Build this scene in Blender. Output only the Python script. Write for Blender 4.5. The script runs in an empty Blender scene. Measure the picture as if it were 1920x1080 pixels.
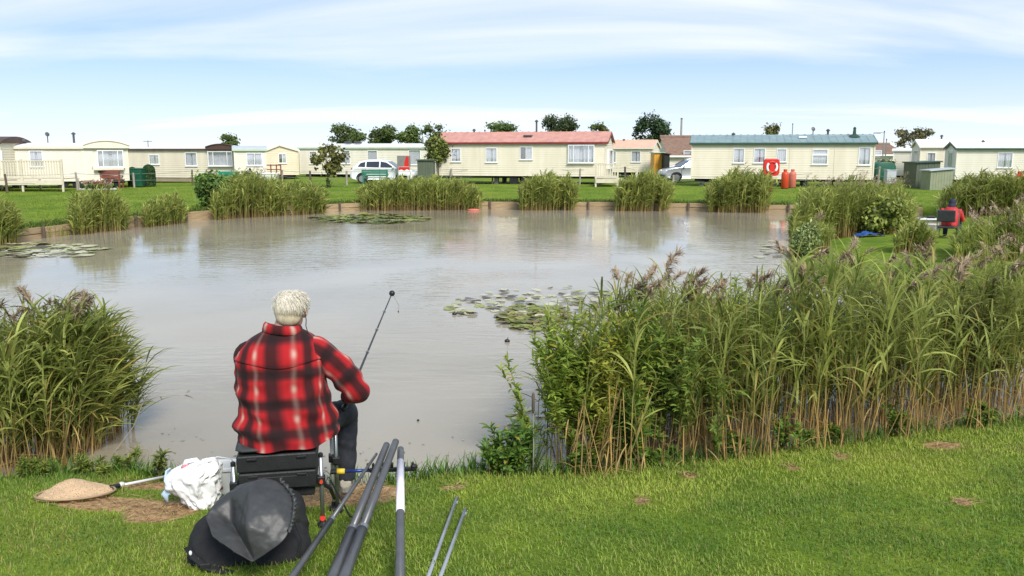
import bpy, bmesh, math, random
import numpy as np
from mathutils import Vector, Matrix, noise as mnoise

# ------------------------------------------------------------------ camera
SC = bpy.context.scene
COL = SC.collection
R = math.radians
FPX, CX, CY = 1600.0, 960.0, 540.0        # focal length and centre in photograph pixels
CAM_H = 2.35                              # eye height above the water (z = 0)
PITCH = math.atan(255.0 / FPX)
cam_d = bpy.data.cameras.new('camera')
cam_d.sensor_width = 36.0
cam_d.lens = 36.0 * FPX / 1920.0
cam_d.clip_start, cam_d.clip_end = 0.1, 6000.0
cam = bpy.data.objects.new('camera', cam_d)
COL.objects.link(cam)
cam.location = (0, 0, CAM_H)
cam.rotation_euler = (math.pi / 2 - PITCH, 0, 0)
SC.camera = cam

# ------------------------------------------------------------------ sky
SUN_EL, SUN_AZ = R(43), R(156)            # azimuth clockwise from +Y: behind the camera, to the right
world = bpy.data.worlds.new('World')
SC.world = world
world.use_nodes = True
nt = world.node_tree
for n in list(nt.nodes):
    nt.nodes.remove(n)
def N(tree, kind, **kw):
    n = tree.nodes.new(kind)
    for k, v in kw.items():
        setattr(n, k, v)
    return n
def math_node(tree, op, a, b=None, c=None, clamp=False):
    n = tree.nodes.new('ShaderNodeMath'); n.operation = op; n.use_clamp = clamp
    for i, v in enumerate((a, b, c)):
        if v is None: continue
        if isinstance(v, (int, float)): n.inputs[i].default_value = v
        else: tree.links.new(v, n.inputs[i])
    return n.outputs[0]
def mix_col(tree, fac, a, b):
    n = tree.nodes.new('ShaderNodeMix'); n.data_type = 'RGBA'
    for s, v in ((n.inputs[0], fac), (n.inputs[6], a), (n.inputs[7], b)):
        if isinstance(v, (int, float)): s.default_value = v
        elif isinstance(v, tuple): s.default_value = v if len(v) == 4 else v + (1,)
        else: tree.links.new(v, s)
    return n.outputs[2]
def ramp(tree, fac, stops):
    n = tree.nodes.new('ShaderNodeValToRGB')
    el = n.color_ramp.elements
    while len(el) < len(stops): el.new(0.5)
    for e, (p, c) in zip(el, stops):
        e.position = p; e.color = c if len(c) == 4 else tuple(c) + (1,)
    tree.links.new(fac, n.inputs[0])
    return n.outputs[0]

tc = N(nt, 'ShaderNodeTexCoord')
sep = N(nt, 'ShaderNodeSeparateXYZ'); nt.links.new(tc.outputs['Generated'], sep.inputs[0])
zz = math_node(nt, 'MAXIMUM', sep.outputs[2], 0.0)
# the sky of a clear late-summer day, its blue reaching low
lift = N(nt, 'ShaderNodeCombineXYZ')
nt.links.new(sep.outputs[0], lift.inputs[0]); nt.links.new(sep.outputs[1], lift.inputs[1])
nt.links.new(math_node(nt, 'MULTIPLY_ADD', zz, 1.6, 0.30), lift.inputs[2])
nrm = N(nt, 'ShaderNodeVectorMath', operation='NORMALIZE'); nt.links.new(lift.outputs[0], nrm.inputs[0])
sky = N(nt, 'ShaderNodeTexSky', sky_type='NISHITA')
sky.sun_disc = False
sky.sun_elevation = SUN_EL
sky.sun_rotation = SUN_AZ
sky.altitude = 0; sky.air_density = 1.0; sky.dust_density = 0.0; sky.ozone_density = 1.2
nt.links.new(nrm.outputs[0], sky.inputs[0])
# thin streaked cloud on a flat layer
den = math_node(nt, 'ADD', zz, 0.14)
u = math_node(nt, 'DIVIDE', sep.outputs[0], den)
v = math_node(nt, 'DIVIDE', sep.outputs[1], den)
uv = N(nt, 'ShaderNodeCombineXYZ'); nt.links.new(u, uv.inputs[0]); nt.links.new(v, uv.inputs[1])
mp = N(nt, 'ShaderNodeMapping'); mp.inputs['Rotation'].default_value = (0, 0, R(-24)); mp.inputs['Location'].default_value = (5.3, 2.1, 0)
mp.inputs['Scale'].default_value = (0.30, 0.86, 1)
nt.links.new(uv.outputs[0], mp.inputs[0])
n1 = N(nt, 'ShaderNodeTexNoise'); n1.inputs['Scale'].default_value = 1.0; n1.inputs['Detail'].default_value = 7
n1.inputs['Roughness'].default_value = 0.52; n1.inputs['Distortion'].default_value = 0.7
nt.links.new(mp.outputs[0], n1.inputs['Vector'])
cl = ramp(nt, n1.outputs[0], [(0.36, (0, 0, 0)), (0.50, (.42, .42, .42)), (0.66, (1, 1, 1))])
hz = math_node(nt, 'POWER', math_node(nt, 'SUBTRACT', 1.0, math_node(nt, 'MULTIPLY', zz, 8.5, clamp=True), clamp=True), 1.3)
fac = math_node(nt, 'MULTIPLY_ADD', math_node(nt, 'MAXIMUM', math_node(nt, 'MULTIPLY', cl, 0.86), math_node(nt, 'MULTIPLY', hz, 0.92)), 0.76, 0.24)
SKY_WHITE = (4.05, 4.18, 4.22)
tintn = N(nt, 'ShaderNodeVectorMath', operation='MULTIPLY'); nt.links.new(sky.outputs[0], tintn.inputs[0]); tintn.inputs[1].default_value = (0.88, 1.08, 1.05)
skyc = mix_col(nt, fac, tintn.outputs[0], SKY_WHITE)
bg = N(nt, 'ShaderNodeBackground'); bg.inputs[1].default_value = 0.15
nt.links.new(skyc, bg.inputs[0])
wo = N(nt, 'ShaderNodeOutputWorld'); nt.links.new(bg.outputs[0], wo.inputs[0])

# ------------------------------------------------------------------ sun and exposure
sun_d = bpy.data.lights.new('sun', 'SUN')
sun_d.energy = 2.6
sun_d.angle = R(20)
sun_d.color = (1.0, 0.95, 0.87)
sun = bpy.data.objects.new('sun', sun_d)
COL.objects.link(sun)
sd = Vector((math.sin(SUN_AZ) * math.cos(SUN_EL), math.cos(SUN_AZ) * math.cos(SUN_EL), math.sin(SUN_EL)))
sun.rotation_euler = sd.to_track_quat('Z', 'Y').to_euler()
SC.view_settings.view_transform = 'Standard'
SC.view_settings.look = 'None'
SC.view_settings.gamma = 1.0
SC.view_settings.use_curve_mapping = False
SC.view_settings.exposure = 0.80
SC.render.engine = 'CYCLES'
SC.cycles.max_bounces = 6
SC.cycles.transparent_max_bounces = 12
SC.cycles.use_denoising = True

# ------------------------------------------------------------------ helpers
rng = np.random.default_rng(7)
random.seed(7)
CT, ST = math.cos(PITCH), math.sin(PITCH)
def ray(px, py):
    a, b = (px - CX) / FPX, (CY - py) / FPX
    return Vector((a, CT + b * ST, -ST + b * CT))
def at_y(px, py, Y):
    d = ray(px, py); return Vector((0, 0, CAM_H)) + d * (Y / d.y)
def at_z(px, py, z):
    d = ray(px, py); return Vector((0, 0, CAM_H)) + d * ((z - CAM_H) / d.z)
def fwd(p):                                # distance along the view axis
    return p[1] * CT + (CAM_H - p[2]) * ST

def obj(name, me, parent=None, loc=None):
    o = bpy.data.objects.new(name, me)
    COL.objects.link(o)
    if parent is not None: o.parent = parent
    if loc is not None: o.location = loc
    return o
def tag(o, label=None, cat=None, group=None, kind=None):
    if label: o['label'] = label
    if cat: o['category'] = cat
    if group: o['group'] = group
    if kind: o['kind'] = kind
    return o
def root(name, label, cat, loc=(0, 0, 0), rz=0.0, group=None):
    o = obj(name, None, loc=loc); o.rotation_euler = (0, 0, rz); o.empty_display_size = 0.2
    return tag(o, label, cat, group)

class MB:
    """collects faces for one mesh"""
    def __init__(s): s.v, s.f, s.uv = [], [], {}
    def add(s, vs, fs):
        k = len(s.v); s.v += [tuple(p) for p in vs]
        s.f += [tuple(i + k for i in f) for f in fs]; return s
    def box(s, c, d, rz=0.0, rot=None):
        hx, hy, hz_ = d[0] / 2, d[1] / 2, d[2] / 2
        M = rot if rot is not None else Matrix.Rotation(rz, 3, 'Z')
        vs = [Vector(c) + M @ Vector((x * hx, y * hy, z * hz_)) for z in (-1, 1) for x, y in ((-1, -1), (1, -1), (1, 1), (-1, 1))]
        return s.add(vs, [(3, 2, 1, 0), (4, 5, 6, 7), (0, 1, 5, 4), (1, 2, 6, 5), (2, 3, 7, 6), (3, 0, 4, 7)])
    def span(s, a, b): return s.box([(a[i] + b[i]) / 2 for i in range(3)], [abs(b[i] - a[i]) for i in range(3)])
    def bar(s, a, b, w, h=None):
        a, b = Vector(a), Vector(b); d = b - a
        q = d.to_track_quat('Y', 'Z').to_matrix()
        return s.box((a + b) / 2, (w, d.length, h or w), rot=q)
    def tube(s, pts, rad, n=8, cap=True, flat=1.0):
        pts = [Vector(p) for p in pts]
        if isinstance(rad, (int, float)): rad = [rad] * len(pts)
        t0 = (pts[1] - pts[0]).normalized()
        up = Vector((0, 0, 1)) if abs(t0.z) < 0.9 else Vector((0, 1, 0))
        X = t0.cross(up).normalized(); vs = []
        for i, p in enumerate(pts):
            t = (pts[min(i + 1, len(pts) - 1)] - pts[max(i - 1, 0)]).normalized()
            X = (X - t * X.dot(t)).normalized(); Y = t.cross(X)
            for k in range(n):
                a = 2 * math.pi * k / n
                r = rad[i]; rx, ry = r if isinstance(r, tuple) else (r, r * flat)
                vs.append(p + X * math.cos(a) * rx + Y * math.sin(a) * ry)
        return s.rings(vs, len(pts), n, cap)
    def rings(s, vs, m, n, cap=True, closed=True):
        fs = []
        for i in range(m - 1):
            for k in range(n if closed else n - 1):
                a, b = i * n + k, i * n + (k + 1) % n
                fs.append((a, b, b + n, a + n))
        if cap: fs += [tuple(range(n))[::-1], tuple(range((m - 1) * n, m * n))]
        return s.add(vs, fs)
    def lathe(s, prof, n=16, c=(0, 0, 0), cap=True):
        vs = [(c[0] + r * math.cos(2 * math.pi * k / n), c[1] + r * math.sin(2 * math.pi * k / n), c[2] + z) for r, z in prof for k in range(n)]
        return s.rings(vs, len(prof), n, cap)
    def prism(s, poly, a, b, axis='y'):
        """poly of (p, q) extruded from a to b along the axis"""
        def P(p, q, t): return {'y': (p, t, q), 'x': (t, p, q), 'z': (p, q, t)}[axis]
        n = len(poly)
        vs = [P(p, q, a) for p, q in poly] + [P(p, q, b) for p, q in poly]
        fs = [tuple(range(n)), tuple(range(n, 2 * n))[::-1]] + [(i, i + n, (i + 1) % n + n, (i + 1) % n) for i in range(n)]
        return s.add(vs, fs)
    def ell(s, c, r, n=12, m=8, rot=None):
        vs = []
        for i in range(m + 1):
            t = math.pi * i / m
            for k in range(n):
                a = 2 * math.pi * k / n
                p = Vector((r[0] * math.sin(t) * math.cos(a), r[1] * math.sin(t) * math.sin(a), -r[2] * math.cos(t)))
                vs.append(Vector(c) + (rot @ p if rot is not None else p))
        return s.rings(vs, m + 1, n, False)
    def build(s, name, mat, parent=None, smooth=False, bevel=0.0, fix=True, loc=None):
        me = bpy.data.meshes.new(name)
        me.from_pydata(s.v, [], s.f)
        if fix or bevel:
            bm = bmesh.new(); bm.from_mesh(me)
            if fix: bmesh.ops.recalc_face_normals(bm, faces=bm.faces)
            if bevel:
                es = [e for e in bm.edges if len(e.link_faces) == 2 and e.calc_face_angle(0) > 0.6]
                bmesh.ops.bevel(bm, geom=es, offset=bevel, segments=2, affect='EDGES', profile=0.5, clamp_overlap=True)
            bm.to_mesh(me); bm.free()
        me.materials.append(M[mat] if isinstance(mat, str) else mat)
        if smooth: me.shade_smooth()
        return obj(name, me, parent, loc)

def np_mesh(name, verts, quads, mat, cols=None, smooth=False):
    """fast mesh from arrays: verts (n,3), quads (m,k), cols (n,3)"""
    verts = np.asarray(verts, np.float32).reshape(-1, 3); quads = np.asarray(quads, np.int32)
    me = bpy.data.meshes.new(name)
    k = quads.shape[1]
    me.vertices.add(len(verts)); me.vertices.foreach_set('co', verts.ravel())
    me.loops.add(quads.size); me.loops.foreach_set('vertex_index', quads.ravel())
    me.polygons.add(len(quads)); me.polygons.foreach_set('loop_start', np.arange(0, quads.size, k, dtype=np.int32))
    if cols is not None:
        a = me.attributes.new('tint', 'FLOAT_COLOR', 'POINT')
        c = np.ones((len(verts), 4), np.float32); c[:, :3] = cols
        a.data.foreach_set('color', c.ravel())
    if smooth: me.polygons.foreach_set('use_smooth', np.ones(len(quads), bool))
    me.update(calc_edges=True)
    me.materials.append(M[mat] if isinstance(mat, str) else mat)
    return me

class Strips:
    """collects ribbons and tubes as arrays with a colour per vertex"""
    def __init__(s): s.V, s.Q, s.C, s.n = [], [], [], 0
    def _push(s, v, q, c):
        s.V.append(v.reshape(-1, 3)); s.Q.append(q.reshape(-1, 4) + s.n); s.C.append(c.reshape(-1, 3)); s.n += v.size // 3
    def ribbons(s, base, az, e0, L, w, droop, c0, c1, n=4, twist=None, roll=None):
        base = np.asarray(base, float); k = len(base)
        f = lambda a: np.broadcast_to(np.asarray(a, float), (k,))
        az, e0, L, w, droop = map(f, (az, e0, L, w, droop))
        t = np.linspace(0, 1, n + 1)
        e = e0[:, None] - droop[:, None] * t[None, :] ** 1.3
        st = L[:, None] / n
        hx = np.cos(e[:, :-1]) * st; hz_ = np.sin(e[:, :-1]) * st
        H = np.concatenate([np.zeros((k, 1)), np.cumsum(hx, 1)], 1); Z = np.concatenate([np.zeros((k, 1)), np.cumsum(hz_, 1)], 1)
        dx, dy = np.cos(az), np.sin(az)
        P = np.stack([base[:, None, 0] + H * dx[:, None], base[:, None, 1] + H * dy[:, None], base[:, None, 2] + Z], -1)
        prof = np.clip(np.sin(np.pi * (0.16 + 0.84 * t)) ** 0.8, 0.03, 1); prof[-1] = 0.03
        ro = f(roll) if roll is not None else np.zeros(k)
        side = np.stack([-dy * np.cos(ro), dx * np.cos(ro), np.sin(ro)], -1)
        off = side[:, None, :] * (w[:, None] * 0.5 * prof[None, :])[..., None]
        v = np.stack([P - off, P + off], 2)
        b = (np.arange(k) * (n + 1) * 2)[:, None] + np.arange(n)[None, :] * 2
        q = np.stack([b, b + 1, b + 3, b + 2], -1)
        c0 = np.broadcast_to(np.asarray(c0, float), (k, 3)); c1 = np.broadcast_to(np.asarray(c1, float), (k, 3))
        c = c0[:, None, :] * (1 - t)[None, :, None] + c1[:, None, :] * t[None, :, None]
        s._push(v, q, np.repeat(c[:, :, None, :], 2, 2)); return P
    def stems(s, P, r0, r1, C, sides=3):
        """P (k, m, 3) centre lines, C (k, m, 3) colours"""
        k, m, _ = P.shape
        rr = np.linspace(1, 0, m)[None, :] * np.broadcast_to(r0, (k,))[:, None] + np.linspace(0, 1, m)[None, :] * np.broadcast_to(r1, (k,))[:, None]
        a = np.arange(sides) * 2 * np.pi / sides
        ring = np.stack([np.cos(a), np.sin(a), 0 * a], -1)
        v = P[:, :, None, :] + ring[None, None] * rr[:, :, None, None]
        b = (np.arange(k) * m * sides)[:, None, None] + (np.arange(m - 1) * sides)[None, :, None]
        i = np.arange(sides)[None, None]; j = (i + 1) % sides
        q = np.stack([b + i, b + j, b + j + sides, b + i + sides], -1)
        s._push(v, q, np.repeat(C[:, :, None, :], sides, 2))
    def quads(s, ctr, size, nrm_, c, asp=0.6):
        """small leaf faces: ctr (k,3), nrm_ (k,3)"""
        k = len(ctr)
        nn = nrm_ / (np.linalg.norm(nrm_, axis=1, keepdims=True) + 1e-9)
        r = rng.normal(size=(k, 3)); X = np.cross(nn, r); X /= np.linalg.norm(X, axis=1, keepdims=True) + 1e-9
        Y = np.cross(nn, X); sz = np.broadcast_to(size, (k,))[:, None] * 0.5
        v = np.stack([ctr - X * sz, ctr - Y * sz * asp, ctr + X * sz, ctr + Y * sz * asp], 1)
        q = (np.arange(k) * 4)[:, None] + np.arange(4)[None]
        s._push(v, q, np.repeat(np.broadcast_to(c, (k, 3))[:, None], 4, 1))
    def mesh(s, name, mat): return np_mesh(name, np.concatenate(s.V), np.concatenate(s.Q), mat, np.concatenate(s.C))
    def build(s, name, mat, parent=None, loc=None): return obj(name, s.mesh(name, mat), parent, loc)

# ------------------------------------------------------------------ materials
M = {}
def material(name):
    m = bpy.data.materials.new(name); m.use_nodes = True
    t = m.node_tree; b = t.nodes['Principled BSDF']; M[name] = m
    return m, t, b
def pbr(name, c1, c2=None, scale=6.0, rough=0.6, bump=0.0, metal=0.0, spec=0.4, stretch=(1, 1, 1), detail=5, coat=0.0, bscale=None):
    m, t, b = material(name)
    c2 = c2 or tuple(x * 0.82 for x in c1)
    tcn = N(t, 'ShaderNodeTexCoord'); mpn = N(t, 'ShaderNodeMapping'); mpn.inputs['Scale'].default_value = stretch
    t.links.new(tcn.outputs['Object'], mpn.inputs[0])
    nz = N(t, 'ShaderNodeTexNoise'); nz.inputs['Scale'].default_value = scale; nz.inputs['Detail'].default_value = detail
    t.links.new(mpn.outputs[0], nz.inputs['Vector'])
    t.links.new(ramp(t, nz.outputs[0], [(0.3, c2), (0.68, c1)]), b.inputs['Base Color'])
    b.inputs['Roughness'].default_value = rough; b.inputs['Metallic'].default_value = metal
    b.inputs['Specular IOR Level'].default_value = spec; b.inputs['Coat Weight'].default_value = coat
    if bump:
        n2 = nz
        if bscale:
            n2 = N(t, 'ShaderNodeTexNoise'); n2.inputs['Scale'].default_value = bscale; n2.inputs['Detail'].default_value = 4
            t.links.new(mpn.outputs[0], n2.inputs['Vector'])
        bp = N(t, 'ShaderNodeBump'); bp.inputs['Strength'].default_value = bump; bp.inputs['Distance'].default_value = 0.02
        t.links.new(n2.outputs[0], bp.inputs['Height']); t.links.new(bp.outputs[0], b.inputs['Normal'])
    return m
def leafmat(name, rough=0.55, trans=0.35, gain=1.0, var=0.25):
    """foliage: colour from the leaf's own tint, light coming through"""
    m, t, b = material(name)
    at = N(t, 'ShaderNodeAttribute', attribute_name='tint')
    tcn = N(t, 'ShaderNodeTexCoord'); nz = N(t, 'ShaderNodeTexNoise'); nz.inputs['Scale'].default_value = 9.0
    t.links.new(tcn.outputs['Object'], nz.inputs['Vector'])
    k = math_node(t, 'MULTIPLY_ADD', nz.outputs[0], 2 * var * gain, (1 - var) * gain)
    mul = N(t, 'ShaderNodeVectorMath', operation='SCALE'); t.links.new(at.outputs['Color'], mul.inputs[0]); t.links.new(k, mul.inputs['Scale'])
    t.links.new(mul.outputs[0], b.inputs['Base Color']); b.inputs['Roughness'].default_value = rough; b.inputs['Specular IOR Level'].default_value = 0.3
    tr = N(t, 'ShaderNodeBsdfTranslucent'); t.links.new(mul.outputs[0], tr.inputs[0])
    mx = N(t, 'ShaderNodeMixShader'); mx.inputs[0].default_value = trans
    t.links.new(b.outputs[0], mx.inputs[1]); t.links.new(tr.outputs[0], mx.inputs[2])
    t.links.new(mx.outputs[0], t.nodes['Material Output'].inputs[0])
    return m
leafmat('leaf', trans=0.45); leafmat('grass_blade', trans=0.3, rough=0.6); leafmat('plume', trans=0.25, rough=0.9); leafmat('tree_leaf', trans=0.2)
pbr('cream', (.76, .69, .55), (.68, .61, .47), 1.1, 0.5, stretch=(2.2, 2.2, .35))
pbr('cream_pale', (.75, .70, .59), (.68, .63, .52), 1.1, 0.5, stretch=(2.2, 2.2, .35))
pbr('cream_tan', (.70, .63, .50), (.62, .55, .43), 1.1, 0.5, stretch=(2.2, 2.2, .35))
pbr('cream_yellow', (.72, .63, .46), (.65, .56, .40), 1.5, 0.5)
pbr('skirt_tan', (.33, .27, .18), (.27, .22, .14), 2, 0.7)
pbr('white_trim', (.82, .82, .80), (.76, .76, .74), 3, 0.4)
pbr('roof_red', (.56, .29, .235), (.45, .215, .175), 2.5, 0.6, 0.15)
pbr('roof_peach', (.66, .42, .30), (.58, .36, .26), 2.5, 0.6, 0.15)
pbr('roof_green', (.23, .31, .32), (.17, .24, .25), 2.5, 0.45, 0.1)
pbr('dark_green', (.03, .075, .05), (.02, .055, .035), 3, 0.5)
pbr('roof_white', (.78, .79, .78), (.70, .71, .70), 1.5, 0.5, 0.05)
pbr('roof_grey', (.50, .53, .56), (.42, .45, .48), 1.5, 0.4)
pbr('roof_brown', (.10, .055, .04), (.07, .04, .03), 2, 0.6)
pbr('tile_brown', (.27, .17, .12), (.18, .11, .08), 4, 0.85, 0.3)
pbr('pale_green', (.48, .58, .42), (.42, .52, .37), 2, 0.5)
pbr('dark_red', (.22, .03, .025), (.16, .02, .02), 2, 0.5)
pbr('under', (.03, .03, .028), (.02, .02, .02), 3, 0.9)
pbr('block', (.30, .29, .26), (.2, .19, .17), 6, 0.9, 0.3)
pbr('curtain', (.74, .76, .82), (.62, .64, .72), 9, 0.9, stretch=(3, 3, .2))
pbr('room', (.10, .09, .08), (.06, .05, .05), 3, 0.9)
pbr('tyre', (.02, .02, .02), (.013, .013, .013), 8, 0.85)
pbr('alloy', (.55, .56, .58), (.45, .46, .48), 4, 0.3, metal=0.8)
pbr('car_white', (.80, .81, .82), (.77, .78, .79), 1, 0.25, coat=0.6)
pbr('car_silver', (.50, .52, .55), (.46, .48, .51), 1, 0.28, metal=0.3, coat=0.6)
pbr('car_glass', (.03, .035, .04), (.02, .025, .03), 1, 0.06, spec=0.8)
pbr('lamp_red', (.45, .02, .02), (.35, .02, .02), 3, 0.2)
pbr('lamp_clear', (.75, .76, .78), (.6, .6, .62), 3, 0.15)
pbr('plastic_black', (.018, .018, .019), (.012, .012, .013), 8, 0.42)
pbr('timber', (.42, .31, .18), (.26, .18, .10), 3.0, 0.85, 0.4, stretch=(1, 1, 8))
pbr('timber_dark', (.13, .10, .075), (.075, .058, .042), 4, 0.9, 0.4, stretch=(6, 6, 1))
pbr('timber_grey', (.36, .33, .28), (.24, .22, .19), 4, 0.9, 0.3, stretch=(6, 6, 1))
pbr('deck_cream', (.66, .59, .46), (.56, .50, .38), 4, 0.6)
pbr('wire', (.45, .45, .45), (.35, .35, .35), 3, 0.4, metal=0.7)
pbr('bark', (.14, .10, .07), (.08, .06, .04), 9, 0.95, 0.5, stretch=(1, 1, .3))
pbr('shed_green', (.105, .125, .085), (.08, .095, .065), 3, 0.7, stretch=(4, 4, .5))
pbr('shed_pale', (.27, .29, .19), (.22, .24, .15), 3, 0.7)
pbr('bin_green', (.015, .10, .055), (.012, .08, .045), 3, 0.4)
pbr('teal', (.02, .30, .22), (.015, .24, .17), 3, 0.5)
pbr('bench_green', (.04, .20, .13), (.03, .15, .10), 4, 0.55)
pbr('red_paint', (.62, .028, .018), (.53, .022, .014), 3, 0.35)
pbr('red_orange', (.62, .07, .025), (.54, .055, .02), 3, 0.4)
pbr('red_faded', (.60, .17, .12), (.52, .13, .09), 4, 0.5)
pbr('red_wood', (.25, .07, .05), (.17, .05, .035), 5, 0.7)
pbr('orange_door', (.68, .33, .04), (.60, .28, .035), 3, 0.5)
pbr('board_grey', (.22, .21, .19), (.17, .165, .15), 3, 0.6)
pbr('metal_grey', (.42, .43, .44), (.32, .33, .34), 5, 0.35, metal=0.85)
pbr('metal_white', (.75, .75, .74), (.62, .62, .61), 5, 0.35, metal=0.2)
pbr('steel_dark', (.10, .10, .105), (.07, .07, .075), 5, 0.5, metal=0.4)
pbr('carbon', (.085, .087, .092), (.06, .062, .067), 12, 0.33, spec=0.6, stretch=(1, 1, .2))
pbr('carbon_dark', (.035, .035, .038), (.025, .025, .028), 12, 0.4)
pbr('stick_grey', (.42, .44, .47), (.33, .35, .38), 10, 0.35, metal=0.5)
pbr('label_white', (.78, .74, .80), (.66, .62, .70), 12, 0.4)
pbr('blue_alloy', (.03, .06, .26), (.025, .05, .2), 5, 0.35, metal=0.4)
pbr('yellow', (.72, .52, .04), (.6, .42, .03), 5, 0.5)
pbr('bag_black', (.014, .014, .016), (.009, .009, .010), 30, 0.8, 0.25, bscale=140)
pbr('bag_grey', (.042, .042, .042), (.030, .030, .030), 4, 0.48, 0.04, spec=0.45, bscale=90)
pbr('box_black', (.020, .021, .021), (.013, .014, .014), 10, 0.5, 0.1, bscale=90)
pbr('bucket_white', (.74, .75, .75), (.62, .63, .62), 6, 0.4)
pbr('bag_white', (.76, .755, .75), (.66, .655, .66), 8, 0.28, 0.1, bscale=40)
pbr('film_blue', (.50, .64, .78), (.42, .56, .72), 6, 0.3)
pbr('pink', (.65, .22, .25), (.5, .15, .2), 8, 0.6)
pbr('skin', (.52, .30, .22), (.44, .24, .17), 14, 0.55, 0.05)
pbr('denim', (.028, .031, .040), (.016, .018, .024), 30, 0.85, 0.2, bscale=200)
pbr('shoe_cream', (.55, .50, .42), (.4, .36, .3), 12, 0.7)
pbr('sole', (.30, .28, .24), (.2, .19, .16), 12, 0.8)
pbr('hair_under', (.55, .47, .34), (.42, .34, .23), 20, 0.8, stretch=(4, 4, .4))
pbr('jacket_red', (.55, .03, .035), (.42, .02, .025), 6, 0.6)
pbr('navy', (.02, .025, .05), (.014, .018, .035), 8, 0.8)
pbr('chair_grey', (.045, .048, .050), (.03, .032, .034), 8, 0.7)
pbr('blue_tarp', (.03, .09, .30), (.02, .06, .2), 7, 0.4, 0.3)
pbr('concrete', (.42, .40, .36), (.32, .30, .27), 4, 0.9, 0.2)
pbr('render_wall', (.72, .68, .60), (.64, .60, .52), 2, 0.8)
pbr('brick_red', (.33, .15, .10), (.22, .10, .07), 9, 0.9)
pbr('moss', (.14, .15, .03), (.06, .07, .015), 10, 0.9, 0.5)

def plain_glass():
    m, t, b = material('pane')
    tr = N(t, 'ShaderNodeBsdfTransparent'); gl = N(t, 'ShaderNodeBsdfGlossy'); gl.inputs['Roughness'].default_value = 0.03
    mx = N(t, 'ShaderNodeMixShader'); mx.inputs[0].default_value = 0.22
    t.links.new(tr.outputs[0], mx.inputs[1]); t.links.new(gl.outputs[0], mx.inputs[2]); t.links.new(mx.outputs[0], t.nodes['Material Output'].inputs[0])
plain_glass()
def plaid():
    m, t, b = material('plaid')
    uvn = N(t, 'ShaderNodeUVMap'); uvn.uv_map = 'plaid'
    sp = N(t, 'ShaderNodeSeparateXYZ')
    nz = N(t, 'ShaderNodeTexNoise'); nz.inputs['Scale'].default_value = 9
    t.links.new(uvn.outputs[0], nz.inputs['Vector'])
    wob = N(t, 'ShaderNodeVectorMath', operation='MULTIPLY_ADD'); t.links.new(nz.outputs['Color'], wob.inputs[0]); wob.inputs[1].default_value = (.016, .016, 0)
    t.links.new(uvn.outputs[0], wob.inputs[2]); t.links.new(wob.outputs[0], sp.inputs[0])
    cu = math_node(t, 'COSINE', math_node(t, 'MULTIPLY', sp.outputs[0], 2 * math.pi / 0.152))
    cv = math_node(t, 'COSINE', math_node(t, 'MULTIPLY', sp.outputs[1], 2 * math.pi / 0.168))
    bu = math_node(t, 'MULTIPLY_ADD', cu, 1.1, 0.14, clamp=True); bv = math_node(t, 'MULTIPLY_ADD', cv, 1.1, 0.02, clamp=True)
    wu = math_node(t, 'POWER', math_node(t, 'MULTIPLY', cu, -1.0, clamp=True), 8.0)
    wv = math_node(t, 'POWER', math_node(t, 'MULTIPLY', cv, -1.0, clamp=True), 2.5)
    dark = math_node(t, 'SUBTRACT', 1.0, math_node(t, 'MULTIPLY', math_node(t, 'MULTIPLY_ADD', bu, -0.90, 1.0), math_node(t, 'MULTIPLY_ADD', bv, -0.90, 1.0)))
    pale = math_node(t, 'MULTIPLY', wu, math_node(t, 'MULTIPLY_ADD', wv, 0.52, 0.14))
    c = mix_col(t, dark, (.37, .012, .016), (.010, .008, .009))
    c = mix_col(t, pale, c, (.60, .46, .37))
    # woven grain
    wz = N(t, 'ShaderNodeTexNoise'); wz.inputs['Scale'].default_value = 260; t.links.new(uvn.outputs[0], wz.inputs['Vector'])
    c = mix_col(t, math_node(t, 'MULTIPLY', wz.outputs[0], 0.14), c, (.10, .035, .035))
    t.links.new(c, b.inputs['Base Color']); b.inputs['Roughness'].default_value = 0.9; b.inputs['Specular IOR Level'].default_value = 0.15
    b.inputs['Sheen Weight'].default_value = 0.05
    bp = N(t, 'ShaderNodeBump'); bp.inputs['Strength'].default_value = 0.35; bp.inputs['Distance'].default_value = 0.004
    t.links.new(wz.outputs[0], bp.inputs['Height']); t.links.new(bp.outputs[0], b.inputs['Normal'])
plaid()
def netting():
    m, t, b = material('netting')
    b.inputs['Base Color'].default_value = (.62, .42, .25, 1); b.inputs['Roughness'].default_value = 0.8
    uvn = N(t, 'ShaderNodeTexCoord')
    vo = N(t, 'ShaderNodeTexVoronoi'); vo.feature = 'DISTANCE_TO_EDGE'; vo.inputs['Scale'].default_value = 100
    t.links.new(uvn.outputs['Object'], vo.inputs['Vector'])
    f = math_node(t, 'LESS_THAN', vo.outputs['Distance'], 0.27)
    f = math_node(t, 'MULTIPLY_ADD', f, 0.62, 0.25)
    tr = N(t, 'ShaderNodeBsdfTransparent'); mx = N(t, 'ShaderNodeMixShader'); t.links.new(f, mx.inputs[0])
    t.links.new(tr.outputs[0], mx.inputs[1]); t.links.new(b.outputs[0], mx.inputs[2]); t.links.new(mx.outputs[0], t.nodes['Material Output'].inputs[0])
netting()
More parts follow.
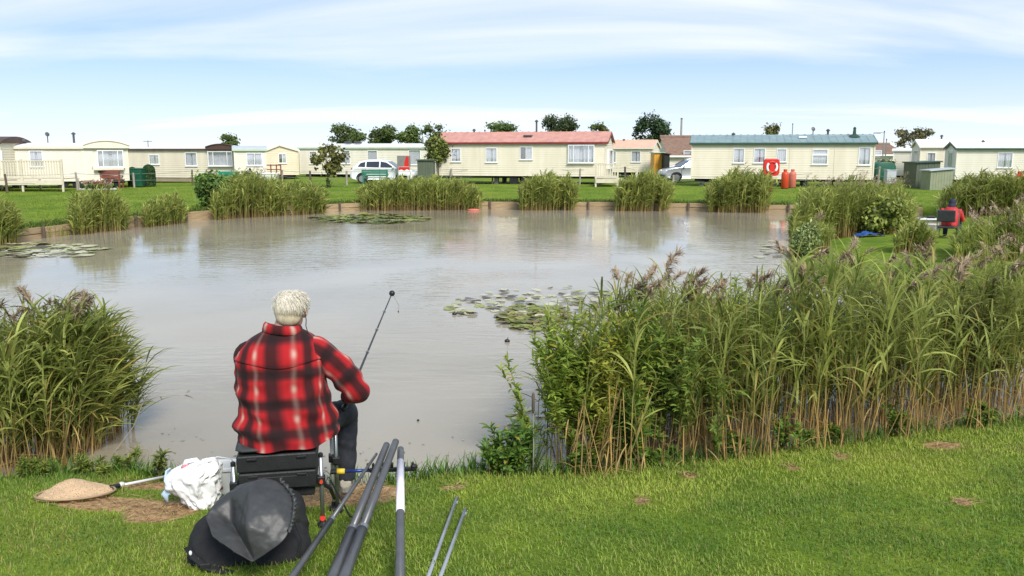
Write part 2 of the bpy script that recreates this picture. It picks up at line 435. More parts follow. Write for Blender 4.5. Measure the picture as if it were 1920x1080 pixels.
# ------------------------------------------------------------------ pond outline and terrain
def wz(px, py, z=0.0):
    p = at_z(px, py, z); return (p.x, p.y)
FAR = [wz(*q) for q in ((-60, 466), (0, 457), (60, 449), (120, 441), (180, 434), (230, 428), (285, 421), (340, 415), (400, 410), (500, 403), (600, 398), (690, 394),
                        (800, 392.5), (900, 392), (990, 392), (1080, 392.5), (1200, 394), (1320, 396), (1450, 398.5), (1600, 401), (1730, 404))]
RIGHT = [wz(*q) for q in ((1775, 418), (1750, 436), (1680, 441), (1600, 446), (1530, 458), (1490, 480), (1500, 520), (1600, 545), (1800, 560), (2150, 575))]
NEAR = [wz(*q) for q in ((2300, 735), (1920, 788), (1750, 812), (1600, 832), (1450, 852), (1300, 868), (1150, 884), (1040, 893), (960, 892), (900, 888), (820, 897), (740, 908), (650, 912), (560, 915),
                         (450, 915), (330, 905), (250, 888), (150, 893), (60, 898), (0, 900), (-150, 905), (-420, 900))]
LEFT = [(-11.5, 7.5), (-13.6, 11.0)]
POND = np.array(FAR + RIGHT + NEAR + LEFT)
def sdf(x, y):
    """distance to the waterline, positive on land"""
    x = np.asarray(x, float); y = np.asarray(y, float)
    A = POND; B = np.roll(POND, -1, 0)
    best = np.full(x.shape, 1e18); ins = np.zeros(x.shape, bool)
    for (ax, ay), (bx, by) in zip(A, B):
        ex, ey = bx - ax, by - ay
        t = np.clip(((x - ax) * ex + (y - ay) * ey) / (ex * ex + ey * ey), 0, 1)
        best = np.minimum(best, (x - ax - t * ex) ** 2 + (y - ay - t * ey) ** 2)
        c = ((ay > y) != (by > y)) & (x < ex * (y - ay) / (ey if ey else 1e-12) + ax)
        ins ^= c
    return np.where(ins, -1, 1) * np.sqrt(best)
def sm(a, b, x):
    t = np.clip((x - a) / (b - a), 0, 1); return t * t * (3 - 2 * t)
def terr(x, y):
    x = np.asarray(x, float); y = np.asarray(y, float)
    d = sdf(x, y)
    near = np.where(d < 0, np.maximum(-0.6, 0.5 * d), 0.03 + 0.92 * (1 - np.exp(-0.19 * np.maximum(d, 0))))
    near = near + 0.012 * np.sin(x * 3.1 + 1.3 * y) * np.sin(y * 2.7 - x) * sm(0.1, 0.6, d)
    fard = -0.6 + 0.88 * sm(0.02, 0.34, d) + 0.20 * (1 - np.exp(-np.maximum(d, 0) / 5.0)) + 0.05 * np.sin(x * 0.31 + 0.5) * np.sin(y * 0.4) * sm(1, 4, d)
    side = np.where(d < 0, np.maximum(-0.6, 0.6 * d), 0.06 + 0.20 * (1 - np.exp(-np.maximum(d, 0) / 1.5)))
    wf = sm(9.0, 13.0, y); ws = sm(4.0, 7.0, x) * (1 - sm(29.0, 33.0, y)) * wf
    z = near * (1 - wf) + fard * wf
    return z * (1 - ws) + side * ws
def terr1(x, y): return float(terr(np.array([x]), np.array([y]))[0])
def gnd(px, py):
    """where the photograph's ray meets the ground"""
    d = ray(px, py); o = Vector((0, 0, CAM_H))
    ts = np.linspace(2.5, 120, 900)
    xs, ys, zs = d.x * ts, d.y * ts, CAM_H + d.z * ts
    below = zs < terr(xs, ys)
    i = int(np.argmax(below)) if below.any() else len(ts) - 1
    lo, hi = ts[max(i - 1, 0)], ts[i]
    for _ in range(14):
        mid = (lo + hi) / 2; p = o + d * mid
        if p.z < terr1(p.x, p.y): hi = mid
        else: lo = mid
    p = o + d * hi
    return Vector((p.x, p.y, terr1(p.x, p.y)))

# bare, trodden soil: (px, py, half width px, half height px)
SOIL_PX = [(205, 944, 120, 17), (305, 958, 74, 27), (270, 912, 70, 8), (660, 926, 105, 26), (600, 930, 50, 24), (1765, 836, 44, 9), (1288, 893, 17, 7), (1575, 857, 17, 6),
           (1485, 877, 12, 6), (1205, 940, 20, 6), (1810, 942, 30, 9), (850, 915, 26, 5)]
SOIL = []
for px, py, rx, ry in SOIL_PX:
    c = gnd(px, py); a = gnd(px + rx, py); b_ = gnd(px, py + ry)
    SOIL.append((c.x, c.y, max(0.03, abs(a.x - c.x)), max(0.03, abs(b_.y - c.y))))
def soil(x, y):
    s = np.zeros(np.shape(x))
    for cx, cy, rx, ry in SOIL:
        q = np.sqrt(((x - cx) / rx) ** 2 + ((y - cy) / ry) ** 2)
        s = np.maximum(s, 1 - sm(0.55, 1.25, q))
    return s

def axis(pairs):
    out = [pairs[0][0]]
    for (a, _), (b, st) in zip(pairs[:-1], pairs[1:]):
        n = max(1, int(round((b - a) / st))); out += list(np.linspace(a, b, n + 1)[1:])
    return np.array(out)
gx = axis([(-1500, 0), (-300, 300), (-80, 20), (-28, 2.0), (-6.5, 0.3), (6.5, 0.09), (30, 0.3), (80, 2.5), (300, 20), (1500, 300)])
gy = axis([(-60, 0), (-4, 8), (2.5, 0.5), (8.2, 0.075), (46, 0.3), (60, 1.0), (120, 6), (400, 40), (3000, 400)])
X, Y = np.meshgrid(gx, gy)
Z = terr(X, Y)
nx, ny = len(gx), len(gy)
idx = np.arange(nx * ny).reshape(ny, nx)
Q = np.stack([idx[:-1, :-1], idx[:-1, 1:], idx[1:, 1:], idx[1:, :-1]], -1).reshape(-1, 4)

def ground_material():
    m, t, b = material('ground')
    geo = N(t, 'ShaderNodeNewGeometry'); at = N(t, 'ShaderNodeAttribute', attribute_name='tint')
    sp = N(t, 'ShaderNodeSeparateColor'); t.links.new(at.outputs['Color'], sp.inputs[0])
    def noise(sc, det=5, vec=None, rough=.55):
        n = N(t, 'ShaderNodeTexNoise'); n.inputs['Scale'].default_value = sc; n.inputs['Detail'].default_value = det; n.inputs['Roughness'].default_value = rough
        t.links.new(vec or geo.outputs['Position'], n.inputs['Vector']); return n.outputs[0]
    mpn = N(t, 'ShaderNodeMapping'); mpn.inputs['Scale'].default_value = (.22, 1.0, 1); t.links.new(geo.outputs['Position'], mpn.inputs[0])
    big, mid, fine = noise(0.55, 4), noise(3.2, 5), noise(48, 4, rough=.7)
    streak = noise(0.8, 3, mpn.outputs[0])
    c = ramp(t, big, [(.34, (.115, .185, .018)), (.52, (.180, .255, .022)), (.70, (.260, .300, .040))])
    c = mix_col(t, math_node(t, 'MULTIPLY', ramp(t, streak, [(.46, (0, 0, 0)), (.66, (1, 1, 1))]), .45), c, (.22, .25, .045))
    c = mix_col(t, math_node(t, 'MULTIPLY', ramp(t, mid, [(.42, (0, 0, 0)), (.72, (1, 1, 1))]), .5), c, (.045, .105, .012))
    c = mix_col(t, math_node(t, 'MULTIPLY', ramp(t, fine, [(.40, (0, 0, 0)), (.66, (1, 1, 1))]), .45), c, (.035, .075, .010))
    # trodden earth with straw-coloured litter
    se = ramp(t, noise(26, 5, rough=.7), [(.34, (.22, .12, .055)), (.52, (.42, .26, .13)), (.68, (.58, .40, .22))])
    sf = math_node(t, 'ADD', sp.outputs[0], math_node(t, 'MULTIPLY_ADD', noise(9, 6, rough=.65), .9, -.45))
    c = mix_col(t, ramp(t, sf, [(.40, (0, 0, 0)), (.62, (1, 1, 1))]), c, se)
    # wet mud under and beside the water
    c = mix_col(t, sp.outputs[1], c, (.13, .105, .07))
    t.links.new(c, b.inputs['Base Color']); b.inputs['Roughness'].default_value = 0.95; b.inputs['Specular IOR Level'].default_value = 0.1
    bp = N(t, 'ShaderNodeBump'); bp.inputs['Strength'].default_value = 0.7; bp.inputs['Distance'].default_value = 0.03
    t.links.new(math_node(t, 'ADD', fine, mid), bp.inputs['Height']); t.links.new(bp.outputs[0], b.inputs['Normal'])
ground_material()
Dg = sdf(X, Y)
tint = np.zeros((ny, nx, 3)); tint[..., 0] = soil(X, Y); tint[..., 1] = 1 - sm(-0.02, 0.10, Dg + .03 * np.sin(X * 9) * np.sin(Y * 7))
Z = Z + 0.012 * np.sin(X * 37) * np.sin(Y * 41 + X * 11) * tint[..., 0]
ground = obj('ground', np_mesh('ground', np.stack([X, Y, Z], -1), Q, 'ground', tint.reshape(-1, 3), True))
tag(ground, 'mown grass banks and lawn around the pond', kind='structure')

def water_material():
    m, t, b = material('water')
    geo = N(t, 'ShaderNodeNewGeometry')
    def noise(sc, stretch, det=3, rot=0.0):
        mpn = N(t, 'ShaderNodeMapping'); mpn.inputs['Scale'].default_value = stretch; mpn.inputs['Rotation'].default_value = (0, 0, rot)
        t.links.new(geo.outputs['Position'], mpn.inputs[0])
        n = N(t, 'ShaderNodeTexNoise'); n.inputs['Scale'].default_value = sc; n.inputs['Detail'].default_value = det; n.inputs['Distortion'].default_value = .4
        t.links.new(mpn.outputs[0], n.inputs['Vector']); return n.outputs[0]
    silt = noise(.25, (1, 1, 1), 4)
    t.links.new(ramp(t, silt, [(.35, (.275, .235, .175)), (.65, (.36, .315, .245))]), b.inputs['Base Color'])
    b.inputs['Roughness'].default_value = 0.045; b.inputs['IOR'].default_value = 1.33; b.inputs['Specular IOR Level'].default_value = 0.5
    calm = ramp(t, noise(.22, (1, .6, 1), 3), [(.42, (.10, .10, .10)), (.60, (1, 1, 1))])
    rip = math_node(t, 'ADD', noise(3.6, (.45, 1.5, 1), 3, .12), math_node(t, 'MULTIPLY', noise(10, (.5, 1.3, 1), 2, -.2), .35))
    hgt = math_node(t, 'MULTIPLY', rip, calm)
    bp = N(t, 'ShaderNodeBump'); bp.inputs['Strength'].default_value = 0.21; bp.inputs['Distance'].default_value = 0.06
    t.links.new(hgt, bp.inputs['Height']); t.links.new(bp.outputs[0], b.inputs['Normal'])
water_material()
wp = MB(); x0, y0 = POND.min(0) - 0.5; x1, y1 = POND.max(0) + 0.25
wp.add([(x0, y0, 0), (x1, y0, 0), (x1, y1, 0), (x0, y1, 0)], [(0, 1, 2, 3)])
tag(wp.build('water', 'water'), 'silty grey pond water with faint ripples', kind='structure')

# ------------------------------------------------------------------ lawn blades
def vnoise(x, y, cell, seed):
    g_ = np.random.default_rng(seed).random((64, 64)); a, b = x / cell + 200.0, y / cell + 200.0
    i, j = np.floor(a).astype(int), np.floor(b).astype(int); f, h = a - i, b - j; f = f * f * (3 - 2 * f); h = h * h * (3 - 2 * h)
    G = lambda p, q: g_[p % 64, q % 64]
    return (G(i, j) * (1 - f) + G(i + 1, j) * f) * (1 - h) + (G(i, j + 1) * (1 - f) + G(i + 1, j + 1) * f) * h
def grass_blades():
    S = Strips()
    def patch(n, x0, x1, y0, y1, hl, hh, w, dens=None, up=1.15):
        p = np.stack([rng.uniform(x0, x1, n), rng.uniform(y0, y1, n)], -1)
        keep = np.abs(p[:, 0]) < (p[:, 1] + 0.6) * 0.64 + 1.0
        p = p[keep]; d = sdf(p[:, 0], p[:, 1])
        sl = soil(p[:, 0], p[:, 1])
        pr = np.where(d > 0.03, 1.0, 0) * (1 - np.clip(sl * 1.5 - .1, 0, .985))
        pr *= 0.55 + 0.45 * np.sin(p[:, 0] * 2.3 + np.sin(p[:, 1] * 3)) ** 2
        p = p[rng.random(len(p)) < pr]; d = sdf(p[:, 0], p[:, 1]); k = len(p)
        z = terr(p[:, 0], p[:, 1])
        h = rng.uniform(hl, hh, k) * (1 + 0.9 * np.exp(-d / 0.22))
        g = rng.random(k)
        big = np.clip(.5 * vnoise(p[:, 0], p[:, 1], .9, 1) + .3 * vnoise(p[:, 0], p[:, 1], .33, 2) + .2 * vnoise(p[:, 0], p[:, 1], .12, 3), 0, 1); big = sm(.28, .72, big) * .75 + .35 * np.exp(-((d - .75) / .45) ** 2) - .12 * sm(2.0, 3.2, d)
        big = np.clip(big, 0, 1.15)
        c = np.array([[.110, .195, .030]]) * (1 - big)[:, None] + np.array([[.310, .375, .058]]) * big[:, None]
        c = c * (0.7 + 0.75 * g)[:, None]
        dry = rng.random(k) < 0.05 + .10 * sm(.55, .85, vnoise(p[:, 0], p[:, 1], .55, 9)) * 2.2; c[dry] = np.array([.38, .32, .12]) * rng.uniform(.6, 1.1, (dry.sum(), 1))
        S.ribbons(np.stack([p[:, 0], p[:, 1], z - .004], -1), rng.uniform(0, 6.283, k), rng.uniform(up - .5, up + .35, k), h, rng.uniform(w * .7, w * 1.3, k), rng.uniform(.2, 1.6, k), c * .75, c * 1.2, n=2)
    patch(520000, -5.8, 6.8, 2.9, 7.9, 0.016, 0.042, 0.0038)
    patch(4800, -5.8, 6.8, 2.9, 7.9, 0.045, 0.085, 0.005)
    # longer tufts left along the waterline
    e = []
    for i in range(2600):
        k = rng.integers(0, len(NEAR) - 4); t = rng.random(); a, b2 = NEAR[k], NEAR[k + 1]
        e.append((a[0] * (1 - t) + b2[0] * t + rng.normal(0, .04), a[1] * (1 - t) + b2[1] * t - abs(rng.normal(0.02, .07))))
    e = np.array(e); e = e[soil(e[:, 0], e[:, 1]) < .3]; k = len(e)
    c = np.array([.085, .18, .02]) * rng.uniform(.6, 1.4, (k, 1))
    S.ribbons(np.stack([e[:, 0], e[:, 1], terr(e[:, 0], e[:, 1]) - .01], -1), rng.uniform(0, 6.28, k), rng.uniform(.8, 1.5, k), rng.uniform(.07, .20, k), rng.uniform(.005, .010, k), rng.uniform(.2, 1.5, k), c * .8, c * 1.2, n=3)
    # rough grass hanging over the far boards and round the posts
    n = 26000; far = np.array(FAR); e = []
    seg = rng.integers(0, len(far) - 1, n); t = rng.random((n, 1))
    e = far[seg] * (1 - t) + far[seg + 1] * t
    dirn = far[seg + 1] - far[seg]; nrm_ = np.stack([-dirn[:, 1], dirn[:, 0]], -1); nrm_ /= np.linalg.norm(nrm_, axis=1, keepdims=True)
    e = e + nrm_ * (0.10 + np.abs(rng.normal(0, .35, (n, 1))))
    d = sdf(e[:, 0], e[:, 1]); e = e[d > .08]; k = len(e)
    c = np.array([.10, .18, .022]) * rng.uniform(.55, 1.5, (k, 1)); dry = rng.random(k) < .25; c[dry] = np.array([.24, .21, .07]) * rng.uniform(.6, 1.1, (dry.sum(), 1))
    zt = np.maximum(terr(e[:, 0], e[:, 1]), .24)
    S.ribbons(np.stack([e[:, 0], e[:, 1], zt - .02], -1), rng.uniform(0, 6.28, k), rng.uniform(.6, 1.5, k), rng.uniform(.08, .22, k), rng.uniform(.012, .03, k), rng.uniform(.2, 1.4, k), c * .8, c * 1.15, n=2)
    # far bank sward, coarse blades
    n = 42000
    px = rng.uniform(-30, 1950, n); py = 344 + rng.random(n) ** 0.8 * 60
    pts = np.array([wz(a, b2, .42) for a, b2 in zip(px, py)])
    d = sdf(pts[:, 0], pts[:, 1]); pts = pts[d > .3]; k = len(pts)
    c = np.array([.175, .260, .022]) * rng.uniform(.65, 1.35, (k, 1))
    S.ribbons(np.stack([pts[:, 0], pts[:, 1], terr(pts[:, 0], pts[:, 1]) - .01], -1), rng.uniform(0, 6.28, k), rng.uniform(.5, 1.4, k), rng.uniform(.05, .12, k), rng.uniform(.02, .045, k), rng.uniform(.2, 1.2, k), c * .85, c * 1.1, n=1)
    return S
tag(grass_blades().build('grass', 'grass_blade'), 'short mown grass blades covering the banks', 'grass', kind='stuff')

# straw and grass litter on the trodden patches
def litter():
    S = Strips(); P = []
    for (cx, cy, rx, ry) in SOIL:
        k = int(260 * min(1, rx * ry * 8) + 24)
        P.append(np.stack([cx + rng.normal(0, rx * .5, k), cy + rng.normal(0, ry * .5, k)], -1))
    P = np.concatenate(P); P = P[sdf(P[:, 0], P[:, 1]) > .02]; k = len(P)
    c = np.array([.55, .38, .19]) * rng.uniform(.35, 1.15, (k, 1))
    S.ribbons(np.stack([P[:, 0], P[:, 1], terr(P[:, 0], P[:, 1]) + .012], -1), rng.uniform(0, 6.28, k), rng.uniform(-.05, .25, k), rng.uniform(.03, .10, k), rng.uniform(.003, .007, k), rng.uniform(0, .5, k), c, c, n=2)
    return S
tag(litter().build('straw_litter', 'grass_blade'), 'dry straw scattered on the trodden soil', 'straw', kind='stuff')

# ------------------------------------------------------------------ timber edging of the far bank
def edging():
    r = root('timber_edging', 'weathered tan plank edging held by short posts along the far waterline', 'edging')
    far = [Vector((a, b, 0)) for a, b in FAR]
    L = [0.0]
    for a, b in zip(far[:-1], far[1:]): L.append(L[-1] + (b - a).length)
    def pt(s):
        for i in range(len(far) - 1):
            if s <= L[i + 1]:
                return far[i].lerp(far[i + 1], (s - L[i]) / (L[i + 1] - L[i]))
        return far[-1].copy()
    s = 0.0; i = 0
    pm, qm = [], []
    for k in range(4):
        h = 0.17
        mb = MB(); n = 7
        for j in range(n):
            pass
        mb.box((0, 0, 0), (1, 0.05, h)); o = mb.build('plank', 'timber', None, bevel=0.008); me = o.data; bpy.data.objects.remove(o); pm.append(me)
    mb = MB(); mb.tube([(0, 0, -.5), (0, 0, .30), (0, 0, .36)], [.05, .05, .035], 7); o = mb.build('edging_post', 'timber_dark', None); qm = o.data; bpy.data.objects.remove(o)
    while s < L[-1] - 0.4:
        ln = 1.15 + 0.25 * random.random()
        a, b = pt(s), pt(min(s + ln, L[-1])); d = b - a
        nrm_ = Vector((d.y, -d.x, 0)).normalized()
        for row in (0, 1):
            o = obj('plank', pm[(i + row) % 4], r, ((a + b) / 2) + Vector((0, 0, 0.045 + row * 0.178 + random.uniform(-.008, .008))) + nrm_ * random.uniform(-.006, .012))
            o.rotation_euler = (random.uniform(-.05, .05), random.uniform(-.006, .006), math.atan2(d.y, d.x)); o.scale = (max(0.1, d.length - 0.012), 1, 1)
        o = obj('edging_post', qm, r, a + nrm_ * 0.075 + Vector((0, 0, random.uniform(-.04, .03)))); o.rotation_euler = (random.uniform(-.05, .05), random.uniform(-.05, .05), random.random() * 6)
        s += ln; i += 1
edging()
# ------------------------------------------------------------------ static caravans
def hit_plane(px, py, o, nrm_):
    d = ray(px, py); c = Vector((0, 0, CAM_H)); t = (o - c).dot(nrm_) / d.dot(nrm_); return c + d * t
def boards(mb, x0, x1, z0, z1, y, holes, pitch=0.125, lip=0.014, axis='x', sign=-1):
    """lapped cladding on a vertical plane with openings left for windows"""
    br = {z0, z1}
    k = 1
    while z0 + k * pitch < z1 - .01: br.add(z0 + k * pitch); k += 1
    for h in holes: br |= {min(max(h[2], z0), z1), min(max(h[3], z0), z1)}
    br = sorted(br)
    for a, b in zip(br[:-1], br[1:]):
        if b - a < 1e-4: continue
        mid = (a + b) / 2; xs = [(x0, x1)]
        for h in holes:
            if h[2] < mid < h[3]:
                nx_ = []
                for (p, q) in xs:
                    if h[1] <= p or h[0] >= q: nx_.append((p, q)); continue
                    if h[0] > p: nx_.append((p, h[0]))
                    if h[1] < q: nx_.append((h[1], q))
                xs = nx_
        off = lambda z: lip * (1 - (((z - z0) / pitch) % 1.0))
        oa, ob = off(a + 1e-6), off(b - 1e-6)
        for p, q in xs:
            if axis == 'x':
                mb.add([(p, y + sign * oa, a), (q, y + sign * oa, a), (q, y + sign * ob, b), (p, y + sign * ob, b)], [(0, 1, 2, 3)])
                mb.add([(p, y, a), (q, y, a), (q, y + sign * oa, a), (p, y + sign * oa, a)], [(0, 1, 2, 3)])
            else:
                mb.add([(y + sign * oa, p, a), (y + sign * oa, q, a), (y + sign * ob, q, b), (y + sign * ob, p, b)], [(0, 1, 2, 3)])
                mb.add([(y, p, a), (y, q, a), (y + sign * oa, q, a), (y + sign * oa, p, a)], [(0, 1, 2, 3)])

def pleats(mb, x0, x1, z0, z1, y, n=None, amp=.025):
    n = n or max(6, int((x1 - x0) / .045)); vs = []
    for i in range(n + 1):
        x = x0 + (x1 - x0) * i / n; yy = y + amp * (1 if i % 2 else -1) * random.uniform(.4, 1)
        vs += [(x, yy, z0), (x, yy * .4 + y * .6, z1)]
    mb.add(vs, [(2 * i, 2 * i + 2, 2 * i + 3, 2 * i + 1) for i in range(n)])

def window(r, x0, x1, z0, z1, y=0.0, kind='', frame='white_trim', axis='x', sign=-1):
    """frame in the wall > panes and curtains; axis 'y' puts it in an end wall at x = y"""
    def V(p, q, t): return (p, y + sign * t, q) if axis == 'x' else (y + sign * t, p, q)
    def bar(mb, p0, p1, q0, q1, t0, t1): mb.span(V(p0, q0, t0), V(p1, q1, t1))
    w = 0.045; out = 0.03
    bay = 0.10 if 'bay' in kind else 0.0
    f = MB()
    bar(f, x0 - w, x1 + w, z0 - w, z0, -.05, out + bay); bar(f, x0 - w, x1 + w, z1, z1 + w, -.05, out + bay)
    bar(f, x0 - w, x0, z0, z1, -.05, out + bay); bar(f, x1, x1 + w, z0, z1, -.05, out + bay)
    cuts = [x0, x1]
    if 'half' in kind: cuts = [x0, (x0 + x1) / 2, x1]
    if 'bay' in kind: cuts = [x0, x0 + (x1 - x0) * .2, x0 + (x1 - x0) * .8, x1]
    for c in cuts[1:-1]: bar(f, c - .018, c + .018, z0, z1, bay - .01, out - .004 + bay)
    zt = None
    if 'top' in kind:
        zt = z0 + (z1 - z0) * .66; bar(f, x0, x1, zt - .05, zt + .05, -.01, out - .003)
    o = f.build('window', frame, r)
    s = MB(); bar(s, x0 - w - .03, x1 + w + .03, z0 - w - .035, z0 - w - .002, -.02, out + .045 + bay); s.build('sill', frame, o)
    for a, b in zip(cuts[:-1], cuts[1:]):
        p = MB(); bar(p, a + .004, b - .004, z0 + .003, z1 - .003, bay + .004, bay + .010); p.build('pane', 'pane', o)
    cu = MB(); wd = x1 - x0
    parts = [(x0, x1)] if 'full' in kind else [(x0, x0 + wd * .43), (x1 - wd * .43, x1)]
    if 'dark' in kind: parts = [(x0 + wd * .52, x1)]
    if 'blank' in kind: parts = []
    for a, b in parts:
        pleats(cu, a, b, z0, z1, 0)
    if parts:
        cu.v = [((px_), y + sign * (py_ - .05), pz_) if axis == 'x' else (y + sign * (py_ - .05), px_, pz_) for px_, py_, pz_ in cu.v]
        cu.build('curtain', 'curtain', o)
    n = MB(); bar(n, x0, x1, z0, z1, -.16, -.14); n.build('interior', 'room' if 'dark' in kind or 'blank' in kind else 'curtain', o)
    return o

def caravan(label, L, Rr, base, eave, ridge, wins, wall='cream', roof='gable', roofm='roof_white', trim='white_trim', W=3.0, ends=(), group='static caravans round the pond',
            bow=None, skirt=None, extras=(), ridge_x=None, door=None, ref=None):
    A, B = at_y(L[0], base, L[1]), at_y(Rr[0], base, Rr[1])
    d = (B - A); d.z = 0; ln = d.length; d.normalize()
    back = Vector((-d.y, d.x, 0)); mid = (A + B) / 2
    corners = [mid + d * sx * ln / 2 + back * sy for sx in (-1, 1) for sy in (0, W)]
    gz = min(terr1(c.x, c.y) for c in corners) - 0.01
    r = root('static_caravan', label, 'caravan', (mid.x, mid.y, gz), math.atan2(d.y, d.x), group)
    O = Vector((mid.x, mid.y, gz))
    def loc(px, py, off=0.0):
        p = hit_plane(px, py, O + back * off, back) - O; return p.dot(d), p.z
    mpx = (L[0] + min(Rr[0], 1920)) / 2 if ref is None else ref
    zb = loc(mpx, base)[1]; ze = loc(mpx, eave)[1]; zr = loc(mpx if ridge_x is None else ridge_x, ridge, W / 2 if roof == 'gable' else 0)[1]
    zb = max(zb, .22); h = ln / 2
    holes = []; specs = []
    for w_ in wins:
        x0, z1 = loc(w_[0], w_[2]); x1, z0 = loc(w_[1], w_[3]); z1 = min(z1, ze - .07); specs.append((x0, x1, z0, z1, w_[4] if len(w_) > 4 else '')); holes.append((x0, x1, z0, z1))
    ehole = {-1: [], 1: []}; espec = {-1: [], 1: []}
    for side, y0, y1, z0, z1, k in ends: ehole[side].append((y0, y1, z0, z1)); espec[side].append((y0, y1, z0, z1, k))
    if skirt:
        s = MB(); s.span((-h + .02, .03, .10), (h - .02, .07, zb + .01)); s.build('skirting', skirt, r)
    wm = MB()
    boards(wm, -h, h, zb, ze, 0, holes)
    boards(wm, -h, h, zb, ze, W, [], pitch=.25, sign=1)
    for sx in (-1, 1): boards(wm, 0, W, zb, ze, sx * h, ehole[sx], axis='y', sign=sx)
    if roof == 'gable':
        for sx in (-1, 1): wm.add([(sx * h, 0, ze), (sx * h, W, ze), (sx * h, W / 2, zr)], [(0, 1, 2)])
    if roof == 'front_gable':
        xr = loc(ridge_x, ridge)[0]
        for yy in (0, W): wm.add([(-h, yy, ze), (h, yy, ze), (xr, yy, zr)], [(0, 1, 2)])
    wm.build('wall', wall, r, fix=False)
    f = MB(); f.span((-h + .01, .02, zb - .02), (h - .01, W - .02, zb + .04)); f.build('floor', 'under', r)
    for sx in (-1, 1):
        for yy in (-.022, W + .022):
            t_ = MB(); t_.box((sx * (h - .02), yy, (zb + ze) / 2), (.07, .03, ze - zb)); t_.build('corner_trim', trim if trim in ('white_trim',) else wall, r)
    ov, th = .10, .05
    rf = MB()
    if roof == 'gable':
        for s0, s1 in ((-ov, W / 2), (W + ov, W / 2)):
            sl = (zr - ze) / (W / 2); za = ze - ov * sl + .02
            n = max(2, int(ln / .38)); xs = np.linspace(-h - ov, h + ov, n + 1)
            for a, b in zip(xs[:-1], xs[1:]):              # sheet roof with a raised seam at each joint
                rf.add([(a, s0, za), (b, s0, za), (b, s1, zr + .02), (a, s1, zr + .02), (a, s0, za + th), (b, s0, za + th), (b, s1, zr + .02 + th), (a, s1, zr + .02 + th)],
                       [(0, 1, 2, 3), (4, 5, 6, 7), (0, 1, 5, 4), (1, 2, 6, 5), (3, 0, 4, 7)])
                rf.bar((b, s0, za + th), (b, s1, zr + .02 + th), .035, .03)
        ro = rf.build('roof', roofm, r)
        rc = MB(); rc.tube([(-h - ov - .01, W / 2, zr + .05), (h + ov + .01, W / 2, zr + .05)], .07, 8)
        for x in np.arange(-h, h, .38): rc.box((x, W / 2, zr + .115), (.10, .10, .05))
        rc.build('ridge_cap', roofm, ro)
        g = MB(); g.span((-h - ov, -ov - .07, ze - .09), (h + ov, -ov + .005, ze + .005)); g.build('gutter', trim, ro)
        for sx in (-1, 1):
            b_ = MB(); x = sx * (h + ov + .012)
            b_.bar((x, -ov, ze - .03), (x, W / 2, zr + .03), .02, .13); b_.bar((x, W + ov, ze - .03), (x, W / 2, zr + .03), .02, .13); b_.build('barge_board', trim, ro)
    elif roof == 'front_gable':
        for sx, xe in ((-1, -h - ov), (1, h + ov)):
            za = ze - ov * .3
            rf.add([(xe, -ov, za), (xr, -ov, zr + .02), (xr, W + ov, zr + .02), (xe, W + ov, za), (xe, -ov, za + th), (xr, -ov, zr + .02 + th), (xr, W + ov, zr + .02 + th), (xe, W + ov, za + th)],
                   [(0, 1, 2, 3), (4, 5, 6, 7), (0, 1, 5, 4), (2, 3, 7, 6), (3, 0, 4, 7), (1, 2, 6, 5)])
        ro = rf.build('roof', roofm, r)
        for sx, xe in ((-1, -h - ov), (1, h + ov)):
            b_ = MB(); b_.bar((xe, -ov - .012, ze), (xr, -ov - .012, zr + .04), .02, .12); b_.build('barge_board', trim, ro)
    else:
        prof = [(-ov, ze), (-ov, ze + .05)] + [(W * k / 8, ze + .05 + (zr - ze - .02) * math.sin(math.pi * (k + .6) / 9.2)) for k in range(9)] + [(W + ov, ze + .05), (W + ov, ze)]
        rf.prism(prof, -h - ov, h + ov, 'x'); ro = rf.build('roof', roofm, r)
        g = MB(); g.span((-h - ov - .01, -ov - .035, ze - .06), (h + ov + .01, -ov - .004, ze + .045)); g.build('gutter', trim, ro)
        if bow:
            x0, zp = loc(bow[0], bow[2]); x1 = min(loc(bow[1], bow[2])[0], h + ov); arc = []
            for k in range(13):
                q = k / 12; arc.append((x0 + (x1 - x0) * q, ze + .02 + (zp - ze) * math.sin(math.pi * (.08 + .86 * q)) ** .8))
            poly = [(x0, ze - .02)] + arc + [(x1, ze - .02)]
            p = MB(); p.prism(poly, -ov - .10, -ov - .04, 'y'); p.build('bow_fascia', bow[3], ro)
            p = MB(); p.tube([(a, -ov - .11, b_ + .02) for a, b_ in arc], .04, 6); p.build('bow_trim', bow[4], ro)
            p = MB(); vs = []
            for a, b_ in arc: vs += [(a, -ov - .04, b_ + .012), (a, W * .6, ze + .10 + (b_ - ze) * .3)]
            p.add(vs, [(2 * i, 2 * i + 2, 2 * i + 3, 2 * i + 1) for i in range(12)]); p.build('bow_roof', roofm, ro)
    for sp in specs: window(r, sp[0], sp[1], sp[2], sp[3], kind=sp[4])
    for sx in (-1, 1):
        for y0, y1, z0, z1, k in espec[sx]: window(r, y0, y1, z0, z1, y=sx * h, kind=k, axis='y', sign=sx)
    if door:
        x0, z1 = loc(door[0], door[2]); x1, z0 = loc(door[1], door[3])
        p = MB(); p.span((x0, -.05, z0), (x1, -.016, z1)); do = p.build('door', 'cream_pale', r, bevel=.01)
        p = MB(); p.box((x1 - .08, -.07, (z0 + z1) / 2 - .1), (.03, .04, .14)); p.build('handle', 'metal_grey', do)
    for fx in (.27, .55, .79):                              # cover strips over the panel joints
        x = -h + ln * fx
        if ln > 5 and all(not (q[0] - .1 < x < q[1] + .1) for q in holes):
            p = MB(); p.box((x, -.017, (zb + ze) / 2), (.03, .012, ze - zb - .02)); p.build('joint_strip', wall, r)
    # running gear
    for yy in (.55, W - .55):
        c_ = MB(); c_.span((-h + .2, yy - .04, zb - .14), (h - .2, yy + .04, zb - .02)); c_.build('chassis_beam', 'under', r)
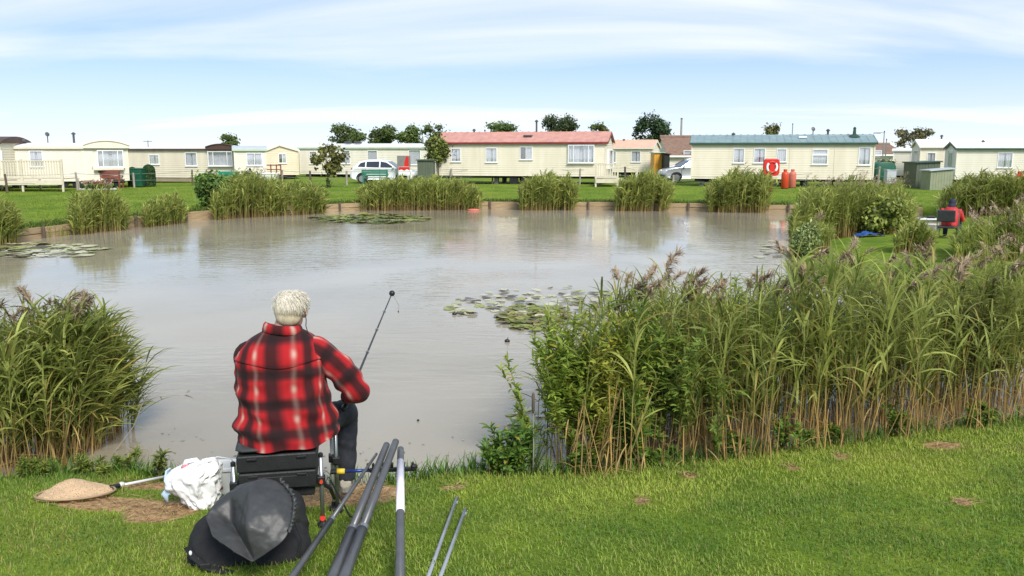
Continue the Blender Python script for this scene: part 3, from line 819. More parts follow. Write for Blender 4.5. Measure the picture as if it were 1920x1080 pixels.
    k = max(2, int(ln / 2.2))
    for i in range(k):
        x = -h + .6 + (ln - 1.2) * i / (k - 1)
        if abs(x) < .6: continue
        for yy in (.55, W - .55):
            b_ = MB(); b_.box((x, yy, (zb - .14) / 2 + .005), (.24, .24, zb - .15)); b_.build('support_block', 'block', r)
    for x in (-.35, .35):
        for yy in (.18, W - .18):
            w_ = MB(); w_.prism([(x + .27 * math.cos(a), .27 + .27 * math.sin(a)) for a in np.linspace(0, 2 * math.pi, 17)[:-1]], yy - .08, yy + .08, 'y')
            if zb > .3: w_.build('wheel', 'tyre', r)
    def roof_z(y): return ze + (zr - ze) * (1 - abs(y - W / 2) / (W / 2)) if roof == 'gable' else (ze + .1 if roof == 'front_gable' else ze + .05 + (zr - ze) * .9)
    for kind, px, ht in extras:
        x = loc(px, ridge, W / 2)[0]; x = max(-h + .2, min(h - .2, x))
        if kind == 'flue':
            p = MB(); z0 = roof_z(W * .5) - .05
            p.tube([(x, W * .5, z0), (x, W * .5, z0 + ht)], .055, 8); fo = p.build('flue', 'steel_dark', ro)
            p = MB(); p.lathe([(.02, .10), (.12, .0), (.12, .03), (.02, .13)], 10, (x, W * .5, z0 + ht - .01)); p.build('flue_cap', 'steel_dark', fo) if False else None
            q = MB(); q.lathe([(.11, 0), (.11, .05), (.02, .12)], 10, (x, W * .5, z0 + ht)); q.build('flue_cap', 'steel_dark', ro)
        if kind == 'vent':
            p = MB(); y0 = W * .27; p.box((x, y0, roof_z(y0) + .10), (.5, .42, .12)); p.build('roof_vent', 'steel_dark', ro, bevel=.03)
        if kind == 'whitevent':
            p = MB(); y0 = W * .3; p.box((x, y0, roof_z(y0) + .10), (.45, .4, .10)); p.build('roof_vent', 'white_trim', ro, bevel=.03)
        if kind == 'darkbase':
            p = MB(); y0 = W * .38; z0 = roof_z(y0)
            p.lathe([(.34, 0), (.20, .12), (.09, .18), (.07, .45), (.09, .48), (.03, .56)], 10, (x, y0, z0 + .04)); p.build('flue', 'dark_green', ro)
        if kind == 'aerial':
            p = MB(); y0 = W * .5; z0 = roof_z(y0)
            p.tube([(x, y0, z0), (x, y0, z0 + ht)], .022, 6)
            p.bar((x - .3, y0, z0 + ht - .04), (x + .3, y0, z0 + ht - .04), .03)
            for q in (-.25, -.1, .05, .2): p.bar((x + q, y0 - .14, z0 + ht - .04), (x + q, y0 + .14, z0 + ht - .04), .018)
            p.build('aerial', 'steel_dark', ro)
        if kind == 'dish':
            p = MB(); y0 = W * .5; z0 = roof_z(y0); rot = Matrix.Rotation(R(70), 3, 'X') @ Matrix.Rotation(R(25), 3, 'Y')
            p.tube([(x, y0, z0), (x, y0, z0 + ht)], .025, 6)
            p.ell((x, y0 - .05, z0 + ht), (.12, .12, .03), 12, 6, rot); p.build('satellite_dish', 'steel_dark', ro)
    return r, O, d, back, loc

caravan('cream caravan under brown eaves at the far left edge of the photo', (-190, 42.0), (6, 42.4), 338, 268, 256, [(-34, 4, 284, 313)], 'cream', 'flat', 'roof_brown', 'roof_brown')
cA = caravan('pale cream caravan with curved bow roof and shelf under its bay window', (14, 43.6), (243, 46.1), 340, 277, 268.5, [(56, 80, 284, 311), (183, 231, 283, 312, 'bay')], 'cream_pale', 'flat', 'roof_white', 'cream_tan',
        bow=(155, 250, 265, 'cream_pale', 'cream_tan'), extras=[('vent', 40, .2), ('dish', 90, .45), ('flue', 139, .5)], door=(152, 178, 283, 338))
r_, O_, d_, b_, loc_ = cA
x0, z0 = loc_(176, 319); x1, z1 = loc_(232, 315)
p = MB(); p.span((x0, -.26, z0), (x1, -.02, z1)); p.build('shelf', 'cream_tan', r_)
caravan('cream caravan with brown fascia and tan skirting between the topiary and the bushes', (243, 53.5), (447, 51.8), 333, 280, 276.5, [(280, 298, 291, 307), (348, 369, 287, 310), (392, 437, 285, 310, 'bay full')], 'cream_tan', 'flat', 'roof_white', 'roof_brown',
        skirt='skirt_tan', bow=(388, 448, 271.5, 'roof_brown', 'roof_brown'), extras=[('aerial', 278, .4)])
caravan('small cream caravan with green eaves and dark-framed window behind the bushes', (441, 49.2), (500, 49.75), 331, 281, 274, [(463, 491, 288, 309, 'half')], 'cream_pale', 'flat', 'roof_grey', 'pale_green')
caravan('yellow caravan with its gable end and dark open window facing the pond', (500, 60.6), (561, 61.2), 328, 283, 273, [(523, 536, 289, 305, 'dark half')], 'cream_yellow', 'front_gable', 'roof_white', 'cream_pale', ridge_x=524)
caravan('long pale caravan with green eaves behind the white car', (563, 65), (826, 62.3), 327, 277, 269.5, [(581, 594, 285, 306, 'full'), (641, 656, 283, 306, 'full'), (690, 707, 283, 303, 'full'), (767, 788, 282, 308, 'full')], 'cream_pale', 'flat', 'roof_white', 'pale_green',
        extras=[('vent', 660, .2), ('vent', 678, .2), ('dish', 792, .3)])
cF = caravan('cream caravan with red roof in the middle of the row', (818, 51.4), (1136, 49.0), 330, 267, 251, [(847, 863, 279, 302), (912, 931, 278, 303), (976, 997, 276, 298, 'dark half'), (1067, 1113, 273, 304, 'bay')], 'cream', 'gable', 'roof_red', 'dark_red',
        ends=[(1, .4, 2.5, 1.05, 2.0, 'bay')], extras=[('flue', 1006, .75), ('vent', 995, .1), ('flue', 889, .25)])
caravan('small cream caravan with peach roof behind the red-roofed one', (1140, 64.5), (1222, 63.4), 323, 277, 265, [(1143, 1154, 284, 304), (1185, 1200, 284, 303)], 'cream', 'gable', 'roof_peach', 'cream_pale', ends=[(1, .8, 2.2, 1.0, 1.9, '')], extras=[('flue', 1170, .12)])
caravan('long cream caravan with dark green roof behind the life ring post', (1295, 48.3), (1637, 46.0), 336, 268, 256.5, [(1377, 1394, 279, 304), (1415, 1433, 279, 304), (1458, 1473, 280, 302, 'full'), (1525, 1550, 281, 307, 'top full'), (1612, 1630, 277, 308)], 'cream', 'gable', 'roof_green', 'dark_green',
        extras=[('flue', 1375, .18), ('whitevent', 1503, .1), ('darkbase', 1600, .5), ('dish', 1524, .42), ('flue', 1552, .35)])
caravan('plain white caravan end standing behind the round green tank', (1672, 62), (1706, 61.5), 334, 282, 279, [], 'cream_pale', 'flat', 'roof_white', 'white_trim', W=3)
caravan('cream gabled caravan with white roof behind the two dark sheds', (1722, 57.5), (1974, 55.4), 334, 275, 264.5, [(1740, 1752, 287, 308)], 'cream', 'gable', 'roof_white', 'cream_pale', ends=[(-1, .9, 2.2, 1.0, 1.95, 'full')], extras=[('flue', 1765, .35)], ref=1745)
caravan('cream caravan with white roof and dark green eaves at the right edge', (1790, 50.3), (2082, 48.2), 337, 278, 268.5, [(1873, 1896, 287, 313)], 'cream_pale', 'gable', 'roof_white', 'dark_green', ends=[(-1, .9, 2.1, 1.05, 2.0, '')], extras=[('flue', 1843, .12)], ref=1850)

# ------------------------------------------------------------------ verandas
def veranda(label, a, b, depth, h_deck, h_rail, step=.11, steps=False):
    """a, b world points of the front edge on the ground"""
    d = Vector((b.x - a.x, b.y - a.y, 0)); ln = d.length; d.normalize()
    g = min(terr1(a.x, a.y), terr1(b.x, b.y)) - .01
    r = root('veranda', label, 'veranda', ((a.x + b.x) / 2, (a.y + b.y) / 2, g), math.atan2(d.y, d.x)); h = ln / 2
    n = int(depth / .15)
    pl = MB(); pl.box((0, 0, 0), (ln, .14, .035)); o = pl.build('deck_board', 'deck_cream', r); o.location = (0, .07, h_deck)
    for i in range(1, n):
        obj('deck_board', o.data, r, (0, .07 + i * .15, h_deck))
    p = MB(); p.box((0, -.02, h_deck - .16), (ln, .03, .22)); p.build('fascia', 'deck_cream', r)
    k = max(2, int(ln / 1.7) + 1)
    for i in range(k):
        x = -h + ln * i / (k - 1)
        for y in (.05, depth - .05):
            p = MB(); p.box((x, y, (h_deck + h_rail + .08) / 2 if y < .5 else h_deck / 2), (.09, .09, h_deck + h_rail + .08 if y < .5 else h_deck)); p.build('post', 'deck_cream', r, bevel=.008)
    for z in (h_deck + h_rail, h_deck + .10):
        p = MB(); p.box((0, .05, z), (ln, .07, .05)); p.build('rail', 'deck_cream', r)
    me = None; x = -h + step
    while x < h - .03:
        if me is None:
            p = MB(); p.box((0, 0, 0), (.055, .022, h_rail - .14)); o = p.build('baluster', 'deck_cream', r); me = o.data; o.location = (x, .05, h_deck + h_rail / 2 + .05)
        else: obj('baluster', me, r, (x, .05, h_deck + h_rail / 2 + .05))
        x += step
    if steps:
        for i in range(4):
            p = MB(); p.box((h + .15 + .26 * i, depth * .5, h_deck - .12 - i * h_deck / 4.4), (.28, .9, .04)); p.build('step', 'deck_cream', r)
        for y in (depth * .5 - .47, depth * .5 + .47):
            p = MB(); p.bar((h, y, h_deck - .1), (h + 1.1, y, .05), .05, .2); p.build('stringer', 'deck_cream', r)
            p = MB(); p.bar((h, y, h_deck + h_rail), (h + 1.1, y, .95), .05, .06); p.box((h + 1.08, y, .5), (.08, .08, .98)); p.build('handrail', 'deck_cream', r)
    return r
veranda('cream wooden veranda with slatted railing in front of the far left caravans', at_y(-110, 366, 40.2), at_y(119, 366, 41.0), 2.2, .62, .86, .12)
veranda('small cream veranda with steps at the end of the red-roofed caravan', at_y(1117, 345, 47.0), at_y(1158, 345, 46.9), 2.0, .5, .75, .13, steps=True)
rr = root('step_railing', 'low brown step railing beside the yellow caravan', 'railing', gnd(509, 341) + Vector((0, 0, -.01)))
for x in (-.35, 0, .35, .62):
    p = MB(); p.box((x, 0, .55), (.06, .06, 1.1)); p.build('post', 'red_wood', rr)
for z in (.45, .78, 1.05):
    p = MB(); p.box((.13, -.045, z), (1.0, .03, .06)); p.build('rail', 'red_wood', rr)

# ------------------------------------------------------------------ buildings behind
def bungalow(label, pl, pr, Yd, base, eave, ridge, wallm):
    A, B = at_y(pl, base, Yd), at_y(pr, base, Yd); ln = B.x - A.x; W = 7.0
    g = terr1(A.x, A.y) - .02
    r = root('bungalow', label, 'house', ((A.x + B.x) / 2, Yd, g)); h = ln / 2
    ze = at_y(pl, eave, Yd).z - g; zr = at_y(pl, ridge, Yd + W / 2).z - g
    p = MB(); p.span((-h, 0, 0), (h, W, ze))
    for sx in (-1, 1): p.add([(sx * h, 0, ze), (sx * h, W, ze), (sx * h, W / 2, zr)], [(0, 1, 2)])
    p.build('wall', wallm, r, fix=False)
    p = MB(); rows = 16
    for s0 in (0, 1):
        for i in range(rows):
            a, b = i / rows, (i + 1.15) / rows
            ya, yb = (-.3 + (W / 2 + .3) * a, -.3 + (W / 2 + .3) * min(b, 1)); za = ze - .12 + (zr - ze + .12) * a; zb = ze - .12 + (zr - ze + .12) * min(b, 1)
            if s0: ya, yb = W - ya, W - yb
            p.add([(-h - .2, ya, za + .06), (h + .2, ya, za + .06), (h + .2, yb, zb + .03), (-h - .2, yb, zb + .03), (-h - .2, ya, za), (h + .2, ya, za)], [(0, 1, 2, 3), (4, 5, 1, 0)])
    ro = p.build('roof', 'tile_brown', r, fix=False)
    p = MB(); p.tube([(-h - .2, W / 2, zr + .06), (h + .2, W / 2, zr + .06)], .12, 8); p.build('ridge_cap', 'tile_brown', ro)
    p = MB(); p.span((-h - .2, -.36, ze - .16), (h + .2, -.30, ze - .02)); p.build('gutter', 'white_trim', ro)
    window(r, -h + 1.2, -h + 2.4, .9, 2.0, kind='half')
    return r
bungalow('bungalow with brown tiled roof behind the silver car', 1254, 1420, 70, 322, 291, 257.5, 'render_wall')
bungalow('low building with reddish brown roof beyond the round green tank', 1600, 1692, 78, 322, 289, 271, 'render_wall')

def flat_shed(name, label, cat, px0, px1, top_l, top_r, Yd, base, wallm, roofm, depth=1.6, doorm=None):
    A, B = at_y(px0, base, Yd), at_y(px1, base, Yd); ln = B.x - A.x; h = ln / 2
    g = min(terr1(A.x, Yd), terr1(B.x, Yd)) - .01
    r = root(name, label, cat, ((A.x + B.x) / 2, Yd, g))
    zl, zr = at_y(px0, top_l, Yd).z - g, at_y(px1, top_r, Yd).z - g
    n = max(4, int(ln / .14)); dm = None
    for i in range(n):                                     # upright boards
        xa, xb = -h + ln * i / n, -h + ln * (i + 1) / n; za = zl + (zr - zl) * i / n; zb = zl + (zr - zl) * (i + 1) / n
        yo = random.uniform(-.006, .006)
        p = MB(); p.add([(xa + .004, yo, .02), (xb - .004, yo, .02), (xb - .004, yo, zb), (xa + .004, yo, za), (xa + .004, .03, .02), (xb - .004, .03, .02), (xb - .004, .03, zb), (xa + .004, .03, za)],
                        [(0, 1, 2, 3), (1, 5, 6, 2), (4, 0, 3, 7), (4, 5, 6, 7)]); p.build('board', wallm, r)
    p = MB(); p.add([(-h, .031, 0), (-h, depth, 0), (-h, depth, zl), (-h, .031, zl), (h, .031, 0), (h, depth, 0), (h, depth, zr), (h, .031, zr)], [(0, 1, 2, 3), (4, 5, 6, 7), (1, 5, 6, 2), (0, 4, 7, 3)]); p.build('wall', wallm, r)
    p = MB(); p.add([(-h - .08, -.10, zl + .004), (h + .08, -.10, zr + .004), (h + .08, depth + .08, zr + .004), (-h - .08, depth + .08, zl + .004), (-h - .08, -.10, zl + .06), (h + .08, -.10, zr + .06), (h + .08, depth + .08, zr + .06), (-h - .08, depth + .08, zl + .06)],
                    [(0, 1, 2, 3), (4, 5, 6, 7), (0, 1, 5, 4), (1, 2, 6, 5), (2, 3, 7, 6), (3, 0, 4, 7)]); p.build('roof', roofm, r)
    if doorm:
        p = MB(); p.span((-h + .1, -.03, .08), (-h + .1 + min(.8, ln * .7), -.012, min(zl, zr) - .15)); do = p.build('door', doorm, r, bevel=.008)
        p = MB(); p.box((-h + .1 + min(.8, ln * .7) - .07, -.05, .95), (.03, .04, .12)); p.build('handle', 'metal_grey', do)
    return r
flat_shed('storage_shed', 'tall dark green shed beside the pollarded tree', 'shed', 783, 813, 301, 301, 48.5, 346, 'shed_green', 'shed_green', 1.2)
flat_shed('storage_shed', 'taller of the two dark sheds in front of the gabled caravan', 'shed', 1716, 1760, 306, 304, 45.5, 352, 'shed_green', 'dark_green', 1.5)
flat_shed('storage_shed', 'lower lean-to shed with sloping pale top beside the taller dark shed', 'shed', 1743, 1785, 321, 317, 43.6, 354, 'shed_pale', 'roof_grey', 1.0)
flat_shed('garden_shed', 'orange-fronted shed with pale green roof beside the peach-roofed caravan', 'shed', 1226, 1244, 287, 287, 61, 324, 'orange_door', 'pale_green', 1.6)
flat_shed('garden_shed', 'narrow black shed between the orange shed and the silver car', 'shed', 1245, 1255, 288, 290, 60, 324, 'under', 'under', 1.6)

# ------------------------------------------------------------------ cars
def car(label, pos, rz, paint, van=False):
    r = root('parked_car', label, 'car', pos, rz)
    Lh = 1.95
    low = [(-1.95, .42), (-1.90, .30), (-1.55, .24), (1.55, .24), (1.93, .32), (1.95, .55), (1.90, .72), (1.62, .84), (1.02, .93), (-1.0, .97), (-1.72, .95), (-1.93, .80)]
    secs = [(-.80, .93, .05), (-.84, 1.0, 0), (.84, 1.0, 0), (.80, .93, .05)]
    p = MB(); n = len(low); vs = []
    for y, k, dz in secs: vs += [(x * (k if abs(x) > 1.7 else 1), y, z * (1 - dz * (z > .8)) + (0.02 if k < 1 and z < .4 else 0)) for x, z in low]
    p.rings(vs, 4, n); p.build('body', paint, r, True, .0)
    top = [(1.00, .92, .78, .92), (.28, 1.36, .60, .92), (-.10, 1.46, .57, .94), (-.85, 1.45, .57, .94), (-1.40, 1.33, .60, .94), (-1.80, .95, .74, .94)]
    p = MB(); vs = []
    for x, z, w, zb in top: vs += [(x, -.80, .90), (x, -w if z > 1 else -.78, z), (x, w if z > 1 else .78, z), (x, .80, .90)]
    p.rings(vs, len(top), 4, True, True); p.build('cabin', paint, r, False, .02)
    def glass(name, pts):
        m_ = MB(); m_.add(pts, [tuple(range(len(pts)))]); m_.build(name, 'car_glass', r, fix=False)
    for s in (-1, 1):
        def P(x, z):                                       # the cabin flank leans in with height
            t_ = (z - .90) / (1.40 - .90); return (x, s * (.80 - .21 * t_ + .012), z)
        glass('side_window', [P(.80, .97), P(-.08, .98), P(-.08, 1.34), P(.27, 1.28)])
        glass('side_window', [P(-.16, .98), P(-.95, 1.0), P(-.95, 1.33), P(-.16, 1.34)])
        glass('side_window', [P(-1.03, 1.0), P(-1.50, 1.03), P(-1.32, 1.25), P(-1.03, 1.32)])
        p = MB(); p.box((.74, s * .90, 1.0), (.10, .16, .11)); p.build('mirror', paint, r, bevel=.02)
        for x in (.95, -.05):
            m_ = MB(); m_.box((x - .85, s * .852, .83), (.16, .03, .03)); m_.build('door_handle', paint, r)
        m_ = MB(); m_.box((.90, s * .843, .60), (.012, .012, .55)); m_.box((-.12, s * .843, .60), (.012, .012, .62)); m_.box((-1.0, s * .843, .68), (.012, .012, .45)); m_.build('door_gap', 'plastic_black', r)
        for x in (1.22, -1.20):
            w_ = MB(); w_.prism([(x + .30 * math.cos(a), .30 + .30 * math.sin(a)) for a in np.linspace(0, 6.2832, 21)[:-1]], s * .66, s * .858, 'y'); wo_ = w_.build('wheel', 'tyre', r)
            w_ = MB(); w_.prism([(x + .20 * math.cos(a), .30 + .20 * math.sin(a)) for a in np.linspace(0, 6.2832, 17)[:-1]], s * .855, s * .868, 'y')
            w_.build('rim', 'alloy', wo_)
            m_ = MB(); m_.tube([(x + .35 * math.cos(a), s * .83, .30 + .35 * math.sin(a)) for a in np.linspace(.05, 3.09, 12)], .035, 5); m_.build('wheel_arch', 'plastic_black', r)
        p = MB(); p.box((1.80, s * .62, .70), (.20, .30, .14)); p.build('headlight', 'lamp_clear', r, bevel=.03)
        p = MB(); p.box((-1.86, s * .70, .84), (.12, .16, .20)); p.build('tail_light', 'lamp_red', r, bevel=.02)
    glass('windscreen', [(.97, -.68, .97), (.97, .68, .97), (.33, .56, 1.345), (.33, -.56, 1.345)])
    glass('rear_window', [(-1.745, -.64, 1.04), (-1.745, .64, 1.04), (-1.455, .55, 1.30), (-1.455, -.55, 1.30)])
    p = MB(); p.box((1.93, 0, .40), (.06, 1.4, .12)); p.build('grille', 'plastic_black', r)
    p = MB(); p.box((-1.955, 0, .55), (.02, .5, .11)); p.build('number_plate', 'yellow', r)
    return r
def on_ground(px, Yd):
    x = at_y(px, 340, Yd).x; return Vector((x, Yd, terr1(x, Yd)))
car('white hatchback parked behind the green bench', on_ground(722, 53.0), R(-6), 'car_white')
car('silver hatchback half hidden by the long green-roofed caravan', on_ground(1296, 54.5), R(186), 'car_silver')
car('white car behind the silver one, next to the brown-roofed bungalow', on_ground(1292, 63), R(180), 'car_white')

# ------------------------------------------------------------------ garden furniture and site fittings
def bench(label, pos, rz, mat, ln=1.55):
    r = root('garden_bench', label, 'bench', pos, rz); h = ln / 2
    for i in range(3):
        p = MB(); p.box((0, -.18 + i * .16, .44), (ln, .13, .035)); p.build('seat_slat', mat, r)
    for i in range(3):
        p = MB(); p.box((0, .24 + i * .025, .58 + i * .14), (ln, .03, .11)); p.build('back_slat', mat, r)
    for sx in (-1, 1):
        for y, z in ((-.2, .44), (.24, .92)):
            p = MB(); p.box((sx * (h - .08), y, z / 2), (.07, .07, z)); p.build('leg', mat, r)
        p = MB(); p.box((sx * (h - .08), 0, .64), (.07, .5, .04)); p.build('armrest', mat, r)
    return r
bench('dark green slatted garden bench in front of the white car', gnd(705, 347) + Vector((0, 0, -.01)), R(178), 'bench_green')
bench('dark red wooden bench below the bay window of the bow-roofed caravan', gnd(211, 352) + Vector((0, 0, -.01)), R(180), 'red_wood', 1.15)

r = root('notice_board', 'grey notice board with red poster in front of the long pale caravan', 'notice board', gnd(758, 346) + Vector((0, 0, -.01)))
z1, z0 = at_y(758, 292, r.location.y).z - r.location.z, at_y(758, 329, r.location.y).z - r.location.z
for x in (-.33, .33):
    p = MB(); p.box((x, .04, z1 / 2), (.07, .07, z1)); p.build('post', 'board_grey', r)
zm = z1 - (z1 - z0) * .55
p = MB(); p.span((-.40, -.02, zm), (.40, .004, z1)); p.build('panel', 'board_grey', r)
p = MB(); p.add([(.02, -.028, zm), (.30, -.028, zm), (.30, -.028, z1 - .05), (.14, -.028, z1 - .05), (.04, -.028, zm + .28)], [(0, 1, 2, 3, 4)]); p.build('red_poster', 'red_paint', r, fix=False)
p = MB(); p.span((-.33, -.024, z0), (.36, 0, zm - .01)); p.build('lower_panel', 'white_trim', r)
p = MB(); p.add([(-.32, -.030, zm - .02), (.35, -.030, zm - .02), (.35, -.030, z0 + .30), (.18, -.030, z0 + .38), (.02, -.030, z0 + .28), (-.15, -.030, z0 + .36), (-.32, -.030, z0 + .30)], [tuple(range(7))]); p.build('red_band', 'red_paint', r, fix=False)

# life ring station
r = root('life_ring_station', 'red life ring housing with white-banded ring on a red post', 'life ring', gnd(1444, 358) + Vector((0, 0, -.02)))
Yl = r.location.y; zt, zb = at_y(1444, 297, Yl).z - r.location.z, at_y(1444, 330, Yl).z - r.location.z; zc = (zt + zb) / 2; hh = (zt - zb) / 2; hw = hh * .92
p = MB(); p.box((0, .07, zb / 2 + .1), (.16, .13, zb + .2)); p.build('post', 'red_paint', r, bevel=.015)
poly = []
for k in range(28):
    a = 2 * math.pi * k / 28; c_, s_ = math.cos(a), math.sin(a)
    poly.append((hw * math.copysign(abs(c_) ** .45, c_), zc + hh * math.copysign(abs(s_) ** .45, s_)))
p = MB(); p.prism(poly, -.10, .10, 'y'); p.build('housing', 'red_paint', r, bevel=.03)
for a0, a1, mt in ((-.8, .8, 'white_trim'), (.8, 2.34, 'red_paint'), (2.34, 3.94, 'white_trim'), (3.94, 5.48, 'red_paint')):
    p = MB(); p.tube([(hw * .60 * math.cos(a), -.13, zc + hh * .60 * math.sin(a)) for a in np.linspace(a0, a1, 11)], .058, 8); p.build('ring_segment', mt, r, True)
p = MB(); p.box((0, -.12, zc), (.26, .05, hh * 1.1)); p.build('clip', 'red_paint', r, bevel=.02)

def gas(label, px, py, mat, top):
    g = gnd(px, py); h = at_y(px, top, g.y).z - g.z
    r = root('gas_cylinder', label, 'gas cylinder', g + Vector((0, 0, -.01)), group='red gas cylinders')
    p = MB(); p.lathe([(.15, 0), (.185, .03), (.185, h - .26), (.17, h - .19), (.11, h - .13), (.04, h - .10)], 18); p.build('body', mat, r, True)
    p = MB(); p.lathe([(.085, h - .125), (.095, h), (.075, h), (.07, h - .11)], 14, cap=False); p.build('collar', mat, r)
    p = MB(); p.tube([(0, 0, h - .14), (0, 0, h - .03)], .03, 8); p.build('valve', 'metal_grey', r)
    p = MB(); p.lathe([(.19, .0), (.19, .05), (.15, .05)], 16); p.build('foot_ring', 'plastic_black', r)
gas('bright red gas cylinder nearer to the life ring post', 1471, 354, 'red_orange', 317)
gas('faded red gas cylinder, farther of the pair beside the life ring', 1485, 352.5, 'red_faded', 317)
gas('red gas cylinder behind the reeds at the right edge', 1909, 356, 'red_paint', 321)

# round oil tank
g = on_ground(1660, 52)
r = root('oil_tank', 'dark green rounded oil tank beside the long green-roofed caravan', 'tank', g + Vector((0, 0, -.01)))
p = MB(); zt = at_y(1657, 303, 52).z - g.z
p.prism([(.62 * math.copysign(abs(math.cos(a)) ** .7, math.cos(a)), .15 + (zt - .15) / 2 + (zt - .15) / 2 * math.copysign(abs(math.sin(a)) ** .6, math.sin(a))) for a in np.linspace(0, 6.2832, 25)[:-1]], 0, 1.3, 'y'); p.build('tank', 'bin_green', r, True, .04)
for x in (-.4, .4):
    p = MB(); p.box((x, .65, .09), (.2, 1.2, .18)); p.build('foot', 'block', r)
p = MB(); p.lathe([(.12, zt - .04), (.12, zt + .06), (.05, zt + .09)], 12, (0, .6, 0)); p.build('filler_cap', 'plastic_black', r)
g = on_ground(1668, 50)
r = root('storage_box', 'pale grey storage box on the grass beside the oil tank', 'box', g + Vector((0, 0, -.01)))
p = MB(); p.box((0, 0, .40), (.55, .45, .76)); p.build('box', 'roof_grey', r, bevel=.03)
p = MB(); p.box((0, 0, .80), (.60, .50, .06)); p.build('lid', 'roof_grey', r, bevel=.02)
# wheelie bin between the topiary
g = gnd(261, 351)
r = root('wheelie_bin', 'dark green wheelie bin between the two topiary bushes', 'bin', g + Vector((0, 0, -.01)))
p = MB(); p.add([(-.24, -.24, .05), (.24, -.24, .05), (.24, .24, .05), (-.24, .24, .05), (-.30, -.33, .98), (.30, -.33, .98), (.30, .33, .98), (-.30, .33, .98)], [(0, 1, 2, 3), (4, 5, 6, 7), (0, 1, 5, 4), (1, 2, 6, 5), (2, 3, 7, 6), (3, 0, 4, 7)]); p.build('body', 'bin_green', r, bevel=.02)
p = MB(); p.box((0, .0, 1.01), (.64, .72, .05)); p.build('lid', 'bin_green', r, bevel=.02)
for s in (-1, 1):
    p = MB(); p.prism([(.22 + .1 * math.cos(a), .1 + .1 * math.sin(a)) for a in np.linspace(0, 6.28, 13)[:-1]], s * .2, s * .26, 'x'); p.build('wheel', 'tyre', r)
# picnic flowers bed
g = gnd(183, 357)
r = root('flower_bed', 'small flower bed with orange and pink blooms edged with pale stones', 'flower bed', g + Vector((0, 0, -.01)))
p = MB(); p.ell((0, 0, .02), (.85, .4, .10), 16, 6); p.build('soil', 'bark', r, True)
for k in range(14):
    a = 2 * math.pi * k / 14; p = MB(); p.ell((.86 * math.cos(a), .42 * math.sin(a), .06), (.13, .09, .07), 8, 5); p.build('stone', 'concrete', r, True)
S = Strips(); k = 500
q = rng.uniform(-1, 1, (k, 2)); q = q[(q ** 2).sum(1) < 1]; k = len(q)
S.ribbons(np.stack([q[:, 0] * .75, q[:, 1] * .32, 0 * q[:, 0] + .08], -1), rng.uniform(0, 6.28, k), rng.uniform(.6, 1.5, k), rng.uniform(.15, .4, k), .04, rng.uniform(.3, 1.4, k), (.06, .13, .03), (.10, .18, .04), n=3)
S.build('leaves', 'leaf', r)['kind'] = 'stuff'
for mt, n in (((.45, .14, .07), 12), ((.50, .30, .24), 14), ((.32, .06, .05), 10), ((.5, .47, .4), 18)):
    q = rng.uniform(-1, 1, (n, 2)); S = Strips()
    c = np.stack([q[:, 0] * .7, q[:, 1] * .3, rng.uniform(.25, .5, n)], -1); c = np.repeat(c, 3, 0) + rng.normal(0, .02, (n * 3, 3))
    S.quads(c, .11, rng.normal(size=(n * 3, 3)) + np.array([0, -1, 1]), np.array(mt), .9); S.build('blooms', 'leaf', r)['kind'] = 'stuff'
# teal garden trailer and white dinghy between the bushes
g = gnd(431, 360)
r = root('garden_cart', 'teal green tipping cart half hidden in the bushes', 'cart', g + Vector((0, 0, -.01)), R(10))
z = at_y(431, 321, g.y).z - g.z
p = MB(); p.add([(-.28, -.2, z - .5), (.28, -.2, z - .5), (.28, .2, z - .5), (-.28, .2, z - .5), (-.48, -.34, z), (.48, -.34, z), (.48, .34, z), (-.48, .34, z)], [(0, 1, 2, 3), (0, 1, 5, 4), (1, 2, 6, 5), (2, 3, 7, 6), (3, 0, 4, 7), (4, 5, 6, 7)]); p.build('tub', 'teal', r, bevel=.02)
for sx in (-1, 1):
    p = MB(); p.bar((sx * .3, -.1, 0.0), (sx * .12, 0, z - .48), .05); p.build('leg', 'teal', r)
p = MB(); p.add([(-.25, -.26, .05), (.26, -.26, .05), (.0, -.24, .55), (-.25, -.22, .05), (.26, -.22, .05), (0, -.2, .55)], [(0, 1, 2), (3, 4, 5), (0, 1, 4, 3), (1, 2, 5, 4), (2, 0, 3, 5)]); p.build('stand', 'teal', r)
p = MB(); p.prism([(.2 * math.cos(a), .2 + .2 * math.sin(a)) for a in np.linspace(0, 6.28, 17)[:-1]], -.06, .06, 'y'); p.build('wheel', 'tyre', r)
g = gnd(498, 347)
r = root('dinghy', 'small white dinghy hull tipped beside a dark pole behind the reeds', 'boat', g + Vector((0, 0, -.01)), R(4))
secs = []
for i in range(9):
    t = i / 8; x = -.75 + 1.45 * t; w = .46 * (1 - (max(0, .35 - t) / .35) ** 2 * .9); k = .08 + .34 * max(0, .4 - t) / .4
    secs += [(x, -w, .66), (x, -w * .9, .30 + k * .4), (x, -w * .3, .06 + k), (x, w * .3, .06 + k), (x, w * .9, .30 + k * .4), (x, w, .66)]
p = MB(); p.rings(secs, 9, 6, True, False); p.build('hull', 'white_trim', r, True)
p = MB(); p.tube([secs[i * 6] for i in range(9)], .03, 6); p.build('gunwale', 'white_trim', r); p = MB(); p.tube([secs[i * 6 + 5] for i in range(9)], .03, 6); p.build('gunwale', 'white_trim', r)
p = MB(); p.box((-.1, 0, .5), (.22, .8, .03)); p.build('thwart', 'timber', r)
g = gnd(481, 352)
r = root('leaning_pole', 'dark pole leaning over the white dinghy', 'pole', g, 0)
p = MB(); p.tube([(.35, 0, .0), (-.32, .1, .95)], .035, 6); p.build('pole', 'timber_dark', r)
p = MB(); p.lathe([(.05, .93), (.05, 1.0)], 8, (-.33, .1, -.02)); p.build('pole_cap', 'plastic_black', r)

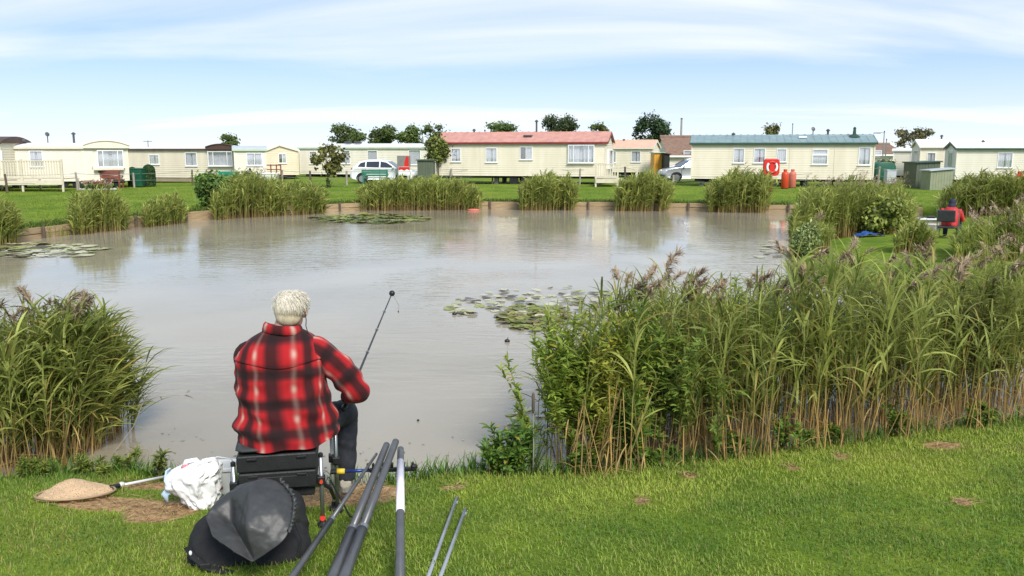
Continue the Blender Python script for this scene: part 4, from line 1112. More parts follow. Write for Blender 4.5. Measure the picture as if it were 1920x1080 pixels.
# ------------------------------------------------------------------ poles above the roofs
def pole(label, px, top, Yd, rad, cat='pole', arm=None):
    g = on_ground(px, Yd); h = at_y(px, top, Yd).z - g.z
    r = root('tall_pole', label, cat, g + Vector((0, 0, -.05)))
    p = MB(); p.tube([(0, 0, 0), (0, 0, h * .5), (0, 0, h)], [rad, rad * .9, rad * .75], 8); p.build('shaft', 'metal_grey' if rad < .06 else 'timber_grey', r)
    p = MB(); p.lathe([(rad * .9, h - .02), (rad * .9, h + .06), (.01, h + .09)], 8); p.build('cap', 'steel_dark', r)
    if arm:
        p = MB(); p.bar((-arm, 0, h - .06), (.06, 0, h - .06), .05); p.build('arm', 'metal_grey', r)
        p = MB(); p.box((-arm + .2, 0, h - .10), (.5, .16, .07)); p.build('lamp_head', 'metal_grey', r)
pole('bare grey utility pole above the brown bungalow roof', 1274.5, 222, 78, .11)
pole('thin lamp post with side arm right of the green-roofed caravan', 1652, 246, 66, .05, 'lamp post', .75)
pole('short white vent pole right of the green-roofed caravan', 1657, 261, 60, .045)
pole('thin mast with brown cap above the green roof', 1481, 232, 64, .045)

# ------------------------------------------------------------------ wire fence along the back of the far bank
r = root('wire_fence', 'thin wire fence on uneven wooden posts in front of the caravans', 'fence')
FP = [(14, 362, 326), (146, 357, 323), (252, 352, 324), (361, 347, 318), (448, 345, 322), (530, 343, 318), (583, 346, 320), (650, 347, 320), (845, 346, 316), (923, 345, 313), (998, 345, 313), (1087, 346, 316), (1172, 346, 312), (1262, 350, 328), (1365, 352, 330), (1561, 350, 320), (1646, 347, 312), (1700, 349, 318)]
tops = []
for i, (px, pb, pt_) in enumerate(FP):
    g = gnd(px, pb); h = at_y(px, pt_, g.y).z - g.z
    p = MB(); lean = random.uniform(-.05, .05); rd = random.uniform(.045, .065)
    p.tube([(0, 0, -.2), (lean * .6, 0, h * .6), (lean, random.uniform(-.03, .03), h)], [rd, rd, rd * .9], 7); p.build('post', 'timber_grey' if i % 3 else 'timber_dark', r, loc=g)
    tops.append((g, h, lean))
for fr in (.93, .5):
    for (g0, h0, l0), (g1, h1, l1) in zip(tops[:-1], tops[1:]):
        a = g0 + Vector((l0 * fr, -.05, h0 * fr)); b = g1 + Vector((l1 * fr, -.05, h1 * fr)); m_ = (a + b) / 2 - Vector((0, 0, .05))
        p = MB(); p.tube([a, a.lerp(m_, .55) - Vector((0, 0, .01)), m_, b.lerp(m_, .55) - Vector((0, 0, .01)), b], .009, 4); p.build('wire', 'wire', r)
# ------------------------------------------------------------------ reeds
GREEN_A, GREEN_B, TAN, OCHRE = np.array([.130, .172, .034]), np.array([.420, .440, .115]), np.array([.60, .42, .17]), np.array([.36, .29, .08])
PL1, PL2 = np.array([.31, .225, .145]), np.array([.50, .385, .255])
def reeds(S, base, h, wind=(0.0, 0.12), nl=10, ll=(.28, .48), lw=.024, seg=4, tan=.35, stem_r=.0045, bend=.10, bias=.0, col=1.0, dead=.10, sag=(.5, 1.7), low=.24, sides=3):
    """reed stems with alternate strap leaves; returns the tips and their lean"""
    base = np.asarray(base, float); k = len(base); h = np.broadcast_to(np.asarray(h, float), (k,))
    m = 6; t = np.linspace(0, 1, m)
    la = rng.uniform(0, 6.283, k); lm = np.abs(rng.normal(0, bend, k)) * np.where(rng.random(k) < .07, 3.2, 1)
    lx, ly = np.cos(la) * lm + wind[0] + rng.normal(0, .03, k), np.sin(la) * lm * .6 + wind[1] * rng.normal(0, 1, k) * .5
    P = np.zeros((k, m, 3)); P[:, :, 0] = base[:, None, 0] + (lx * h)[:, None] * t ** 1.8; P[:, :, 1] = base[:, None, 1] + (ly * h)[:, None] * t ** 1.8
    P[:, :, 2] = base[:, None, 2] + h[:, None] * (t - .10 * np.hypot(lx, ly)[:, None] * t ** 2)
    isd = rng.random(k) < dead
    g = rng.random((k, 1)); gc = (GREEN_A * (1 - g) + GREEN_B * g) * col
    sc = TAN * rng.uniform(.45, 1.15, (k, 1))
    mixw = np.clip((t - tan * .55) / (tan * .9 + 1e-3), 0, 1)[None, :, None] * (~isd)[:, None, None]
    C = sc[:, None, :] * (1 - mixw) + (gc * 1.15)[:, None, :] * mixw
    S.stems(P, stem_r * rng.uniform(.8, 1.4, k), stem_r * .4, C, sides)
    # leaves
    kk = np.repeat(np.arange(k), nl); n = len(kk)
    tt = low + (0.97 - low) * rng.random(n) ** .75
    f = tt * (m - 1); i0 = np.clip(f.astype(int), 0, m - 2); fr = (f - i0)[:, None]
    B = P[kk, i0] * (1 - fr) + P[kk, i0 + 1] * fr
    az = rng.uniform(0, 6.283, n)
    if bias: az = np.where(rng.random(n) < abs(bias), (0 if bias > 0 else np.pi) + rng.normal(0, .8, n), az)
    keep = ~(isd[kk] & (rng.random(n) < .6)); kk, tt, B, az = kk[keep], tt[keep], B[keep], az[keep]; n = len(kk)
    c = gc[kk] * rng.uniform(.7, 1.35, (n, 1))
    yl = rng.random(n) < (.05 + .22 * (tt < tan * .9)); c[yl] = OCHRE * rng.uniform(.7, 1.35, (yl.sum(), 1))
    L = rng.uniform(ll[0], ll[1], n) * (1 - .35 * np.clip(tt - .75, 0, 1) * 4)
    S.ribbons(B, az, rng.uniform(.55, 1.35, n), L, lw * rng.uniform(.6, 1.3, n), rng.uniform(sag[0], sag[1], n), c * .9, c * 1.08, n=seg, roll=rng.normal(0, .45, n))
    return P[:, -1], lx, ly
def plume(S, tip, az, size=.22, n=34, tone=None):
    """a drooping feathery seed head"""
    q = rng.random(n); tone = PL1 if tone is None else tone
    base = np.stack([tip[0] + q * size * .55 * np.cos(az) + rng.normal(0, size * .03, n), tip[1] + q * size * .55 * np.sin(az) + rng.normal(0, size * .03, n), tip[2] + q * size * .80 - q ** 2 * size * .35], -1)
    c = tone * rng.uniform(.6, 1.5, (n, 1)); c = c * .6 + PL2 * .4 * rng.uniform(.6, 1.3, (n, 1))
    S.ribbons(base, az + rng.normal(0, .9, n), rng.uniform(-.2, 1.2, n), size * rng.uniform(.22, .52, n), size * .06, rng.uniform(.6, 2.0, n), c, c * 1.1, n=2)
    S.ribbons(np.array([[tip[0], tip[1], tip[2] - .03]]), az, 1.3, size * 1.05, .006, .9, tone, tone, n=4)

def clump(label, x0, x1, top, base_l, base_r, n, depth=1.2, hvar=.18, wind=.06, nl=9, lw=.045, ll=(.35, .65), plumes=0, col=1.0, tan=.22, bias=.3, shape=None, seg=3, name='reed_clump', dead=.06, z0=None, group='reed clumps round the pond', psize=.26, ptone=None):
    col = col * 1.15
    """a reed clump on the bank between two photograph columns"""
    A, B = at_z(x0, base_l, .0), at_z(x1, base_r, .0)
    hm = np.mean([at_y((x0 + x1) / 2, top, (A.y + B.y) / 2).z])
    c = (A + B) / 2; r = root(name, label, 'reeds', (c.x, c.y, 0), group=group)
    d = (B - A); ln = d.length; d.normalize(); nn = Vector((-d.y, d.x, 0))
    s = rng.random(n); s = np.where(rng.random(n) < .25, np.clip(s + rng.normal(0, .06, n), -.02, 1.02), s)
    e = rng.uniform(-.2, 1, n) * depth
    gx_, gy_ = A.x + d.x * ln * s, A.y + d.y * ln * s; kf = 1 + e / np.hypot(gx_, gy_)
    P = np.stack([gx_ * kf - c.x, gy_ * kf - c.y, 0 * s], -1)
    hm = np.array([at_y((x0 + x1) / 2, top, y_).z for y_ in gy_ * kf]); rel = float(np.mean(hm)) / 1.75
    ll = (ll[0] * rel, ll[1] * rel); lw = lw * min(1, .35 + .65 * rel)
    env = np.clip(1.02 - np.abs(2 * s - 1) ** 3.2 * .42, .3, 1.1) if shape is None else np.interp(s, [q[0] for q in shape], [q[1] for q in shape])
    env = env * (.74 + .44 * vnoise(P[:, 0], P[:, 1] * .4, .35, len(label)))
    gap = vnoise(P[:, 0] + 3, P[:, 1] * .3, .30, len(label) + 5) > .14; P, env, hm, s = P[gap], env[gap], hm[gap], s[gap]; n = len(P)
    z = np.maximum(terr(P[:, 0] + c.x, P[:, 1] + c.y), -.1); P[:, 2] = z
    h = np.maximum(.2, (hm - z) * env * rng.uniform(1 - hvar * 1.8, 1 + hvar * .35, n))
    S = Strips()
    T, lx, ly = reeds(S, P, h, (wind, .1), nl=nl, ll=ll, lw=lw, seg=seg, tan=tan, stem_r=.010, bias=bias, col=col, dead=dead, bend=.09, low=.12)
    S.build('stems_and_leaves', 'leaf', r)['kind'] = 'stuff'
    if plumes:
        Pm = Strips()
        for i in np.argsort(-T[:, 2])[:plumes * 3][::3]: plume(Pm, T[i], math.atan2(ly[i], lx[i] + .1), psize, 16, ptone)
        Pm.build('plumes', 'plume', r)['kind'] = 'stuff'
    return r
clump('tall reeds on the far left bank at the edge of the photo', -70, 34, 372, 468, 455, 260, 1.6, wind=.06)
clump('low sparse reeds between the first two clumps on the left bank', 82, 132, 424, 446, 441, 60, .4, ll=(.15, .28), lw=.03)
clump('dense reed clump below the flower bed on the left bank', 134, 236, 360, 441, 431, 330, 1.3, plumes=6)
clump('short spiky reed clump on the left bank below the brown-fascia caravan', 272, 346, 366, 426, 418, 240, 1.2, shape=[(0, .55), (.25, .85), (.6, 1), (.8, .95), (1, .7)])
clump('wide reed thicket running down to the water below the white dinghy', 400, 606, 330, 412, 400, 850, 2.2, shape=[(0, .75), (.12, 1.0), (.3, 1.05), (.45, .85), (.7, .75), (.9, .66), (1, .4)], plumes=16, ptone=np.array([.24, .19, .12]))
clump('wide even reed bank below the notice board and dark shed', 676, 880, 333, 395, 393.5, 900, 1.6, hvar=.14, shape=[(0, .6), (.12, .88), (.35, 1), (.8, 1.02), (1, .72)], tan=.3)
clump('thin tuft of reeds at the end of the wide reed bank', 872, 902, 348, 393.5, 393.5, 90, .8)
clump('square dark reed clump below the red-roofed caravan', 976, 1076, 328, 394, 394, 520, 1.5, hvar=.13)
clump('reed clump leaning to the side below the small veranda', 1153, 1250, 328, 395.5, 396, 520, 1.4, wind=.16, bias=.6, shape=[(0, .72), (.3, .95), (.7, 1.05), (1, .8)])
clump('reed clump left of the life ring post', 1327, 1438, 324, 397.5, 399, 560, 1.6, plumes=14, shape=[(0, .62), (.25, .98), (.6, 1.05), (1, .75)], col=.95)
clump('dark tall reed bank behind the second angler', 1764, 2010, 331, 414, 417, 900, 2.2, plumes=20, col=.85, hvar=.12, wind=.03)
clump('big mixed reed and bramble thicket on the point of the right bank', 1484, 1704, 344, 450, 442, 2000, 2.6, plumes=80, hvar=.26, lw=.028, ll=(.22, .42), nl=11, ptone=np.array([.26, .20, .15]), shape=[(0, .55), (.1, .9), (.4, 1), (.8, 1.02), (1, .7)], col=1.05)
clump('bushy foot of the reed thicket hanging over the water', 1482, 1556, 412, 482, 474, 420, 1.2, plumes=10, lw=.024, ll=(.25, .42), shape=[(0, .5), (.5, 1), (1, .8)], col=1.05)
clump('small leafy reed tuft on the grass in front of the second angler', 1676, 1746, 410, 492, 492, 220, .8, ll=(.3, .5), shape=[(0, .5), (.4, 1), (.7, .9), (1, .55)], lw=.035)
clump('wind-swept plumed reeds beside the second angler', 1790, 2010, 385, 512, 508, 420, 2.0, plumes=80, wind=-.10, bias=-.6, ll=(.3, .5), psize=.30, ptone=np.array([.30, .22, .17]), lw=.028, shape=[(0, .45), (.12, .60), (.3, .75), (.5, .95), (1, 1.1)], hvar=.25)

# near reed beds: single reeds in front, a mass behind
def reed_bed(label, edge, n_back, n_front, tops, depth, wind, bias, plume_n, seed_low=.2, front_lw=.022, nl=12, tone=None, land=.08, dead=.12, thin=((0, 1), (1, 1)), top_r=(.6, 1)):
    """edge: function s in [0,1] -> waterline point"""
    a = edge(.5); r = root('reed_bed', label, 'reeds', (a[0], a[1], 0))
    def hpos(P):
        f = P[:, 1] * CT + CAM_H * ST * .6; px = CX + FPX * P[:, 0] / f
        py = np.interp(px, [q[0] for q in tops], [q[1] for q in tops])
        return np.array([at_y(a_, b_, y_).z for a_, b_, y_ in zip(px, py, P[:, 1])]) * (.86 + .26 * vnoise(P[:, 0], P[:, 1] * .5, .28, 17))
    def place(n, d0, d1):
        s = rng.random(n * 2); s = s[rng.random(n * 2) < np.interp(s, thin[0], thin[1])][:n]; s = np.concatenate([s, rng.uniform(.4, 1, n - len(s))]); e = rng.uniform(d0, d1, n); out = []
        for si, ei in zip(s, e):
            p = edge(si); out.append((p[0] + edge.nrm[0] * ei, p[1] + edge.nrm[1] * ei))
        o = np.array(out); return s, np.stack([o[:, 0], o[:, 1], np.maximum(terr(o[:, 0], o[:, 1]), -.12)], -1)
    s, P = place(n_back, .15, depth)
    S = Strips(); off = np.array([a[0], a[1], 0])
    hb = hpos(P) * (top_r[1] - (top_r[1] - top_r[0]) * rng.random(n_back) ** 1.4)
    T, lx, ly = reeds(S, P - off, hb - P[:, 2], (wind, .1), nl=nl, lw=front_lw, ll=(.26, .46), bias=bias, tan=.34, dead=dead, bend=.09)
    S.build('reed_mass', 'leaf', r)['kind'] = 'stuff'
    pm = []
    for v in range(7):
        q = Strips(); plume(q, np.zeros(3), 0.0, .19 + .025 * (v % 4), 80, tone); pm.append(q.mesh('plume', 'plume'))
    order = np.argsort(-T[:, 2]); pick = order[:int(plume_n * 2.2)]; pick = rng.choice(pick, plume_n, replace=False)
    for i in pick:
        o = obj('plume', pm[rng.integers(7)], r, T[i] - np.array([0, 0, .02])); sc = rng.uniform(.45, 1.0); o.scale = (sc, sc, sc); o.rotation_euler = (rng.normal(0, .2), rng.normal(0, .2), math.atan2(ly[i], lx[i] + wind) + rng.normal(0, .5))
    vm = []
    for v in range(16):
        q = Strips(); reeds(q, np.zeros((1, 3)), 1.0, (wind, .1), nl=int(nl * .9), lw=front_lw * 1.05, ll=(.20, .36), bias=bias, tan=.42, dead=dead * .6, seg=5, stem_r=.0042, bend=.10, low=.20, sides=5)
        vm.append(q.mesh('reed', 'leaf'))
    s, P = place(n_front, -land, .45); hf = hpos(P)
    for i in range(n_front):
        o = obj('reed', vm[rng.integers(16)], r, P[i] - off); sc = max(.3, hf[i] - P[i, 2]) * rng.uniform(.55, 1.02); o.scale = (sc * rng.choice([-1, 1]) if abs(bias) < .2 else sc, sc, sc)
        o.rotation_euler = (rng.normal(0, .06), rng.normal(0, .08), rng.normal(0, .5))
    return r
class Edge:
    def __init__(s, pts, nrm_): s.p = pts; s.nrm = nrm_
    def __call__(s, t):
        f = t * (len(s.p) - 1); i = min(int(f), len(s.p) - 2); f -= i
        return (s.p[i][0] * (1 - f) + s.p[i + 1][0] * f, s.p[i][1] * (1 - f) + s.p[i + 1][1] * f)
eR = Edge([wz(x, y) for x, y in ((1060, 890), (1150, 884), (1300, 868), (1450, 852), (1600, 832), (1750, 812), (1920, 788), (2080, 766))], (-.16, .98))
TR = [(960, 610), (1000, 590), (1050, 575), (1150, 552), (1200, 540), (1290, 535), (1330, 552), (1400, 530), (1500, 505), (1600, 498), (1700, 505), (1800, 497), (1900, 482), (2200, 450)]
bedR = reed_bed('tall plumed reed bed with tan stems along the near right bank', eR, 820, 180, TR, 1.7, .02, .12, 75, front_lw=.0145, nl=16, top_r=(.42, 1.07), tone=np.array([.30, .22, .15]), land=.22, dead=.16, thin=((0, .15, .24, .3, 1), (.18, .20, .5, 1, 1)))
eL = Edge([wz(x, y) for x, y in ((-360, 892), (-180, 890), (-40, 886), (20, 884), (60, 883), (95, 881), (130, 878))], (.1, .99))
TL = [(-400, 560), (0, 582), (60, 585), (130, 585), (170, 600), (210, 640), (250, 700), (300, 760)]
reed_bed('leafy reed bed with dark plumes leaning over the water on the near left bank', eL, 350, 90, TL, 1.0, .06, .42, 26, front_lw=.017, nl=17, top_r=(.5, 1.08), tone=np.array([.13, .095, .065]), land=.2, dead=.05)

def stubble(label, edge, n, group):
    a = edge(.5); r = root('dead_reed_stems', label, 'reed stems', (a[0], a[1], 0), group=group); S = Strips(); s = rng.random(n); e = rng.uniform(-.22, .5, n)
    P = np.array([(edge(q)[0] + edge.nrm[0] * w, edge(q)[1] + edge.nrm[1] * w) for q, w in zip(s, e)]); z = np.maximum(terr(P[:, 0], P[:, 1]), -.05)
    h = .18 + .55 * rng.random(n) ** 1.6; m = 3; t = np.linspace(0, 1, m); ax_, ay_ = rng.normal(0, .17, n), rng.normal(0, .12, n)
    L3 = np.stack([P[:, 0:1] - a[0] + (ax_ * h)[:, None] * t, P[:, 1:2] - a[1] + (ay_ * h)[:, None] * t, z[:, None] + h[:, None] * t], -1)
    c = TAN * rng.uniform(.45, 1.35, (n, 1)); S.stems(L3, .0055 * rng.uniform(.6, 1.3, n), .003, np.repeat(c[:, None], m, 1), 4)
    k = n; S.ribbons(np.stack([P[:, 0] - a[0], P[:, 1] - a[1], z + h * rng.random(n) * .7], -1), rng.uniform(0, 6.28, k), rng.uniform(-.6, 1.0, k), rng.uniform(.15, .4, k), .010, rng.uniform(.3, 2, k), c * .9, c * .7, n=4)
    S.build('stems', 'leaf', r)['kind'] = 'stuff'
stubble('broken tan reed stems standing at the foot of the near right bed', eR, 300, 'dead stems in the near beds')
stubble('broken tan reed stems standing at the foot of the near left bed', eL, 110, 'dead stems in the near beds')

for px, py in ((1172, 520), (1186, 512), (1200, 528), (1262, 530), (1285, 498), (1296, 516), (1322, 545), (1150, 548), (1420, 505), (1438, 520)):
    b0 = at_z(px + random.uniform(-12, 4), 815, 0); q = Strips(); hh = at_y(px, py, b0.y).z - .05
    T, lx, ly = reeds(q, np.zeros((1, 3)), hh, (.02, .02), nl=15, lw=.015, ll=(.25, .4), tan=.3, dead=0, seg=5, bend=.02, low=.3, sides=5)
    o = obj('reed', q.mesh('reed', 'leaf'), bedR, b0 - bedR.location)
    q = Strips(); plume(q, T[0] - np.array([0, 0, .10]), random.uniform(-.4, .6), .20, 90, np.array([.17, .115, .085])); obj('plume', q.mesh('plume', 'plume'), o)

# one stray reed leaning out over the water
def stray(label, pts, Yd, plume_at=True):
    W_ = [at_y(px, py, Yd) for px, py in pts]; o0 = W_[0].copy()
    r = root('stray_reed', label, 'reed', o0)
    p = MB(); p.tube([w - o0 for w in W_], [.004 * (1 - .6 * i / (len(W_) - 1)) for i in range(len(W_))], 5); p.build('stem', 'timber_grey', r)
    S = Strips(); n = 9; ii = rng.integers(1, len(W_), n)
    B = np.array([tuple(W_[i] - o0) for i in ii]); S.ribbons(B, rng.normal(0, .6, n), rng.uniform(-.2, .8, n), rng.uniform(.05, .12, n), .008, .8, (.10, .12, .05), (.18, .15, .08), n=3)
    if plume_at: plume(S, np.array(W_[-1] - o0), .2, .08, 14)
    S.build('leaves', 'leaf', r)
stray('long reed leaning far out over the water from the left bed', [(205, 860), (250, 800), (270, 750), (300, 743), (330, 741), (346, 742)], 6.5)

# ------------------------------------------------------------------ leafy bushes and trees
def foliage_points(blobs, n):
    w = np.array([b[1][0] * b[1][1] * b[1][2] for b in blobs]) ** .67; w /= w.sum()
    idx = rng.choice(len(blobs), n, p=w)
    u_ = rng.normal(size=(n, 3)); u_ /= np.linalg.norm(u_, axis=1, keepdims=True)
    rad = rng.random(n) ** .30
    c = np.array([b[0] for b in blobs])[idx]; s = np.array([b[1] for b in blobs])[idx]
    return c + u_ * rad[:, None] * s, u_, idx
def crown_blobs(w, h, zc, n, spread=.55, size=.42):
    out = []
    for i in range(n):
        u_ = rng.normal(size=3); u_ /= np.linalg.norm(u_); q = rng.random() ** .4 * spread
        k = size * rng.uniform(.5, 1.15)
        out.append(((u_[0] * w * q, u_[1] * w * q, zc + u_[2] * h * q), (w * k, w * k, h * k * .8)))
    return out
def tree(label, px, Yd, top, bottom, half, base_py=None, n=2600, leaf=.24, col=(.052, .072, .018), blobs=14, sparse=False, name='tree', trunk=.12, shape=None, cat='tree', group='trees behind the caravans', spread=.80, size=.46, z_base=None, asp=.6):
    g = on_ground(px, Yd) if base_py is None else gnd(px, base_py)
    Yd = g.y; zt, zl = at_y(px, top, Yd).z - g.z, at_y(px, bottom, Yd).z - g.z
    w = half * 1.08 / FPX * fwd(g)
    r = root(name, label, cat, g + Vector((0, 0, -.02)), group=group)
    zc, hh = (zt + zl) / 2, (zt - zl) / 2
    B = crown_blobs(w, hh, zc, blobs, spread, size)
    B = [((b[0][0], b[0][1], min(b[0][2], zt - b[1][2] * .8)), b[1]) for b in B]
    if trunk:
        m_ = MB(); pts = [(0, 0, 0), (.03 * w, 0, zl * .5), (-.04 * w, 0, zl + hh * .3), (0, 0, zc + hh * .5)]
        m_.tube(pts, [trunk, trunk * .8, trunk * .6, trunk * .2], 8)
        for b in B[:9]: m_.tube([(0, 0, zl + hh * random.uniform(-.15, .6)), Vector(b[0]) * .5 + Vector((0, 0, zc * .45)), b[0]], [trunk * .4, trunk * .25, trunk * .08], 5)
        m_.build('trunk', 'bark', r, True)
    P, u_, ix = foliage_points(B, n)
    P[:, 2] = zl + (P[:, 2] - P[:, 2].min()) / (np.ptp(P[:, 2]) + 1e-6) * (zt - zl); P[:, 0] *= w / (np.abs(P[:, 0]).max() + 1e-6)
    if sparse: P = P[rng.random(len(P)) < .75]; u_ = u_[:len(P)]; ix = ix[:len(P)]
    tone = np.array(col) * rng.uniform(.7, 1.45, (len(B), 1))
    c = tone[ix] * rng.uniform(.9, 1.9, (len(P), 1))
    S = Strips(); q_ = rng.integers(0, len(P), len(P) // 4); P = np.concatenate([P, P[q_] + u_[q_] * leaf * rng.uniform(.2, 1.6, (len(q_), 1))]); u_ = np.concatenate([u_, u_[q_]]); c = np.concatenate([c, c[q_] * 1.15])
    S.quads(P, leaf * rng.uniform(.5, 1.3, len(P)), u_ + rng.normal(0, .8, (len(P), 3)) + np.array([0, -.2, .5]), c, asp)
    S.build('crown', 'tree_leaf', r)
    return r
tree('dark low tree crown behind the small green-eaved caravan', 440, 78, 252, 276, 21, n=1500, blobs=10)
tree('broad dark tree, first of the three behind the long pale caravan', 654, 82, 232, 276, 33, n=3200, blobs=18)
tree('round dark tree, middle of the three behind the long pale caravan', 719, 82, 235, 272, 25, n=2400, blobs=14)
tree('yellowish tree, last of the three behind the long pale caravan', 766, 80, 233, 272, 23, n=2000, col=(.055, .080, .018), blobs=14)
tree('thin bare-topped tree behind the pollarded one', 815, 76, 234, 268, 25, n=650, leaf=.26, blobs=14, spread=.85, size=.26, trunk=.08)
tree('flat-topped tree behind the left half of the red roof', 944, 82, 229, 262, 29, n=2200, col=(.050, .078, .018), blobs=14)
tree('tall dark tree behind the right half of the red roof', 1051, 82, 214, 262, 32, n=3000, col=(.042, .060, .020), blobs=18)
tree('small tree behind the red gable end', 1125, 80, 232, 262, 18, n=1300, col=(.060, .075, .018), blobs=9)
tree('spiky dark tree beside the bare utility pole', 1222, 80, 214, 290, 36, n=4200, col=(.030, .055, .020), blobs=26, leaf=.28, spread=.75, size=.34)
tree('little yellowish tree top above the green roof', 1445, 74, 234, 262, 13, n=700, col=(.075, .078, .022), blobs=9, spread=.8, size=.34)
tree('ragged brownish tree behind the white-roofed caravans', 1712, 82, 240, 290, 36, n=2300, col=(.075, .070, .028), blobs=22, spread=.85, size=.27)
tree('young open-crowned tree with pale trunk on the lawn left of the white car', 615, 0, 270, 326, 31, base_py=351, n=1000, leaf=.24, col=(.085, .085, .022), blobs=22, spread=.85, size=.26, trunk=.045, group='young trees on the far bank')
tree('pollarded round-headed tree beside the tall dark green shed', 822, 0, 248, 309, 22, base_py=346, n=2800, leaf=.20, col=(.075, .090, .018), blobs=20, trunk=.05, group='young trees on the far bank', spread=.65, size=.40)
tree('small dark sapling at the foot of the open-crowned tree', 618, 0, 334, 350, 5, base_py=352, n=260, leaf=.12, blobs=4, trunk=.02, group='young trees on the far bank')
tree('round light green bush on the left bank next to the teal cart', 394, 0, 324, 388, 32, base_py=392, n=5200, leaf=.15, col=(.070, .120, .022), blobs=26, name='bush', trunk=.03, cat='bush', group='bushes on the banks', spread=.65, size=.42)
tree('olive bush behind the wide thicket below the leaning pole', 456, 0, 322, 372, 30, base_py=380, n=4200, leaf=.15, col=(.060, .085, .022), blobs=22, name='bush', trunk=.03, cat='bush', group='bushes on the banks', spread=.65, size=.42)
tree('yellow-green bramble bush inside the right bank thicket', 1655, 0, 372, 434, 40, base_py=440, n=5200, leaf=.12, col=(.115, .135, .026), blobs=26, name='bush', trunk=.02, cat='bush', group='bushes on the banks', spread=.65, size=.40)
tree('pale leafy bush hanging over the water below the thicket', 1508, 0, 418, 472, 26, base_py=478, n=5200, leaf=.09, col=(.125, .155, .050), blobs=26, name='bush', trunk=.02, cat='bush', group='bushes on the banks', spread=.65, size=.40, asp=.35)
tree('low scrub in front of the round green tank', 1655, 0, 298, 322, 18, base_py=338, n=900, leaf=.16, col=(.10, .11, .03), blobs=9, name='bush', trunk=.02, cat='bush', group='bushes on the banks')

def topiary(label, px, base_py, top, half):
    g = gnd(px, base_py); h = at_y(px, top, g.y).z - g.z; w = half / FPX * fwd(g)
    r = root('topiary_bush', label, 'bush', g + Vector((0, 0, -.02)), group='topiary bushes by the bow-roofed caravan')
    m_ = MB(); m_.tube([(0, 0, 0), (0, 0, h * .7)], [.06, .03], 7); m_.build('trunk', 'bark', r)
    k = 3400; a = rng.uniform(0, 6.283, k); q = rng.random(k); z = h * q
    rad = w * np.where(q > .72, np.sqrt(np.clip(1 - ((q - .72) / .28) ** 2, 0, 1)), .92 + .1 * np.sin(q * 4)) * (1 - .22 * rng.random(k) ** 2)
    P = np.stack([np.cos(a) * rad, np.sin(a) * rad, z], -1); S = Strips()
    S.quads(P, .09 * rng.uniform(.6, 1.3, k), np.stack([np.cos(a), np.sin(a), .5 + 0 * a], -1) + rng.normal(0, .5, (k, 3)), np.array([.030, .070, .016]) * rng.uniform(.6, 1.5, (k, 1)), .7); S.build('crown', 'tree_leaf', r)
topiary('shorter clipped topiary bush against the pale caravan corner', 250, 350, 313, 8.5)
topiary('taller clipped topiary bush right of the green bin', 281, 350, 308, 11)

# leafy herbs among the near right reeds: willowherb-like stems with narrow leaves
def herb(label, stems, h, col, leafL=.075, leafW=.017, per=46, flower=None, name='willowherb', spread=.10, group='leafy herbs at the edge of the near right reeds', lean=0.0, stemc=(.30, .20, .10), low=.3):
    c0 = np.mean([[p.x, p.y] for p in stems], 0); r = root(name, label, 'plant', (c0[0], c0[1], 0), group=group)
    S, St = Strips(), Strips()
    for p in stems:
        hh = h * random.uniform(.75, 1.05); m = 6; t = np.linspace(0, 1, m); lx = random.gauss(lean, spread); ly = random.gauss(0, spread * .6)
        P = np.stack([p.x - c0[0] + lx * hh * t ** 1.6, p.y - c0[1] + ly * hh * t ** 1.6, max(p.z, -.05) + hh * t], -1)[None]
        C = np.array(stemc)[None, None] * (1 - t)[None, :, None] + np.array(col)[None, None] * t[None, :, None]
        St.stems(P, .006, .002, C * random.uniform(.8, 1.4), 5)
        nb = 5                                              # side shoots
        lines = [P[0]]
        for b in range(nb):
            f = random.uniform(.35, .85); i0 = int(f * (m - 1)); q = P[0, i0]; a = random.uniform(0, 6.28); l2 = hh * random.uniform(.16, .34)
            tt = np.linspace(0, 1, 5); B = np.stack([q[0] + np.cos(a) * l2 * .55 * tt, q[1] + np.sin(a) * l2 * .55 * tt, q[2] + l2 * tt], -1); St.stems(B[None], .003, .001, np.repeat(np.array(col)[None, None], 5, 1), 3); lines.append(B)
        for li, Ln in enumerate(lines):
            n = per if li == 0 else per // 2
            tt = (low + (1 - low) * rng.random(n)) if li == 0 else rng.random(n)
            f = tt * (len(Ln) - 1); i0 = np.clip(f.astype(int), 0, len(Ln) - 2); fr = (f - i0)[:, None]; B = Ln[i0] * (1 - fr) + Ln[i0 + 1] * fr
            c = np.array(col) * rng.uniform(.65, 1.5, (n, 1)); yl = rng.random(n) < .06; c[yl] = np.array([.36, .30, .05])
            S.ribbons(B, rng.uniform(0, 6.283, n), rng.uniform(0, 1.1, n), leafL * rng.uniform(.6, 1.25, n), leafW * rng.uniform(.7, 1.3, n), rng.uniform(.3, 1.4, n), c, c * 1.15, n=3, roll=rng.normal(0, .5, n))
    St.build('stems', 'leaf', r)['kind'] = 'stuff'; S.build('leaves', 'leaf', r)['kind'] = 'stuff'
    if flower:
        for k in range(flower[0]):
            s_ = random.choice(stems); F = Strips(); q = np.zeros((7, 3)); a = np.linspace(0, 6.28, 8)[:-1]
            F.ribbons(q, a, .5, .022, .012, .6, flower[1], flower[1], n=2)
            F.build('flower', 'leaf', r, (s_.x - c0[0] + random.gauss(0, .08), s_.y - c0[1] - abs(random.gauss(.05, .05)), max(s_.z, 0) + h * random.uniform(.45, .9)))
def spots(pts, n, jit=.10):
    out = []
    for i in range(n):
        px, py = random.choice(pts); g = at_z(px, py, .03); out.append(Vector((g.x + random.gauss(0, jit), g.y + random.gauss(0, jit), terr1(g.x, g.y))))
    return out
LG, YG, MG = (.235, .310, .050), (.320, .335, .060), (.170, .240, .045)
